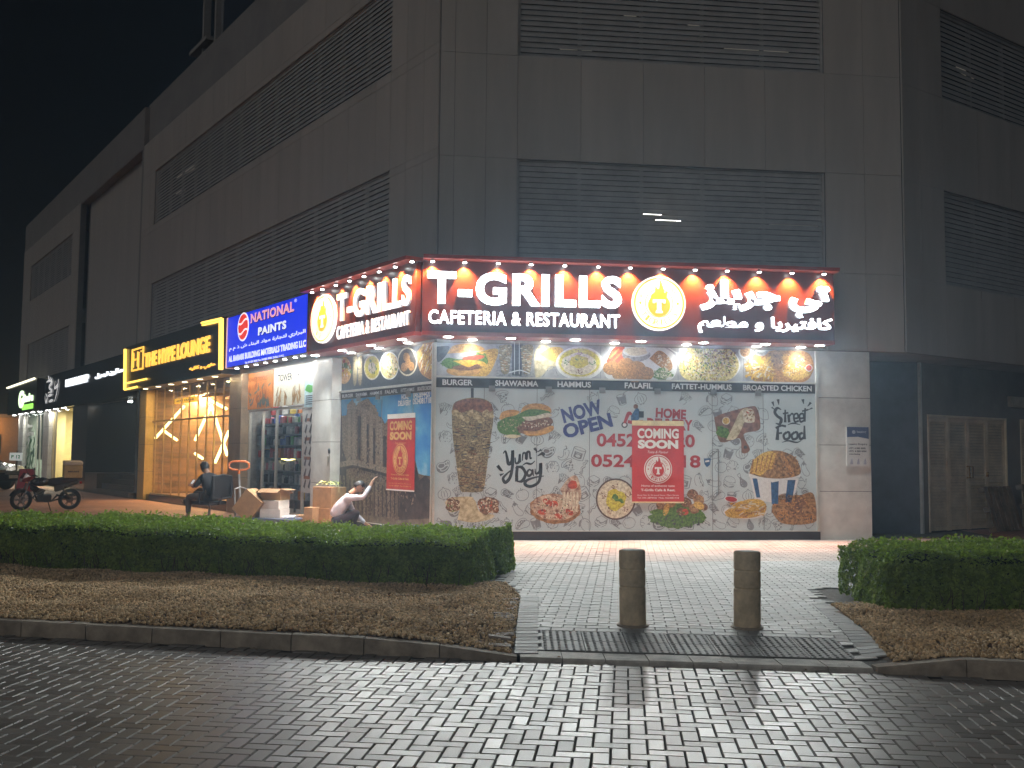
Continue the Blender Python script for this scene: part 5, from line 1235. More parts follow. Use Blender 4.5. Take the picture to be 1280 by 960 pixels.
p.line([(420, 582), (440, 578), (460, 583), (488, 590)], .12, iSTL, False); p.line([(420, 587), (440, 583), (460, 588), (490, 596)], .06, iSTD, False); p.line([(433, 508), (448, 510), (474, 524)], .09, iSTL, False); p.line([(446, 506), (458, 500), (470, 514)], .07, iSTL, False)
for i in range(15):
    x = 423+i*5.1; p.shape([(x, 594+i*.8), (x+2.4, 594+i*.8), (x+2.4, 648), (x, 648)], (iSTL, iST, iSAND)[i % 3], False)
    p.shape([(x+2.6, 598+i*.8), (x+4.2, 598+i*.8), (x+4.2, 646), (x+2.6, 646)], iSTD, False)
p.shape([(500, 606), (512, 592), (518, 578), (524, 600), (532, 594), (541, 606), (541, 655), (498, 655)], iSTD, False); p.shape([(418, 641), (460, 644), (500, 650), (541, 648), (541, 657), (418, 657)], iSAND, False)
p.specks(470, 615, 50, 35, iSTL, 160, .035, 4); p.specks(470, 600, 50, 45, iSTD, 190, .04, 5); p.specks(445, 545, 22, 40, iSTL, 70, .03, 6)
p.put('ruins_print', lf)
mb = MB(ML)
mb.text('HOME', *fit(PL, (502, 493), (511, 499), LW), LW+.004, bold=.03); mb.text('DELIVERY', *fit(PL, (498, 501), (514, 506.5), LW), LW+.004, bold=.03); mb.text('0452894420', *fit(PL, (517, 490), (538, 496), LW), LW+.004, bold=.03); mb.text('0524081718', *fit(PL, (516, 498), (539, 504), LW), LW+.004, bold=.03)
mb.build('lettering', m_pw, lf)
mb = MB(ML)
for px in (447, 475, 514): x = PL(px, 580)[0]; mb.box(x-.006, x+.006, FB, lb0, LW, LW+.0045)
mb.build('pane_seam', m_seam, lf)
mb = MB(ML); mb.box(LX0, LX1, lb0+.001, lb1, LW-.02, LW+.006); o = mb.build('name_band', m_band, side)
mb = MB(ML); n6 = ('BURGER', 'SHAWARMA', 'HAMMUS', 'FALAFIL', 'FATTET-HUMMUS', 'BROASTED CHICKEN'); wd = (LX1-LX0)/6
for i, s in enumerate(n6): mb.text(s, LX0+wd*i+.06, LX0+wd*(i+1)-.06, lb0+.035, lb1-.035, LW+.008, bold=.02)
mb.build('lettering', m_pw, o)
mb = MB(ML); mb.box(LX0, LX1, lb1+.001, lb1+.04, -.12, .03); mb.box(LX1+.001, LX1+.05, .271, 3.58, -.12, .03); mb.box(LX0+.0, LX1, .271, .284, -.12, .02); mb.build('frame', m_frame, side)
mb = MB(ML)
for px in (448, 472, 510): x = PL(px, 500)[0]; mb.box(x-.07, x+.07, lb0-.06, lb0+.045, LW-.02, LW+.03)
mb.build('patch_fitting', MATS['fitting_grey'], side)
ban2 = thing('food_banner', 'small food picture banner above the ruins print on the side street face', 'banner', ML @ T((LX0+LX1)/2, lb1+.04, LW))
mb = MB(ML); mb.box(LX0, LX1, lb1+.041, 3.58, LW-.02, LW); bb2 = mb.build('banner_sheet', iDARK, ban2)
p = Print(ML, PL, LW+.001)
p.oval(429, 463, 9, 17, iBUN); p.oval(429, 462, 9.5, 8, iGRN, 0, 22, .15); p.oval(429, 465, 8, 5, iCHEESE, 0, 20, .1); p.specks(429, 460, 8, 10, iRED, 12, .05, 2); p.specks(429, 460, 8, 12, iCREAM, 16, .04, 3); p.put('burger_picture', bb2)
p = Print(ML, PL, LW+.001)
for x in (442.5, 449): p.shape([(x-2.6, 447), (x+2.6, 446), (x+1.8, 478), (x-1.8, 479)], iMEAT)
p.put('shawarma_picture', bb2)
p = Print(ML, PL, LW+.001); p.oval(464, 459, 10, 16, iCREAM); p.oval(464, 459, 9, 14, iYG); p.oval(464, 460, 5, 7, iCREAM); p.specks(464, 459, 6, 9, iGRN, 14, .04); p.put('dip_picture', bb2)
p = Print(ML, PL, LW+.001); p.oval(485.5, 457, 12, 17.5, iWHT); p.oval(485.5, 457, 11, 16, iRICE); p.specks(485.5, 457, 10, 14, iORG, 50, .04); p.specks(485.5, 457, 10, 14, iGRN, 24, .035, 7); p.specks(485.5, 457, 10, 14, iCREAM, 60, .04, 9); p.put('rice_picture', bb2)
p = Print(ML, PL, LW+.001); p.oval(508, 452, 12.5, 18, iCREAM); p.oval(508, 452, 11, 16, iSTD)
for i, (x, y) in enumerate(((504, 459), (509, 454), (507, 446), (513, 458))): p.oval(x, y, 4, 5.5, iORG, 0, 14, .1, i)
p.put('falafel_picture', bb2)
p = Print(ML, PL, LW+.001); p.shape([(520, 440), (530, 428), (541, 426), (541, 470), (532, 472), (523, 462)], iORG)
for i in range(40): x, y = random.uniform(522, 539), random.uniform(434, 468); p.line([(x, y), (x+2.5, y-7)], .035, (iYEL, iCHEESE, iCREAM)[i % 3], False)
p.put('chicken_picture', bb2)

# ------------------------------------------------------------------ red posters taped over the glass
m_pred = mat('poster_red', (.50, .045, .04), .3, var=.06, coat=.3); m_pcream = mat('poster_cream', (.78, .66, .36), .4); m_pwh = mat('poster_white', (.82, .80, .74), .4, var=.03)
def poster(M, x0, x1, y0, y1, z, label, cream, mw):
    root = thing('poster', label, 'poster', M @ T((x0+x1)/2, y0, z)); W, H = x1-x0, y1-y0
    n = 10; mb = MB(M); vs = []; fs = []                          # slightly rippled sheet
    for i in range(n+1):
        for j in range(2):
            vs.append((x0+W*i/n, y0 if j == 0 else y1-(0.055*H if cream else 0), z+.006+.003*math.sin(i*1.7)*(1 if j == 0 else .3)))
    for i in range(n): fs.append((2*i, 2*i+2, 2*i+3, 2*i+1))
    mb.add(vs, fs); mb.build('sheet', m_pred, root)
    mb = MB(M); hb = .062*H; mb.box(x0, x1, y1-hb, y1, z+.006, z+.012); mb.build('hanging_strip', m_pcream if cream else m_pwh, root); mb = MB(M); mb.box(x0, x1, y0-.012, y0+.012, z+.002, z+.014); mb.build('hanging_strip', m_pcream if cream else m_pwh, root)
    zz = z+.0135; kx = 1
    mb = MB(M)
    mb.text('COMING', x0+.10*W, x1-.10*W, y1-.22*H, y1-.095*H, zz, bold=.04); mb.text('SOON', x0+.11*W, x1-.11*W, y1-.345*H, y1-.235*H, zz, bold=.06)
    mb.text('Taste & Flavour', x0+.3*W, x1-.3*W, y1-.40*H, y1-.37*H, zz, shear=.3); mb.text('Home of authentic taste', x0+.18*W, x1-.18*W, y0+.19*H, y0+.215*H, zz, bold=.01); mb.text('T-Grills Cafe & Rest.', x0+.17*W, x1-.17*W, y0+.135*H, y0+.165*H, zz, bold=.03)
    mb.text('Shop No. 0, Ground Floor, Main Street', x0+.1*W, x1-.1*W, y0+.075*H, y0+.095*H, zz); mb.text('Tel: 045 2894420  Mob: 0524081718', x0+.1*W, x1-.1*W, y0+.045*H, y0+.063*H, zz); mb.build('lettering', mw, root)
    badge(M, root, (x0+x1)/2, y0+.405*H, .27*W, z+.012, mw=mw, mc=m_pred, depth=.002)
    return root
pb = [PF(790, 525.5), PF(855, 628)]
poster(MF, pb[0][0], pb[1][0], pb[1][1], pb[0][1], WO+.012, 'red coming soon poster hung over the phone numbers on the doodle print', True, m_pwh)
m_pgold = mat('poster_gold', (.72, .42, .14), .4)
pb = [PL(484.5, 518, .0), PL(517.5, 614, .0)]
poster(ML, pb[0][0], pb[1][0], pb[1][1], pb[0][1], LW+.012, 'red coming soon poster hung over the ruins print', False, m_pgold)
# ================================================================== the other shop fronts on the side street
def room(M, x0, x1, z0, z1, depth, mw, mfl, mc, parent, front=-.06):
    mb = MB(M); mb.quad((x0, z0, -depth), (x1, z0, -depth), (x1, z1, -depth), (x0, z1, -depth)); mb.quad((x0, z0, front), (x0, z0, -depth), (x0, z1, -depth), (x0, z1, front)); mb.quad((x1, z0, -depth), (x1, z0, front), (x1, z1, front), (x1, z1, -depth)); mb.build('inner_wall', mw, parent)
    mb = MB(M); mb.quad((x0, z0, front), (x1, z0, front), (x1, z0, -depth), (x0, z0, -depth)); mb.build('inner_floor', mfl, parent)
    mb = MB(M); mb.quad((x0, z1, -depth), (x1, z1, -depth), (x1, z1, front), (x0, z1, front)); mb.build('inner_ceiling', mc, parent)
g_clear = glass('shop_glass', (.93, .95, .94), .05)
# ---- lounge
hx0, hx1 = pC[1]+.002, pB[0]-.002
lo = thing('shopfront', 'glass lounge front with zigzag light tubes glowing inside', 'shop front', ML @ T((hx0+hx1)/2, .12, 0))
m_lwall = mat('lounge_wall', (.30, .18, .08), .5, var=.35, scale=2.2, stretch=(4, 4, .5)); m_lfloor = mat('lounge_floor', (.20, .12, .07), .3); m_lceil = mat('lounge_ceiling', (.35, .22, .11), .6)
room(ML, hx0, hx1, .3, 3.58, 4.5, m_lwall, m_lfloor, m_lceil, lo)
mb = MB(ML); mb.box(hx0, hx1, .05, .29, -.3, .12); mb.build('plinth', m_granite, lo)
mb = MB(ML); mb.quad((hx0, .31, -.02), (hx1, .31, -.02), (hx1, 3.57, -.02), (hx0, 3.57, -.02)); mb.build('window_pane', g_clear, lo)
mb = MB(ML); m_fr = mat('frame_bronze', (.45, .33, .18), .4, metal=.6)
for px in (184, 193, 203, 214, 224, 234, 245, 256, 266, 277): x = PL(px, 560)[0]; mb.box(x-.012, x+.012, .31, 3.57, -.05, -.005)
mb.box(hx0, hx1, 2.55, 2.6, -.052, -.004); mb.box(hx0, hx1, .291, .34, -.052, .0); mb.build('frame', m_fr, lo)
def tubeL(pts, off, r, m, root, name='light_tube'):
    mb = MB(ML); P = [PL(x, y, off) for x, y in pts]; mb.tube([(q[0], q[1], off) for q in P], r, 6); return mb.build(name, m, root)
m_ltube = glow('lounge_tube', (1.0, .80, .32), 5.0)
for pts in ([(184, 559), (230, 508)], [(204, 538), (221, 550)], [(244, 550), (264, 507)], [(264, 506), (276, 543), (284, 569)], [(269, 578), (286, 539)], [(244, 567), (253, 573)], [(262, 500), (283, 511)], [(181, 614), (190, 608)]): tubeL(pts, -.12, .04, m_ltube, lo)
for x, d, pw in ((-12.5, -1.6, 330), (-15, -2.4, 380), (-17.3, -1.6, 330)):
    mb = MB(ML); mb.cyl((x, 3.57, d), (x, 3.54, d), .12, n=14); o = mb.build('ceiling_lamp', glow('lens_warm', (1, .82, .5), 8), lo); lamp('AREA', ML @ Vector((x, 3.5, d)), o, pw, (1, .62, .28), .3, (0, 0, -1))
mb = MB(ML)
for i in range(5): mb.box(hx0+.3, hx1-.3, 3.38, 3.45, -.7-.8*i, -.64-.8*i)
mb.build('ceiling_beam', m_lwall, lo)
hb = thing('hanging_sign', 'small yellow sign hanging inside the lounge glass', 'sign', ML @ T(PL(219, 506, -.35)[0], PL(219, 506, -.35)[1], -.35))
a, b = PL(218, 507, -.35), PL(245, 496, -.35)
mb = MB(ML); mb.box(a[0], b[0], a[1]+.05, b[1]+.02, -.40, -.35); mb.build('board', glow('board_yellow', (1, .58, .06), .55), hb)
letters(ML, hb, 'THE HYPE', a[0]+.15, b[0]-.15, a[1]+.15, b[1]-.08, -.348, .04, m_black, .004)
mb = MB(ML)
for x in (a[0]+.2, b[0]-.2): mb.cyl((x, b[1]+.02, -.375), (x, 3.56, -.375), .012, n=6)
mb.build('chain', m_can, hb)
# round lit alcove, sofas and a low counter inside
m_sofa = mat('sofa_dark', (.06, .035, .03), .6); m_wood = mat('wood_warm', (.25, .13, .05), .4, var=.25)
for i, (px, lab) in enumerate(((196, 'dark lounge sofa seen through the glass below the long slanted tube'), (212, 'dark lounge sofa seen through the glass beside the round niche'))):
    x = PL(px, 600, -1.8)[0]; s = thing('sofa', lab, 'sofa', ML @ T(x, .3, -1.8)); 
    mb = MB(ML); mb.box(x-.6, x+.6, .42, .78, -2.2, -1.4, .06); mb.build('seat', m_sofa, s); mb = MB(ML); mb.box(x-.6, x+.6, .7, 1.35, -2.45, -2.15, .08); mb.build('backrest', m_sofa, s); mb = MB(ML); mb.box(x-.55, x+.55, .3, .42, -2.15, -1.45); mb.build('base', m_wood, s)
x = PL(231, 590, -3)[0]; al = thing('wall_niche', 'round glowing niche on the back wall of the lounge', 'niche', ML @ T(x, 1.0, -4.4))
mb = MB(ML); mb.ring(x, 1.75, .62, .74, -4.40, 36); mb.build('rim', glow('niche_light', (1, .6, .22), 1.2), al); mb = MB(ML); mb.disc(x, 1.75, .62, .62, -4.42, 36); mb.build('back', mat('niche_back', (.55, .36, .18), .5), al)
x = PL(262, 600, -2.6)[0]; ct = thing('counter', 'brown counter at the back of the lounge', 'counter', ML @ T(x, .3, -2.6)); mb = MB(ML); mb.box(x-1.2, x+1.2, .3, 1.25, -3.0, -2.4, .03); mb.build('body', m_wood, ct); mb = MB(ML); mb.box(x-1.28, x+1.28, 1.251, 1.32, -3.05, -2.32, .02); mb.build('top', m_sofa, ct)

# ---- paint and hardware shop
px0, px1 = pB[1]+.002, pA[0]-.002
pt = thing('shopfront', 'hardware shop front packed with goods behind glass under the blue sign', 'shop front', ML @ T((px0+px1)/2, .12, 0))
m_hw = mat('hardware_wall', (.34, .34, .33), .7, var=.25, scale=4); m_hf = mat('hardware_floor', (.3, .28, .25), .4)
room(ML, px0, px1, .22, 3.58, 3.6, m_hw, m_hf, m_hw, pt)
mb = MB(ML); mb.box(px0, px1, .05, .21, -.3, .1); mb.build('plinth', m_granite, pt)
ph = PL(342, 460)[1]; ptz = 2.62
xs0 = PL(378, 560)[0]
mb = MB(ML); mb.quad((px0, .22, -.02), (xs0, .22, -.02), (xs0, ptz, -.02), (px0, ptz, -.02)); mb.build('window_pane', g_clear, pt)
mb = MB(ML)
for px in (310.5, 327, 344, 377.5): x = PL(px, 560)[0]; mb.box(x-.03, x+.03, .22, ptz, -.06, -.003)
mb.box(px0, xs0, .211, .27, -.061, .0); mb.box(px0, px1, ptz, ptz+.05, -.061, .01); mb.build('frame', m_frame, pt)
def panel(name, a, b, m, lab, cat, z=0.0):
    p, q = PL(*a, z), PL(*b, z); x0, x1 = p[0], q[0]; y0, y1 = q[1], p[1]
    o = thing(name, lab, cat, ML @ T((x0+x1)/2, y0, z)); mb = MB(ML); mb.box(x0, x1, y0, y1, z, z+.02); mb.build('sheet', m, o); return o, x0, x1, y0, y1
xo0, xo1, xt1 = PL(306.5, 490, .02)[0], PL(342.5, 485, .02)[0], PL(381, 480, .02)[0]
m_orp = mat('poster_orange', (.60, .20, .03), .4, var=.2, scale=3); m_crp = mat('poster_pale', (.60, .60, .50), .4, var=.06)
o = thing('poster', 'orange poster of tools above the hardware shop window', 'poster', ML @ T((xo0+xo1)/2, 2.68, .02)); mb = MB(ML); mb.box(xo0, xo1-.01, 2.68, 3.58, .012, .03); mb.build('sheet', m_orp, o)
mb = MB(ML); r_d = random.Random(9)
for i in range(26): x, y = r_d.uniform(xo0+.2, xo1-.2), r_d.uniform(2.8, 3.25); a = r_d.uniform(0, 3.1); mb.ribbon([(x-.1*math.cos(a), y-.1*math.sin(a)), (x+.1*math.cos(a), y+.1*math.sin(a))], [.07, .025], .032+.0005*i)
mb.disc(xo0+.7*(xo1-xo0), 2.86, .11, .11, .05, 16); mb.build('tool_print', mat('print_teal', (.12, .14, .12), .4), o)
mb = MB(ML); mb.text('POWER TOOLS', xo0+.2, xo0+1.5, 3.36, 3.47, .034, bold=.03)
for i in range(14): x, y = r_d.uniform(xo0+.2, xo1-.2), r_d.uniform(2.8, 3.3); mb.disc(x, y, .05, .08, .033+.0005*i, 10)
mb.build('lettering', mat('print_darkorange', (.36, .09, .015), .4), o)
o = thing('poster', 'pale tool poster with large dark capitals beside the orange poster', 'poster', ML @ T((xo1+xt1)/2, 2.7, .02)); mb = MB(ML); mb.box(xo1+.01, xt1, 2.70, 3.60, .012, .031); mb.build('sheet', m_crp, o)
W = xt1-xo1; mb = MB(ML); mb.text('TOWER', xo1+.14*W, xo1+.62*W, 3.27, 3.44, .033, bold=.02); mb.prism([(xo1+.8*W, 3.33), (xo1+.84*W, 3.37), (xo1+.8*W, 3.41)], .032, .034); mb.build('lettering', m_ink, o)
mb = MB(ML)
for i in range(20): x, y = r_d.uniform(xo1+.1*W, xt1-.1*W), r_d.uniform(2.8, 3.05); a = r_d.uniform(.8, 2.4); mb.ribbon([(x-.12*math.cos(a), y-.12*math.sin(a)), (x+.12*math.cos(a), y+.12*math.sin(a))], [.09, .03], .033+.0005*i)
mb.build('tool_print', mat('print_tan', (.38, .24, .10), .4), o)
xr0, xr1 = xt1+.02, px1
o = thing('poster', 'narrow blue and white paint poster by the pale pillar', 'poster', ML @ T((xr0+xr1)/2, 2.3, .02)); mb = MB(ML); mb.box(xr0, xr1, 2.62, 3.6, .012, .03); mb.build('sheet', mat('poster_sky', (.42, .58, .66), .4, var=.1), o)
mb = MB(ML); mb.prism(spline([(xr0+.02, 3.0), (xr0+.2, 3.12), (xr1-.15, 3.0), (xr0+.3, 2.93)], 5), .031, .034); mb.build('leaf_print', mat('print_green', (.08, .34, .06), .4), o)
mb = MB(ML); mb.box(xr1-.22, xr1-.06, 3.2, 3.5, .031, .034); mb.build('tin_print', mat('print_rose', (.6, .22, .2), .4), o)
mb = MB(ML)
for k in range(5): mb.box(xr0+.08, xr1-.1-.05*(k % 2), 2.68+.045*k, 2.70+.045*k, .031, .0335)
mb.build('lettering', m_ink, o)
# white column of product pictures
m_colw = mat('product_column', (.50, .51, .50), .4, var=.06)
o = thing('poster', 'tall white strip of tool pictures beside the hardware shop door', 'poster', ML @ T((xs0+px1)/2, .6, .0)); mb = MB(ML); mb.box(xs0+.04, px1, .75, 2.60, -.03, .005); mb.build('sheet', m_colw, o)
mb = MB(ML)
for k in range(7):
    for q in range(2): x, y = xs0+.2+q*.26*(px1-xs0), .95+.24*k; mb.ribbon([(x-.05, y-.09), (x+.04, y+.09)], [.10, .05], .0065+.0003*k)
mb.build('tool_print', iDARK, o)
mb = MB(ML)
for k in range(4): mb.box(xs0+.12, xs0+.45, 1.05+.42*k, 1.12+.42*k, .0055, .0068)
mb.build('tool_print', mat('print_rust', (.3, .12, .06), .4), o)
# shelves and hanging goods, each packet on its own
cols = {'red': (.50, .05, .04), 'blue': (.05, .10, .38), 'green': (.10, .36, .08), 'black': (.03, .03, .035), 'white': (.65, .65, .62), 'orange': (.62, .22, .04), 'pink': (.55, .18, .22), 'yellow': (.6, .45, .06), 'silver': (.42, .44, .46)}
cm = {k: mat('pack_'+k, v, .35, var=.2, scale=20) for k, v in cols.items()}
sh = thing('shelf_rack', 'metal rack of shelves standing inside the hardware shop window', 'shelf', ML @ T((px0+xs0)/2, .22, -.6))
mb = MB(ML); 
for z in (.55, .9, 1.2, 1.5, 1.8, 2.06, 2.32): mb.box(px0+.06, xs0-.2, z-.02, z, -.52, -.2)
for x in (px0+.15, PL(327, 560)[0], PL(344, 560)[0], xs0-.2): mb.box(x-.02, x+.02, .22, 2.56, -.54, -.50)
mb.build('frame', m_can, sh); mb = MB(ML); mb.box(px0+.06, xs0-.2, .3, 2.56, -.58, -.545); mb.build('back_panel', mat('pegboard', (.16, .16, .16), .6), sh)
r_d = random.Random(21); n = 0; PACKS = {}
for z, hmax, cs in ((.55, .3, ('black', 'silver', 'orange', 'yellow')), (.9, .24, ('black', 'silver', 'white')), (1.2, .24, ('black', 'silver', 'pink', 'white')), (1.5, .25, ('red', 'red', 'white', 'black', 'orange')), (1.8, .22, ('black', 'silver', 'blue', 'white', 'green')), (2.06, .2, ('silver', 'black', 'white', 'pink')), (2.32, .22, ('pink', 'red', 'green', 'white', 'orange', 'blue'))):
    x = px0+.08
    while x < xs0-.4 and n < 230:
        c = r_d.choice(cs); wd = r_d.uniform(.10, .2); h = r_d.uniform(.6, 1)*hmax; n += 1
        mb = MB(ML); d = r_d.uniform(-.46, -.36); tp = r_d.random()
        if tp < .55: mb.box(x, x+wd*.9, z+.001, z+h, d, d+.14, .012)
        elif tp < .8: mb.M = ML @ T(x+wd/2, z+.001, d+.06) @ Matrix.Rotation(-math.pi/2, 4, 'X'); mb.lathe([(wd*.36, 0), (wd*.38, .02), (wd*.38, h*.85), (wd*.32, h*.92), (wd*.32, h)], 12)
        else: mb.prism([(x, z+.001), (x+wd*.85, z+.001), (x+wd*.75, z+h*.8), (x+wd*.5, z+h), (x+wd*.15, z+h*.8)], d, d+.08)
        o = mb.build('packet', cm[c]); zl = {.55: 'lowest', .9: 'second lowest', 1.2: 'third lowest', 1.5: 'middle', 1.8: 'third highest', 2.06: 'second highest', 2.32: 'highest'}[z]
        tag(o, f'{c} packet among the wares on the {zl} shelf of the hardware window', 'packet', f'{c} packets on the {zl} hardware shelf')
        x += wd+.02
for x, d in ((px0+1.2, -1.5), (px0+2.9, -1.5)):
    mb = MB(ML); mb.box(x-.5, x+.5, 3.52, 3.56, d-.06, d+.06); o = mb.build('ceiling_lamp', m_tube, pt); lamp('AREA', ML @ Vector((x, 3.45, d)), o, 30, (1, .97, .92), .5, (0, 0, -1))
mb = MB(ML); x = px0+1.6; mb.box(x-.6, x+.6, 3.52, 3.55, -.36, -.28); o = mb.build('ceiling_lamp', m_tube, pt); lamp('AREA', ML @ Vector((x, 3.46, -.3)), o, 40, (1, .97, .92), .4, (0, -.4, -1))
for j, y in enumerate((.62, .95, 1.28, 1.6, 1.92, 2.24, 2.56)):        # wares hung on the left inner wall
    for i in range(9):
        c = r_d.choice(tuple(cols)); d = -.75-.24*i; h = r_d.uniform(.14, .26); wd = r_d.uniform(.1, .19)
        mb = MB(ML); mb.box(px0+.012, px0+.012+r_d.uniform(.03, .1), y, y+h, d, d+wd, .008)
        o = mb.build('packet', cm[c]); row = ('lowest', 'second lowest', 'third lowest', 'middle', 'third highest', 'second highest', 'highest')[j]
        tag(o, f'{c} packet hung on the left inner wall of the hardware shop, {row} row', 'packet', f'{c} packets in the {row} row of the hardware wall')
# bent yellow glowing tube behind the hardware window
tubeL([(352, 573), (361, 575.5), (372, 572)], -.45, .022, m_ltube, pt)

# ---- far shop with green sign: two bright rooms
fx0, fxm, fx1 = pE[1], pD[0], PL(90, 560)[0]-.01
fs = thing('shopfront', 'bright far shop front covered with green leaf stickers', 'shop front', ML @ T((fx0+fxm)/2, .12, 0))
m_pale = mat('pale_green_wall', (.50, .55, .46), .6, var=.1)
room(ML, fx0, fxm, .2, 3.42, 3.0, m_pale, m_hf, m_pale, fs)
mb = MB(ML); mb.quad((fx0, .2, -.02), (fxm, .2, -.02), (fxm, 3.42, -.02), (fx0, 3.42, -.02)); mb.build('window_pane', g_clear, fs)
mb = MB(ML)
for px in (33, 44.5, 49): x = PL(px, 560)[0]; mb.box(x-.06, x+.06, .2, 3.42, -.06, -.003)
mb.box(fx0, fxm, .1, .199, -.2, .05); mb.build('frame', m_frame, fs)
mb = MB(ML); r_d = random.Random(4)
for i in range(70):
    x, y = r_d.uniform(PL(33, 560)[0], PL(43, 560)[0]), r_d.uniform(.4, 2.3); q = r_d.uniform(.1, .32); a = r_d.uniform(0, 3)
    mb.poly([(x-q*math.cos(a), y-q*math.sin(a)), (x+.4*q*math.sin(a), y-.4*q*math.cos(a)), (x+q*math.cos(a), y+q*math.sin(a)), (x-.4*q*math.sin(a), y+.4*q*math.cos(a))], -.015+.0002*i)
mb.build('leaf_sticker', mat('sticker_green', (.06, .20, .05), .4, var=.4, scale=5), fs)
mb = MB(ML); mb.text('Garden', PL(33.5, 535)[0], PL(42.5, 535)[0], 2.35, 2.65, -.001, bold=.03); mb.text('clinic', PL(34, 520)[0], PL(42, 520)[0], 2.75, 2.95, -.001, bold=.02); mb.disc(PL(36, 546)[0], 2.1, .18, .18, -.001); mb.build('lettering', m_pw, fs)
mb = MB(ML); mb.box(PL(33.4, 560)[0], PL(44, 560)[0], 1.2, 3.4, -.5, -.48); mb.build('curtain', mat('curtain_dark', (.10, .11, .09), .6, var=.3), fs)
x = PL(46, 590)[0]; mb = MB(ML); mb.tube([(x, .9, .0), (x, .9, .08), (x, 1.9, .08), (x, 1.9, .0)], .03, 6); mb.build('handle', m_frame, fs)
x = (fx0+fxm)/2; lamp('AREA', ML @ Vector((x, 3.35, -1.4)), fs, 220, (.93, 1, .86), 1.2, (0, 0, -1))
fr_ = thing('shopfront', 'narrow pale yellow lit lobby between the green sign shop and the granite', 'shop front', ML @ T((pD[1]+fx1)/2, .12, 0))
m_cream = mat('cream_wall', (.66, .58, .36), .6, var=.06)
room(ML, pD[1], fx1, .2, 3.42, 2.4, m_cream, m_hf, m_cream, fr_)
mb = MB(ML)
for px in (63, 67): x = PL(px, 560)[0]; mb.box(x-.25, x+.25, .2, 3.42, -.4, -.06)
mb.build('column', m_cream, fr_)
mb = MB(ML); x0, x1 = PL(72, 580, -2.2)[0], PL(87, 580, -2.2)[0]; mb.box(x0, x1, .2, 2.0, -2.3, -2.22); mb.build('door', mat('door_pale', (.50, .48, .32), .4), fr_)
mb = MB(ML)
for k, px in enumerate((66, 71, 76, 82, 87)): x = PL(px, 540, -2)[0]; mb.cyl((x, 2.45, -2.1), (x, 2.45, -1.95), .11, n=10)
mb.build('wall_spot', m_can, fr_)
mb = MB(ML); mb.quad((PL(68, 560)[0], .2, -.03), (fx1, .2, -.03), (fx1, 3.42, -.03), (PL(68, 560)[0], 3.42, -.03)); mb.build('window_pane', g_clear, fr_)
x = (pD[1]+fx1)/2; lamp('AREA', ML @ Vector((x, 3.35, -1.1)), fr_, 330, (1, .86, .50), 1.0, (0, 0, -1))
# small lamps under the granite fascia
pl_ = thing('porch_lamp', 'small recessed lamp shining under the dark granite porch', 'lamp', ML @ T(ga+3, 3.43, -.6)); mb = MB(ML); mb.cyl((ga+3, 3.438, -.6), (ga+3, 3.41, -.6), .08, n=12); mb.build('lens', m_led, pl_); lamp('AREA', ML @ Vector((ga+3, 3.39, -.6)), pl_, 10, (1, .8, .6), .1, (0, 0, -1))
# ================================================================== people
def skin(name, joints, edges, m, parent, M, root=0, sub=2):
    """continuous surface grown over a joint skeleton"""
    me = bpy.data.meshes.new(name); names = list(joints)
    me.from_pydata([joints[k][0] for k in names], [], []) if False else None
    idx = {k: i for i, k in enumerate(names)}
    me.from_pydata([tuple(joints[k][0]) for k in names], [(idx[a], idx[b]) for a, b in edges], [])
    o = bpy.data.objects.new(name, me); COL.objects.link(o)
    sk = o.modifiers.new('skin', 'SKIN'); sk.use_smooth_shade = True; sk.branch_smoothing = .3
    for k in names:
        r = joints[k][1]; r = (r, r) if not isinstance(r, (tuple, list)) else r
        me.skin_vertices[0].data[idx[k]].radius = r; me.skin_vertices[0].data[idx[k]].use_root = (idx[k] == root)
    sb = o.modifiers.new('sub', 'SUBSURF'); sb.levels = sub; sb.render_levels = sub
    bpy.context.view_layer.update()
    dg = bpy.context.evaluated_depsgraph_get(); em = bpy.data.meshes.new_from_object(o.evaluated_get(dg))
    bpy.data.objects.remove(o); em.materials.clear(); em.materials.append(m); em.name = name
    for f in em.polygons: f.use_smooth = True
    r = bpy.data.objects.new(name, em); COL.objects.link(r); r.parent = parent; r.matrix_local = Matrix(); WM[r.name] = WM[parent.name].copy()
    return r
m_skin = mat('skin_tone', (.36, .20, .13), .5, var=.08); m_hair = mat('hair_black', (.012, .011, .012), .5); m_shirt = mat('shirt_white', (.42, .44, .50), .8, var=.12, scale=10, bump=.9, bscale=14); m_trou = mat('trousers_dark', (.010, .011, .02), .8); m_shoe = mat('shoe_black', (.02, .02, .02), .4)
m_tee = mat('tee_black', (.02, .021, .026), .85); m_eye = mat('eye_dark', (.02, .015, .012), .2); m_pant2 = mat('trousers_brown', (.10, .075, .055), .85)
def V3(*a): return Vector(a)
def head(parent, c, fwd, up, r=.098, beard=False, col=m_skin):
    """head with nose, ears, eyes, mouth; hair as a separate cap"""
    f = Vector(fwd).normalized(); u = (Vector(up)-f*Vector(up).dot(f)).normalized(); l = u.cross(f)
    HM = Matrix(((f.x, l.x, u.x, c[0]), (f.y, l.y, u.y, c[1]), (f.z, l.z, u.z, c[2]), (0, 0, 0, 1)))
    return HM
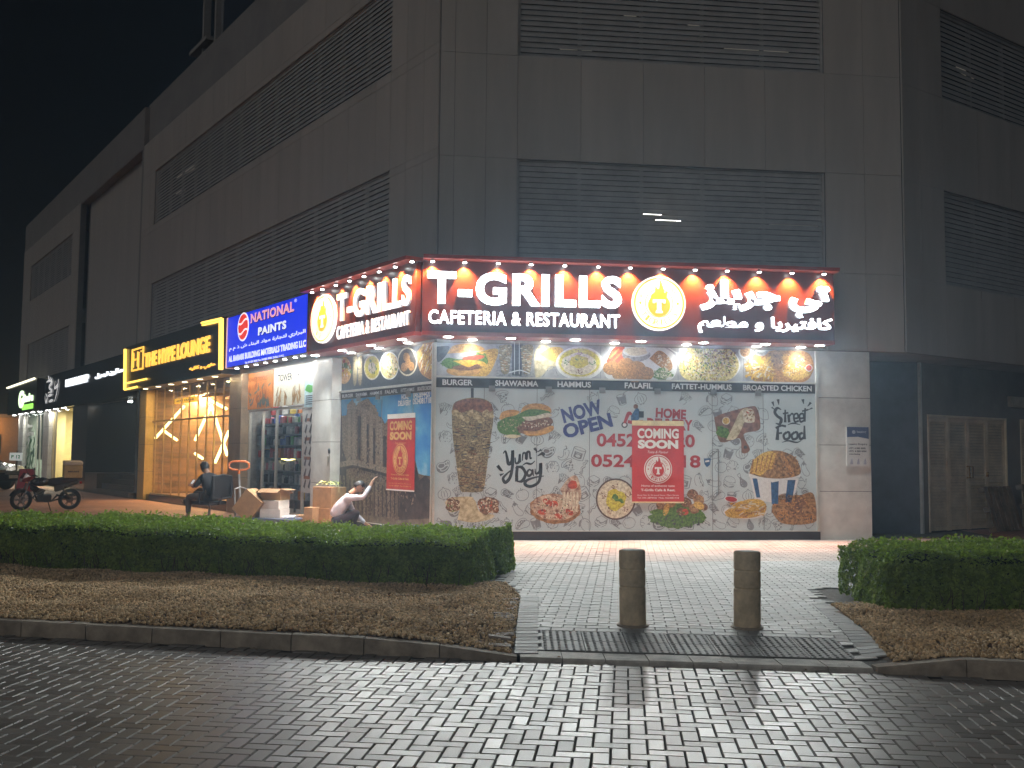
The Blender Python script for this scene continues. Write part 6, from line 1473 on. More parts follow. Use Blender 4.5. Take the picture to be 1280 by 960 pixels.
def head_mesh(mb, HM, r):
    mb.M = HM
    bm = bmesh.new(); bmesh.ops.create_icosphere(bm, subdivisions=3, radius=1)
    for q in bm.verts:
        x, y, z = q.co; k = 1.0
        jaw = max(0, -z); X = x*r*(1.0-.12*jaw)+.012*jaw; Y = y*r*.80*(1-.30*jaw*jaw); Z = z*r*1.18
        if x > .9 and abs(y) < .35 and -.35 < z < .25: X += r*.16*(1-abs(y)/.35)*(1-abs(z+.08)/.4)     # nose
        if x > .6 and .1 < z < .35 and .15 < abs(y) < .6: X -= r*.06                                    # eye sockets
        q.co = (X, Y, Z)
    mb.bm(bm)
    for s in (-1, 1): mb.ball((-.005, s*r*.80, -.005), r*.26, 1, (.55, .28, 1))
def hair_mesh(mb, HM, r, beard=False):
    mb.M = HM; bm = bmesh.new(); bmesh.ops.create_icosphere(bm, subdivisions=3, radius=1)
    kill = [q for q in bm.verts if (q.co.z < (-.28 if q.co.x > 0 else -.62) and not (beard and q.co.x > -.1)) or (q.co.x > .45 and -.95 < q.co.z < .48 and not (beard and q.co.z < -.32)) or (abs(q.co.y) > .75 and q.co.z < .05 and q.co.x > -.2 and not beard)]
    bmesh.ops.delete(bm, geom=kill, context='VERTS')
    for q in bm.verts:
        x, y, z = q.co; n = 1.10+.05*math.sin(x*9+z*7)*math.sin(y*11); jaw = max(0, -z)
        q.co = (x*r*(1-.1*jaw)*n, y*r*.82*(1-.25*jaw*jaw)*n, z*r*1.2*n+.006)
    mb.bm(bm)
def hand_chain(J, E, base, wrist, d, up, s=1.0, curl=.5, thumb=1):
    """palm and five fingers as branches of the skeleton"""
    d = Vector(d).normalized(); up = Vector(up); sd = d.cross(up).normalized(); up = sd.cross(d)
    w = Vector(wrist); J[base+'palm'] = (w+d*.055*s, (.034*s, .018*s)); E.append((base, base+'palm'))
    return d, sd, up
def hand_mesh(mb, w, d, up, s=1.0, curl=.5, thumb=1):
    d = Vector(d).normalized(); sd = d.cross(Vector(up)).normalized(); up = sd.cross(d); w = Vector(w)
    P = w+d*.05*s
    bm = bmesh.new(); bmesh.ops.create_icosphere(bm, subdivisions=2, radius=1)
    for q in bm.verts: a = q.co.copy(); q.co = P+d*a.x*.055*s+sd*a.y*.042*s+up*a.z*.018*s
    mb.bm(bm)
    for k, (o, L) in enumerate(((-.03, .062), (-.01, .078), (.01, .073), (.028, .058))):
        b = P+d*.042*s+sd*o*s; p = [b]; a = curl*.3
        for j in range(3): a += curl*.6; p.append(p[-1]+(d*math.cos(a)-up*math.sin(a))*L*s*(.42, .33, .25)[j])
        mb.tube(p, [.0095*s, .0090*s, .0082*s, .006*s], 7)
    b = P-d*.03*s+sd*(-.035)*thumb*s; t = (d*.6-sd*.7*thumb-up*.2).normalized()
    mb.tube([b, b+t*.035*s, b+t*.035*s+(d*.85-sd*.2*thumb-up*.3).normalized()*.035*s], [.012*s, .0105*s, .0075*s], 7)

# ---- man squatting by the ruins print, one hand high on the glass
def squatting_man():
    ang = R(18); M = T(-3.25, 19.10, .12) @ RZ(ang)               # local x = facing direction
    root = thing('person', 'man in white shirt squatting and reaching up to the glass', 'person', M)
    # body: head, neck, hands and forearm ends in skin
    hc = V3(.36, .02, .86)
    mb = MB(M); HM = head(root, hc, (.62, .0, -.72), (.7, 0, .72)); head_mesh(mb, M @ HM, .098)
    mb.M = M; mb.tube([(.20, .0, .72), (.27, .01, .78), (.33, .02, .83)], [.062, .055, .05], 10)
    # hands
    rw = V3(.57, -.20, .95); lw = V3(.56, .10, .13)
    hand_mesh(mb, rw, (.50, .12, .80), (-.8, .0, .5), 1.0, .45, 1); hand_mesh(mb, lw, (.75, .05, -.35), (.3, 0, .9), 1.0, .35, -1)
    mb.tube([(.54, -.21, .88), rw, rw+V3(.02, .008, .035)], [.032, .026, .026], 8); mb.tube([(.50, .10, .165), lw, lw+V3(.04, 0, -.02)], [.032, .027, .026], 8)
    for s in (-1, 1): mb.tube([(.28, s*.10, .12), (.29, s*.10, .05)], [.045, .04], 8)
    mb.build('body', m_skin, root, True)
    mb = MB(); hair_mesh(mb, M @ HM, .098); mb.build('hair', m_hair, root, True)
    mb = MB(M @ HM)
    for s in (-1, 1): mb.ball((.088, s*.034, .018), .010, 1)
    mb.build('eyes', m_eye, root, True)
    J = {'pel': ((-.08, 0, .26), (.13, .165)), 'wai': ((-.04, 0, .40), (.125, .155)), 'che': ((.08, 0, .58), (.125, .17)), 'nec': ((.19, 0, .715), (.065, .07)),
         'rs': ((.16, -.19, .66), .07), 're': ((.40, -.29, .67), .052), 'rw': ((.545, -.21, .89), .040), 'ls': ((.16, .18, .63), .07), 'le': ((.30, .21, .36), .052), 'lw': ((.51, .105, .165), .040)}
    skin('shirt', J, [('pel', 'wai'), ('wai', 'che'), ('che', 'nec'), ('che', 'rs'), ('rs', 're'), ('re', 'rw'), ('che', 'ls'), ('ls', 'le'), ('le', 'lw')], m_shirt, root, M)
    J = {'pel': ((-.06, 0, .22), (.12, .15)), 'bum': ((-.15, 0, .20), (.05, .07))}; E = []
    for s, n in ((-1, 'r'), (1, 'l')):
        J[n+'h'] = ((-.04, s*.11, .21), .105); J[n+'k'] = ((.33, s*.16, .40), .075); J[n+'c'] = ((.24, s*.12, .22), .068); J[n+'a'] = ((.25, s*.10, .09), .052)
        E += [('pel', n+'h'), (n+'h', n+'k'), (n+'k', n+'c'), (n+'c', n+'a')]
    skin('trousers', J, E+[('pel', 'bum')], m_trou, root, M)
    for s in (-1, 1):
        mb = MB(M @ T(.33, s*.10, .0)); mb.ball((0, 0, .045), .13, 2, (1, .36, .42)); mb.box(-.13, .13, -.042, .042, 0, .018, .006); mb.build('shoe', m_shoe, root, True)
squatting_man()

# ---- person in black sitting on an office chair, looking at a phone
def seated():
    g = gnd(258, 651); M = T(g.x, g.y, .12) @ RZ(R(150))      # local x = facing (to the left)
    root = thing('person', 'person in black sitting cross legged and holding a phone', 'person', M)
    hc = V3(.10, 0, 1.165); mb = MB(M); HM = head(root, hc, (.86, .15, -.42), (.35, 0, .9)); head_mesh(mb, M @ HM, .1)
    mb.M = M; mb.tube([(.0, 0, 1.02), (.03, 0, 1.06), (.07, 0, 1.12)], [.065, .058, .055], 10)
    rw, lw = V3(.38, -.10, .78), V3(.36, .12, .76)
    mb.tube([(.10, -.25, .77), (.25, -.18, .755), rw], [.043, .037, .027], 8); mb.tube([(.10, .25, .77), (.24, .19, .745), lw], [.043, .037, .027], 8)
    hand_mesh(mb, rw, (.75, .35, .25), (-.2, -.3, 1), 1, .7, -1); hand_mesh(mb, lw, (.7, -.4, .3), (-.2, .3, 1), 1, .7, 1)
    mb.tube([(.60, -.05, .42), (.62, -.04, .40)], [.04, .04], 8); mb.tube([(.44, .12, .15), (.44, .12, .08)], [.045, .04], 8)
    mb.build('body', m_skin, root, True)
    mb = MB(); hair_mesh(mb, M @ HM, .1, True); mb.build('hair', m_hair, root, True)
    mb = MB(M @ HM)
    for s in (-1, 1): mb.ball((.09, s*.034, .018), .010, 1)
    mb.build('eyes', m_eye, root, True)
    J = {'pel': ((-.10, 0, .52), (.14, .17)), 'wai': ((-.10, 0, .68), (.13, .165)), 'che': ((-.05, 0, .88), (.135, .19)), 'nec': ((-.005, 0, 1.04), (.07, .075)), 'rs': ((-.04, -.2, .97), .075), 're': ((.06, -.27, .77), .058), 'rf': ((.13, -.24, .76), .052), 'ls': ((-.04, .2, .97), .075), 'le': ((.06, .27, .77), .058), 'lf': ((.13, .24, .76), .052)}
    skin('shirt', J, [('pel', 'wai'), ('wai', 'che'), ('che', 'nec'), ('che', 'rs'), ('rs', 're'), ('re', 'rf'), ('che', 'ls'), ('ls', 'le'), ('le', 'lf')], m_tee, root, M)
    J = {'pel': ((-.10, 0, .50), (.14, .17)), 'lh': ((-.02, .11, .52), .10), 'lk': ((.42, .13, .53), .072), 'lc': ((.43, .13, .36), .07), 'la': ((.44, .12, .13), .05), 'rh': ((-.02, -.11, .54), .10), 'rk': ((.40, -.16, .66), .075), 'rc': ((.50, -.10, .53), .068), 'ra': ((.60, -.05, .43), .05)}
    skin('trousers', J, [('pel', 'lh'), ('lh', 'lk'), ('lk', 'lc'), ('lc', 'la'), ('pel', 'rh'), ('rh', 'rk'), ('rk', 'rc'), ('rc', 'ra')], m_pant2, root, M)
    for c, rt in (((.52, .12, .0), 0), ((.69, -.04, .33), -.5)):
        mb = MB(M @ T(*c) @ Matrix.Rotation(rt, 4, 'Y')); mb.ball((0, 0, .05), .135, 2, (1, .36, .42)); mb.box(-.13, .13, -.042, .042, 0, .02, .006); mb.build('shoe', m_shoe, root, True)
    ph = thing('phone', 'dark phone held by the seated person', 'phone', M @ T(.47, .0, .83)); mb = MB(M @ T(.47, .0, .83) @ Matrix.Rotation(-.7, 4, 'Y')); mb.box(-.004, .004, -.036, .036, -.07, .08, .003); mb.build('case', m_shoe, ph)
    mb = MB(M @ T(.47, .0, .83) @ Matrix.Rotation(-.7, 4, 'Y')); mb.box(-.0055, -.0042, -.032, .032, -.063, .073); mb.build('screen', glow('phone_screen', (.8, .9, 1), .6), ph)
    # chair
    CM = M @ T(-.08, 0, 0); ch = thing('office_chair', 'black office chair on castors under the seated person', 'chair', CM); m_ch = mat('chair_black', (.018, .018, .02), .6)
    mb = MB(CM); mb.box(-.26, .30, -.26, .26, .35, .44, .035); mb.build('seat', m_ch, ch, True)
    mb = MB(CM); bm_pts = [(-.30, .50), (-.34, .70), (-.38, .98)]
    for i in range(8):
        a0, a1 = -.27+.54*i/8, -.27+.54*(i+1)/8
        cv = lambda a: .05*(abs(a)/.27)**2
        for j in range(2):
            (xa, za), (xb, zb) = bm_pts[j], bm_pts[j+1]
            for t in (0, .06):
                mb.add([(xa-t+cv(a0), a0, za), (xa-t+cv(a1), a1, za), (xb-t+cv(a1), a1, zb), (xb-t+cv(a0), a0, zb)], [(0, 1, 2, 3) if t == 0 else (3, 2, 1, 0)])
    mb.tube([(-.36, -.27, .52), (-.38, -.27, .74), (-.36, -.26, .97), (-.40, 0, 1.0), (-.36, .26, .97), (-.38, .27, .74), (-.36, .27, .52), (-.33, 0, .49)], .032, 8, True); mb.build('backrest', m_ch, ch, True)
    mb = MB(CM); mb.tube([(-.1, 0, .36), (-.3, 0, .38), (-.36, 0, .55)], .025, 8); mb.build('bracket', m_ch, ch)
    for s in (-1, 1): mb = MB(CM); mb.tube([(0, s*.27, .38), (.0, s*.31, .42), (-.02, s*.31, .62)], .018, 8); mb.box(-.14, .14, s*.31-.03, s*.31+.03, .62, .65, .012); mb.build('armrest', m_ch, ch)
    mb = MB(CM); mb.cyl((0, 0, .10), (0, 0, .36), .028, n=12); mb.build('gas_column', m_can, ch)
    for k in range(5):
        a = k*1.2566+.3; mb = MB(CM); mb.tube([(0, 0, .11), (.28*math.cos(a), .28*math.sin(a), .075)], [.028, .018], 8); o = mb.build('foot', m_ch, ch)
        mb = MB(CM); x, y = .28*math.cos(a), .28*math.sin(a)
        for s in (-.016, .016): mb.cyl((x-s*math.sin(a)-.008*math.sin(a)*0, y+s*math.cos(a), .03), (x-(s+.012)*math.sin(a), y+(s+.012)*math.cos(a), .03), .03, n=12)
        mb.build('castor', m_shoe, o)
seated()

# ================================================================== motorcycle with a delivery box
def motorcycle():
    f = gnd(28, 638); r = gnd(84, 637)
    c = (f+r)/2; d = f-r; M = T(c.x, c.y, .12) @ RZ(math.atan2(d.y, d.x)) @ Matrix.Rotation(R(-5), 4, 'X'); WB = d.length/2-.0
    root = thing('motorcycle', 'black motorcycle with red cowl and delivery box parked on the paving', 'motorcycle', M)
    m_tyre = mat('tyre_rubber', (.018, .018, .018), .8); m_rim = mat('rim_alloy', (.08, .08, .08), .35, metal=.8); m_pnt = mat('paint_black', (.02, .018, .018), .25, coat=.6); m_mred = mat('paint_red', (.16, .012, .015), .25, coat=.6); m_eng = mat('engine_grey', (.05, .05, .05), .5, metal=.3); m_chr = mat('chrome', (.22, .22, .22), .25, metal=1.0)
    wb = .62; sc = WB/.62 if WB > .4 else 1
    M = M @ Matrix.Scale(min(1.1, max(.9, sc)), 4); WM[root.name] = M.copy(); root.matrix_world = M
    SM = Matrix.Rotation(R(16), 4, 'Z')
    def wheel(x, steer=False):
        W = M @ T(x, 0, .30) @ (SM if steer else Matrix())
        mb = MB(W); n = 32
        mb.tube([(.255*math.cos(6.2832*i/n), 0, .255*math.sin(6.2832*i/n)) for i in range(n)], .046, 8, True); o = mb.build('wheel', m_tyre, root, True)
        mb = MB(W); mb.tube([(.205*math.cos(6.2832*i/n), 0, .205*math.sin(6.2832*i/n)) for i in range(n)], .014, 6, True)
        for k in range(6):
            a = k*1.0472; 
            for s in (-.12, .12): mb.tube([(.03*math.cos(a), 0, .03*math.sin(a)), (.2*math.cos(a+s), 0, .2*math.sin(a+s))], [.012, .009], 6)
        mb.cyl((0, -.05, 0), (0, .05, 0), .035, n=14); mb.build('rim', m_rim, o, True)
        mb = MB(W); mb.cyl((0, .055, 0), (0, .06, 0), .10, n=20); mb.build('brake_disc', m_chr, o)
    wheel(wb, True); wheel(-wb)
    FWm = M @ T(wb, 0, .30) @ SM
    mb = MB(FWm)
    for s in (-1, 1): mb.tube([(0, s*.085, 0), (-.10, s*.085, .30), (-.19, s*.085, .56)], [.022, .024, .026], 8)
    mb.build('fork', m_chr, root, True)
    mb = MB(FWm); n = 12
    for i in range(n):
        a0, a1 = R(20+110*i/n), R(20+110*(i+1)/n)
        mb.quad((.32*math.cos(a0), -.065, .32*math.sin(a0)), (.32*math.cos(a0), .065, .32*math.sin(a0)), (.32*math.cos(a1), .065, .32*math.sin(a1)), (.32*math.cos(a1), -.065, .32*math.sin(a1)))
    mb.build('front_mudguard', m_pnt, root, True)
    mb = MB(FWm); mb.tube([(-.16, -.36, .66), (-.24, -.22, .70), (-.21, 0, .64), (-.24, .22, .70), (-.16, .36, .66)][::1], .014, 8)
    for s in (-1, 1): mb.tube([(-.165, s*.34, .665), (-.235, s*.36, .655), ], .02, 8) if False else mb.tube([(-.24, s*.24, .695), (-.27, s*.37, .68)], .019, 8)
    mb.build('handlebar', m_pnt, root, True)
    for s in (-1, 1): mb = MB(FWm); mb.tube([(-.24, s*.22, .70), (-.19, s*.30, .84)], .007, 6); mb.ball((-.19, s*.31, .88), .055, 2, (.35, 1, .75)); mb.build('mirror', m_pnt, root, True)
    mb = MB(FWm); mb.add([(.02, -.10, .50), (.02, .10, .50), (.03, .12, .60), (.03, -.12, .60), (-.06, -.10, .74), (-.06, .10, .74), (-.18, -.12, .52), (-.18, .12, .52), (-.18, -.13, .66), (-.18, .13, .66)], [(0, 1, 2, 3), (3, 2, 5, 4), (0, 3, 8, 6), (1, 7, 9, 2), (3, 4, 8), (2, 9, 5), (0, 6, 7, 1), (4, 5, 9, 8)]); mb.build('headlight_cowl', m_mred, root)
    mb = MB(FWm @ T(.035, 0, .545)); mb.ball((0, 0, 0), .075, 2, (.4, 1, .7)); mb.build('headlight', mat('lens_clear', (.4, .4, .38), .1), root, True)
    for s in (-1, 1): mb = MB(FWm); mb.tube([(-.06, s*.08, .50), (-.05, s*.18, .50)], .01, 6); mb.ball((-.05, s*.2, .5), .03, 1, (1, 1, .8)); mb.build('indicator', mat('amber', (.6, .22, .02), .3), root)
    # frame, tank, seat, tail
    mb = MB(M)
    mb.tube([(.42, 0, .82), (.30, 0, .50), (.22, 0, .27), (-.15, 0, .25), (-.28, 0, .40)], .024, 8); mb.tube([(.42, 0, .82), (.05, 0, .72), (-.30, 0, .66), (-.75, 0, .74)], .024, 8)
    for s in (-1, 1): mb.tube([(-.28, s*.09, .42), (-wb, s*.09, .30)], .022, 8); mb.tube([(-.30, s*.10, .64), (-.60, s*.11, .70), (-.80, s*.10, .76)], .016, 8); mb.tube([(-.36, s*.12, .68), (-wb-.01, s*.12, .32)], .028, 8)
    mb.build('frame', m_pnt, root, True)
    mb = MB(M @ T(.15, 0, .80)); mb.ball((0, 0, 0), .25, 3, (1.0, .56, .52)); mb.build('fuel_tank', m_pnt, root, True)
    for s in (-1, 1): mb = MB(M); mb.add([(.42, s*.13, .74), (.18, s*.17, .62), (.26, s*.15, .50), (.40, s*.12, .58), (.34, s*.165, .64)], [(0, 1, 4), (1, 2, 4), (2, 3, 4), (3, 0, 4)] if s > 0 else [(4, 1, 0), (4, 2, 1), (4, 3, 2), (4, 0, 3)]); mb.build('tank_shroud', m_pnt, root)
    mb = MB(M); mb.tube([(-.02, 0, .80), (-.15, 0, .78), (-.38, 0, .80), (-.60, 0, .85), (-.80, 0, .87)], [.08, .12, .13, .12, .08], 10); mb.build('seat', mat('seat_vinyl', (.03, .016, .014), .5), root, True)
    for s in (-1, 1): mb = MB(M); mb.add([(-.22, s*.13, .72), (-.42, s*.14, .74), (-.84, s*.10, .84), (-.80, s*.10, .74), (-.36, s*.14, .56), (-.22, s*.14, .52)], [(0, 1, 2, 3, 4, 5) if s < 0 else (5, 4, 3, 2, 1, 0)]); mb.build('side_panel', m_pnt, root)
    mb = MB(M); mb.box(-.14, .22, -.13, .13, .26, .44, .03); mb.M = M @ T(.14, 0, .50) @ Matrix.Rotation(R(-18), 4, 'Y'); 
    for k in range(5): mb.box(-.09, .09, -.09, .09, -.08+k*.04, -.055+k*.04, .005)
    mb.M = M; mb.cyl((.0, -.16, .33), (.0, .16, .33), .095, n=20); mb.build('engine', m_eng, root)
    mb = MB(M); mb.tube([(.24, -.08, .44), (.32, -.12, .34), (.20, -.14, .22), (-.15, -.16, .22), (-.35, -.17, .28)], .024, 8); mb.tube([(-.35, -.17, .28), (-.45, -.175, .32), (-.82, -.18, .42)], [.035, .052, .05], 10); mb.build('exhaust', m_chr, root, True)
    mb = MB(M)
    for i in range(10):
        a0, a1 = R(70+110*i/10), R(70+110*(i+1)/10); r_ = .36; mb.quad((-wb+r_*math.cos(a0), -.075, .30+r_*math.sin(a0)), (-wb+r_*math.cos(a0), .075, .30+r_*math.sin(a0)), (-wb+r_*math.cos(a1), .075, .30+r_*math.sin(a1)), (-wb+r_*math.cos(a1), -.075, .30+r_*math.sin(a1)))
    mb.build('rear_mudguard', m_pnt, root, True)
    mb = MB(M); mb.box(-.92, -.86, -.06, .06, .74, .81, .02); mb.build('tail_light', mat('tail_red', (.45, .02, .02), .25), root)
    mb = MB(M); mb.tube([(-.05, .12, .26), (-.12, .30, .0)], .014, 6); mb.build('kickstand', m_eng, root)
    mb = MB(M); mb.box(-.80, -.45, -.10, .10, .90, .92); mb.tube([(-.5, .09, .8), (-.5, .09, .91)], .012, 6); mb.tube([(-.78, -.09, .84), (-.78, -.09, .91)], .012, 6); mb.build('luggage_rack', m_eng, root)
    m_box = mat('delivery_box', (.50, .36, .16), .5, var=.1); m_lid = mat('delivery_lid', (.62, .54, .42), .45, var=.05)
    mb = MB(M @ T(-.66, 0, .925)); mb.box(-.24, .24, -.23, .23, 0, .36, .025); o = mb.build('cargo_box', m_box, root); mb = MB(M @ T(-.66, 0, .925)); mb.box(-.25, .25, -.24, .24, .361, .46, .045); mb.build('lid', m_lid, o)
    mb = MB(M @ T(-.66, 0, .925) @ Matrix(((-1, 0, 0, 0), (0, 0, 1, .232), (0, 1, 0, 0), (0, 0, 0, 1)))); mb.text('MAAN', -.14, .14, .16, .205, .001, bold=.05); 
    mb.build('lettering', m_ink, o)
    mb = MB(M @ T(-.66, 0, .925) @ Matrix(((1, 0, 0, 0), (0, 0, -1, -.232), (0, 1, 0, 0), (0, 0, 0, 1)))); mb.text('MAAN', -.14, .14, .16, .205, .001, bold=.05); mb.build('lettering', m_ink, o)
    return root
motorcycle()
# red folded floor sign leaning near the shop door behind the motorcycle
g = gnd(33, 614.5); M = T(g.x, g.y, .12) @ RZ(R(-20)); fl = thing('floor_sign', 'red folding floor sign standing behind the motorcycle', 'sign', M); m_fs = mat('floor_sign_red', (.45, .03, .05), .5)
for s in (-1, 1): mb = MB(M @ T(0, s*.17, 0) @ Matrix.Rotation(R(s*12), 4, 'X')); mb.box(-.34, .34, -.012, .012, .0, .85, .01); mb.build('panel', m_fs, fl)

# dark car by the far end of the shops
def car():
    g = gnd(2, 612.5); M = T(g.x-1.9, g.y+.6, .112) @ RZ(R(-8)); root = thing('parked_car', 'dark car parked at the far left end of the shops', 'car', M)
    m_cp = mat('car_paint_dark', (.02, .022, .028), .2, coat=1.0); m_cg = mat('car_glass', (.02, .025, .03), .05); L = 2.2
    prof = [(-2.15, .35), (-2.2, .75), (-2.05, 1.0), (-1.3, 1.06), (-.6, 1.44), (.5, 1.46), (1.15, 1.05), (1.95, .92), (2.18, .72), (2.2, .35)]
    def sec(y, k, top): return [(x, y, z if z < 1.04 else 1.04+(z-1.04)*top) for x, z in prof]
    mb = MB(M); n = len(prof); rows = [(-.80, 1), (-.86, .0), (.86, .0), (.80, 1)]
    vs = []
    for y, t in ((-.62, 1.0), (-.86, .0), (-.88, .0)): pass
    yv = {'top': .62, 'mid': .86}
    a = [(x, -(.62 if z > 1.1 else .86), z) for x, z in prof]; b = [(x, (.62 if z > 1.1 else .86), z) for x, z in prof]
    mb.add(a+b, [(i, i+1, n+i+1, n+i) for i in range(n-1)]+[list(range(n))[::-1], list(range(n, 2*n))]); mb.build('body', m_cp, root)
    mb = MB(M)
    for s in (-1, 1): mb.add([(-1.15, s*.845, 1.06), (.95, s*.845, 1.06), (.45, s*.64, 1.40), (-.55, s*.64, 1.40)], [(0, 1, 2, 3) if s < 0 else (3, 2, 1, 0)])
    mb.quad((1.10, -.78, 1.10), (1.10, .78, 1.10), (.56, .60, 1.43), (.56, -.60, 1.43)); mb.build('window', m_cg, root)
    for x in (-1.35, 1.35):
        for s in (-1, 1):
            mb = MB(M); mb.cyl((x, s*.70, .32), (x, s*.90, .32), .32, n=24); o = mb.build('wheel', MATS['tyre_rubber'], root); mb = MB(M); mb.cyl((x, s*.901, .32), (x, s*.91, .32), .20, n=18); mb.build('rim', MATS['rim_alloy'], o)
    for s in (-1, 1): mb = MB(M); mb.box(2.08, 2.19, s*.62-.18, s*.62+.18, .66, .80, .03); mb.build('headlight', MATS['lens_clear'], root)
    mb = MB(M); mb.box(2.2, 2.215, -.26, .26, .45, .57); mb.build('number_plate', m_pw, root)
    mb = MB(M); mb.box(2.195, 2.205, -.5, .5, .60, .72); mb.build('grille', m_can, root)
car()
pm = gnd(19.5, 612); st = thing('parking_sign', 'small white plate on a thin post by the far shop corner', 'sign', T(pm.x, pm.y, .12)); mb = MB(T(pm.x, pm.y, .12)); mb.cyl((0, 0, 0), (0, 0, 1.5), .03, n=8); mb.build('post', m_can, st)
mb = MB(T(pm.x, pm.y, .12)); mb.box(-.27, .22, -.05, -.03, 1.12, 1.42, .01); o = mb.build('plate', glow('plate_white', (.9, 1, .95), .35), st); mb = MB(frame((pm.x, pm.y-.051), 0)); mb.text('P 12', -.2, .15, 1.32, 1.46, .002, bold=.04); mb.build('lettering', MATS['print_green'], o)
# far wall and house across the side street
bw = thing('boundary_house', 'low sandy house with dark railing glowing orange at the far left', 'house', T(-44, 84, 0)); m_sand = mat('house_sand', (.45, .32, .18), .8, var=.15)
mb = MB(T(-44, 84, 0)); mb.box(-22, 6, .05, 4.2, 0, .4); mb.M = T(-44, 84, 0); mb.v = []; mb.f = []; mb.mi = []; mb.box(-22, 3, 0, 8, .05, 4.4); mb.build('wall', m_sand, bw)
mb = MB(T(-44, 84, 0)); mb.box(-22.2, 3.2, -.2, 8.2, 4.41, 4.7); mb.build('roof', m_slab, bw)
mb = MB(T(-44, 84, 0))
for k in range(14): mb.box(-11+k, -10.93+k, -2.05, -2.0, .05, 3.0)
for z in (1.0, 2.0, 2.95): mb.box(-11, 2.1, -2.04, -2.01, z, z+.12)
mb.build('railing', m_can, bw)
mb = MB(T(-44, 84, 0))
for k in range(4): mb.box(-9+3*k, -7.8+3*k, -.03, .02, 1.4, 3.0)
mb.build('window', m_cg_ if False else mat('car_glass', (.02, .025, .03), .05), bw)
wl = thing('wall_lamp', 'orange lamp on the sandy house at the far left', 'wall lamp', T(-44.5, 83.3, 3.7)); mb = MB(T(-44.5, 83.3, 3.7)); mb.ball((0, 0, 0), .16, 2); mb.build('globe', glow('lamp_orange', (1, .45, .12), 2), wl); mb = MB(T(-44.5, 83.3, 3.7)); mb.tube([(0, .1, .1), (0, .5, .2), (0, .72, .2)], .04, 6); mb.build('arm', m_can, wl)
lamp('POINT', (-44.5, 82.9, 3.6), wl, 420, (1, .45, .13), .3)

# ================================================================== boxes and trolley by the hardware shop
m_card = mat('cardboard', (.33, .21, .105), .85, var=.12, scale=8, bump=.1, bscale=60); m_card2 = mat('cardboard_inner', (.26, .17, .09), .9); m_tape = mat('parcel_tape', (.48, .34, .16), .3); m_wbox = mat('white_carton', (.62, .60, .56), .6, var=.08)
def carton(label, M, sx, sy, sz, m=None, open_=False, tape=True, group=None, mark=False):
    m = m or m_card; root = thing('cardboard_box', label, 'box', M, group)
    mb = MB(M); t = .008
    if open_:
        mb.box(-sx/2, sx/2, -sy/2, sy/2, 0, t); 
        for a in ((-sx/2, -sx/2+t, -sy/2, sy/2), (sx/2-t, sx/2, -sy/2, sy/2), (-sx/2+t, sx/2-t, -sy/2, -sy/2+t), (-sx/2+t, sx/2-t, sy/2-t, sy/2)): mb.box(*a, t+.001, sz)
        mb.build('box_body', m, root)
        for s, ang in ((-1, R(115)), (1, R(130))):
            mb = MB(M @ T(0, s*sy/2, sz) @ Matrix.Rotation(-s*ang, 4, 'X')); mb.box(-sx/2, sx/2, -.003, .003, 0, sy*.42) if True else None; mb.build('flap', m_card2, root)
        for s, ang in ((-1, R(-120)), (1, R(100))):
            mb = MB(M @ T(s*sx/2, 0, sz) @ Matrix.Rotation(s*abs(ang), 4, 'Y')); mb.box(-.003, .003, -sy/2, sy/2, 0, sx*.3); mb.build('flap', m_card2, root)
    else:
        mb.box(-sx/2, sx/2, -sy/2, sy/2, 0, sz, .006); mb.build('box_body', m, root)
        if tape:
            mb = MB(M); mb.box(-sx/2-.001, sx/2+.001, -.03, .03, sz*.75, sz+.0015); mb.box(-.0, .002, -.0, .001, .1, .101); mb.build('tape', m_tape, root)
    if mark:
        mb = MB(M @ T(0, -sy/2-.002, 0) @ Matrix(((1, 0, 0, 0), (0, 0, -1, 0), (0, 1, 0, 0), (0, 0, 0, 1)))); 
        for k in range(3): mb.box(-sx*.3+k*sx*.22, -sx*.3+k*sx*.22+sx*.12, sz*.3, sz*.62, 0, .001); 
        mb.build('print', m_ink, root)
    return root
tg = gnd(333, 660); TA = R(-20)
def place(px, py, z=0): # stand something on the paving at a picture point
    g = gnd(px, py); return T(g.x, g.y, .12+z)
# platform trolley
TM = place(336, 660) @ RZ(TA); tr = thing('platform_trolley', 'blue platform trolley with tall orange loop handle carrying boxes', 'trolley', TM)
m_tb = mat('trolley_blue', (.12, .16, .24), .5, var=.2); m_or = mat('trolley_orange', (.72, .20, .06), .45)
mb = MB(TM); mb.box(-.72, .66, -.36, .36, .17, .215, .015); mb.build('platform', m_tb, tr)
mb = MB(TM); mb.box(-.70, .64, -.34, -.30, .12, .169); mb.box(-.70, .64, .30, .34, .12, .169); mb.build('chassis', m_can, tr)
for sx in (-.6, .55):
    for sy in (-.28, .28): mb = MB(TM); mb.cyl((sx, sy-.02, .065), (sx, sy+.02, .065), .065, n=16); mb.box(sx-.03, sx+.03, sy-.03, sy-.022, .05, .125); mb.box(sx-.03, sx+.03, sy+.022, sy+.03, .05, .125); mb.build('castor', m_shoe, tr)
mb = MB(TM); mb.tube([(-.66, 0, .18), (-.70, 0, .6), (-.74, 0, 1.06)], .022, 8); mb.tube([(-.66, -.2, .2), (-.69, -.2, .76), (-.70, 0, .80), (-.69, .2, .76), (-.66, .2, .2)], .015, 8); mb.build('handle_post', mat('steel_grey', (.45, .46, .46), .35, metal=.7), tr)
mb = MB(TM @ T(-.74, 0, 1.06) @ RZ(-TA))
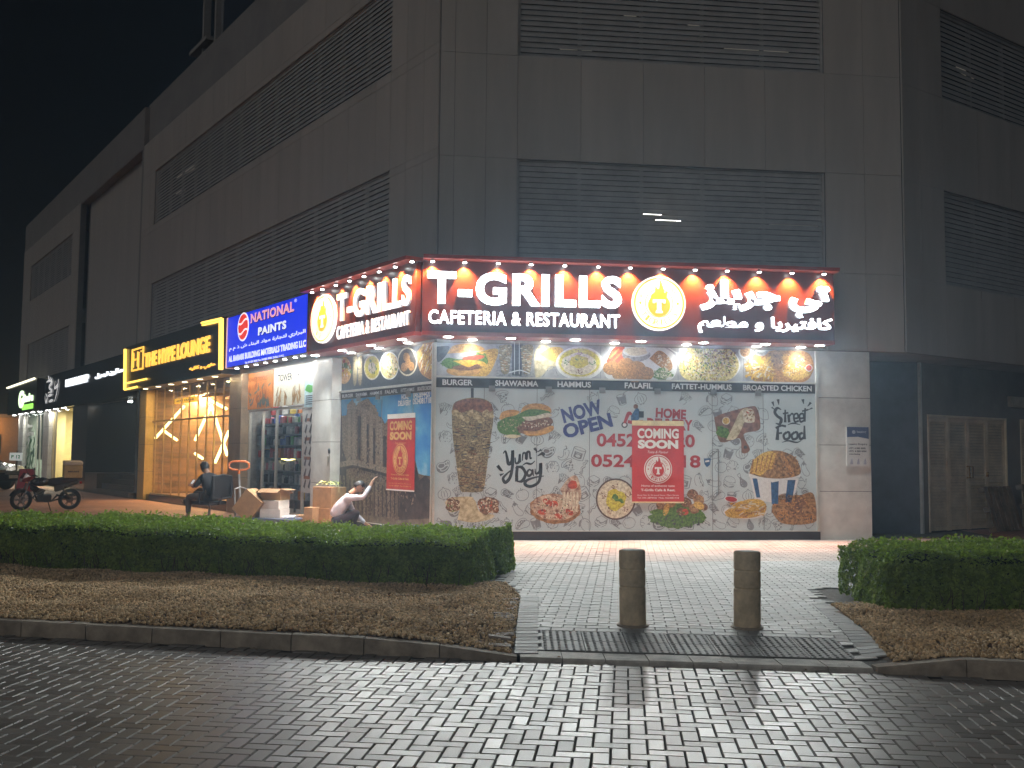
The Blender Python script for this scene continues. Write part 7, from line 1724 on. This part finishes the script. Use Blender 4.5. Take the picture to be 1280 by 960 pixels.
mb.tube([(0, 0, 0), (0, 0, .08)], .03, 8); mb.tube([(-.02, 0, .08), (-.14, 0, .09), (-.20, 0, .13), (-.20, 0, .21), (-.13, 0, .255), (.13, 0, .255), (.20, 0, .21), (.20, 0, .13), (.14, 0, .09), (.02, 0, .08)], .021, 8); mb.build('handle', m_or, tr, True)
B0 = TM @ T(-.16, 0, .216)
carton('big brown box tipped onto its edge on the trolley', TM @ T(-.40, -.20, .30) @ RZ(R(10)) @ Matrix.Rotation(R(38), 4, 'Y') @ T(0, 0, -.06), .44, .46, .50)
carton('lower white carton on the trolley', TM @ T(.16, -.05, .216) @ RZ(R(6)), .44, .40, .17, m_wbox, tape=False)
carton('upper white carton on the trolley, under the open box', TM @ T(.15, -.04, .388) @ RZ(R(2)), .42, .40, .17, m_wbox, tape=False, mark=False)
carton('open brown box with raised flaps on top of the white cartons', TM @ T(.12, 0.02, .56) @ RZ(R(4)), .44, .38, .22, open_=True)
carton('small printed carton standing in front of the open box on the trolley', TM @ T(.44, -.10, .805) @ RZ(R(-10)), .18, .16, .16, m_wbox, tape=False, mark=True) if False else None
bag = thing('plastic_sheet', 'crumpled pale plastic sheet on the right end of the trolley', 'sheet', TM @ T(.56, -.1, .216)); mb = MB(TM @ T(.56, -.1, .217)); bm = bmesh.new(); bmesh.ops.create_grid(bm, x_segments=8, y_segments=8, size=.16)
for v in bm.verts: v.co.z = .02+abs(.05*math.sin(v.co.x*23+v.co.y*9)*math.cos(v.co.y*31)); v.co.x *= .55
mb.bm(bm); mb.build('film', mat('plastic_pale', (.5, .54, .6), .3), bag)
# stack against the pillar
carton('large brown box at the bottom of the stack by the pillar', place(410, 660) @ RZ(R(-35)), .52, .46, .40, group=None)
carton('brown box on top of the stack by the pillar', place(411, 660, .402) @ RZ(R(-33)), .50, .44, .42)
carton('tall narrow brown box left of the stack by the pillar', place(391, 660.5) @ RZ(R(-30)), .22, .30, .42, tape=False)
carton('small low brown box between the trolley and the stack', place(379, 660) @ RZ(R(-25)), .28, .26, .26, open_=False)
bn = place(411, 660, .824); bu = thing('produce_bundle', 'yellow green bundle lying on the brown box stack', 'bundle', bn); mb = MB(bn); r_d = random.Random(3)
for i in range(60): x, y, z = r_d.uniform(-.2, .2), r_d.uniform(-.14, .14), r_d.uniform(0.01, .11); a = r_d.uniform(0, 6.28); mb.add([(x, y, z), (x+.06*math.cos(a), y+.06*math.sin(a), z+.02), (x+.09*math.cos(a+.3), y+.09*math.sin(a+.3), z-.005), (x+.04*math.cos(a+.6), y+.04*math.sin(a+.6), z+.01)], [(0, 1, 2, 3)])
mb.build('leaves', mat('bundle_green', (.50, .52, .18), .6, col2=(.25, .34, .08), scale=14), bu)
pa = place(411, 655); ml = thing('mop', 'two pale mop sticks leaning on the corner pillar behind the boxes', 'mop', pa)
tp_ = ML @ Vector((PL(413.5, 575, PO)[0]-.02, 1.62, PO+.03)); b1_ = pa.to_translation()+Vector((.05, .12, .02))
mb = MB(); mb.tube([b1_, tp_], .016, 8); mb.tube([b1_+Vector((-.07, -.02, 0)), tp_+Vector((-.02, -.02, -.05))], .014, 8); mb.build('stick', mat('steel_grey', (.45, .46, .46), .35), ml)
mb = MB(); mb.tube([tp_, tp_+(tp_-b1_).normalized()*.1], .025, 8); mb.build('grip', m_shoe, ml)
gb_ = place(270, 655); 
# pallets leaning on the service doors
m_pal = mat('pallet_wood', (.22, .155, .10), .85, var=.3, scale=5, bump=.3, bscale=40)
def pallet(label, px, tilt, rz=0, W=1.05, H=.95):
    x = PR(px, 640, DR)[0]; Mp = MR @ T(x, .10, DR+.52) @ Matrix.Rotation(rz, 4, 'Z') @ Matrix.Rotation(-tilt, 4, 'X')
    root = thing('wooden_pallet', label, 'pallet', Mp)
    mb = MB(Mp)
    for k in range(6): x0 = -W/2+k*(W-.14)/5; mb.box(x0, x0+.14, 0, H, .10, .122, .003)
    mb.build('deck_board', m_pal, root)
    mb = MB(Mp)
    for y in (0, H/2-.05, H-.1): mb.box(-W/2, W/2, y, y+.1, .0785, .099, .003); mb.box(-W/2, W/2, y, y+.1, -.022, -.001, .003)
    mb.build('bearer', m_pal, root)
    mb = MB(Mp)
    for y in (0, H/2-.05, H-.1):
        for xx in (-W/2, -.06, W/2-.12): mb.box(xx, xx+.12, y, y+.1, .0, .078, .004)
    mb.build('block', m_pal, root)
pallet('dark wooden pallet leaning in front of the wide louvred doors', 1226, R(16)); pallet('dark wooden pallet by the half hidden second louvred door', 1268, R(13), R(-4))
# ------------------------------------------------------------------ thin scattering volume added to imitate lens bloom around the signs
hz = MB(); hz.box(-120, 90, -60, 140, -1.1, 61)
ho = hz.build('bloom_haze', None); ho.data.materials.clear(); struct(ho, 'stuff')
mh = bpy.data.materials.new('bloom_haze'); mh.use_nodes = True; mh.node_tree.nodes.clear(); _o = mh.node_tree.nodes.new('ShaderNodeOutputMaterial'); _v = mh.node_tree.nodes.new('ShaderNodeVolumePrincipled')
_v.inputs['Density'].default_value = 0.0042; _v.inputs['Color'].default_value = (.55, .76, 1.0, 1); _v.inputs['Anisotropy'].default_value = 0.7
mh.node_tree.links.new(_v.outputs[0], _o.inputs['Volume']); ho.data.materials.append(mh)
SC.cycles.volume_bounces = 0
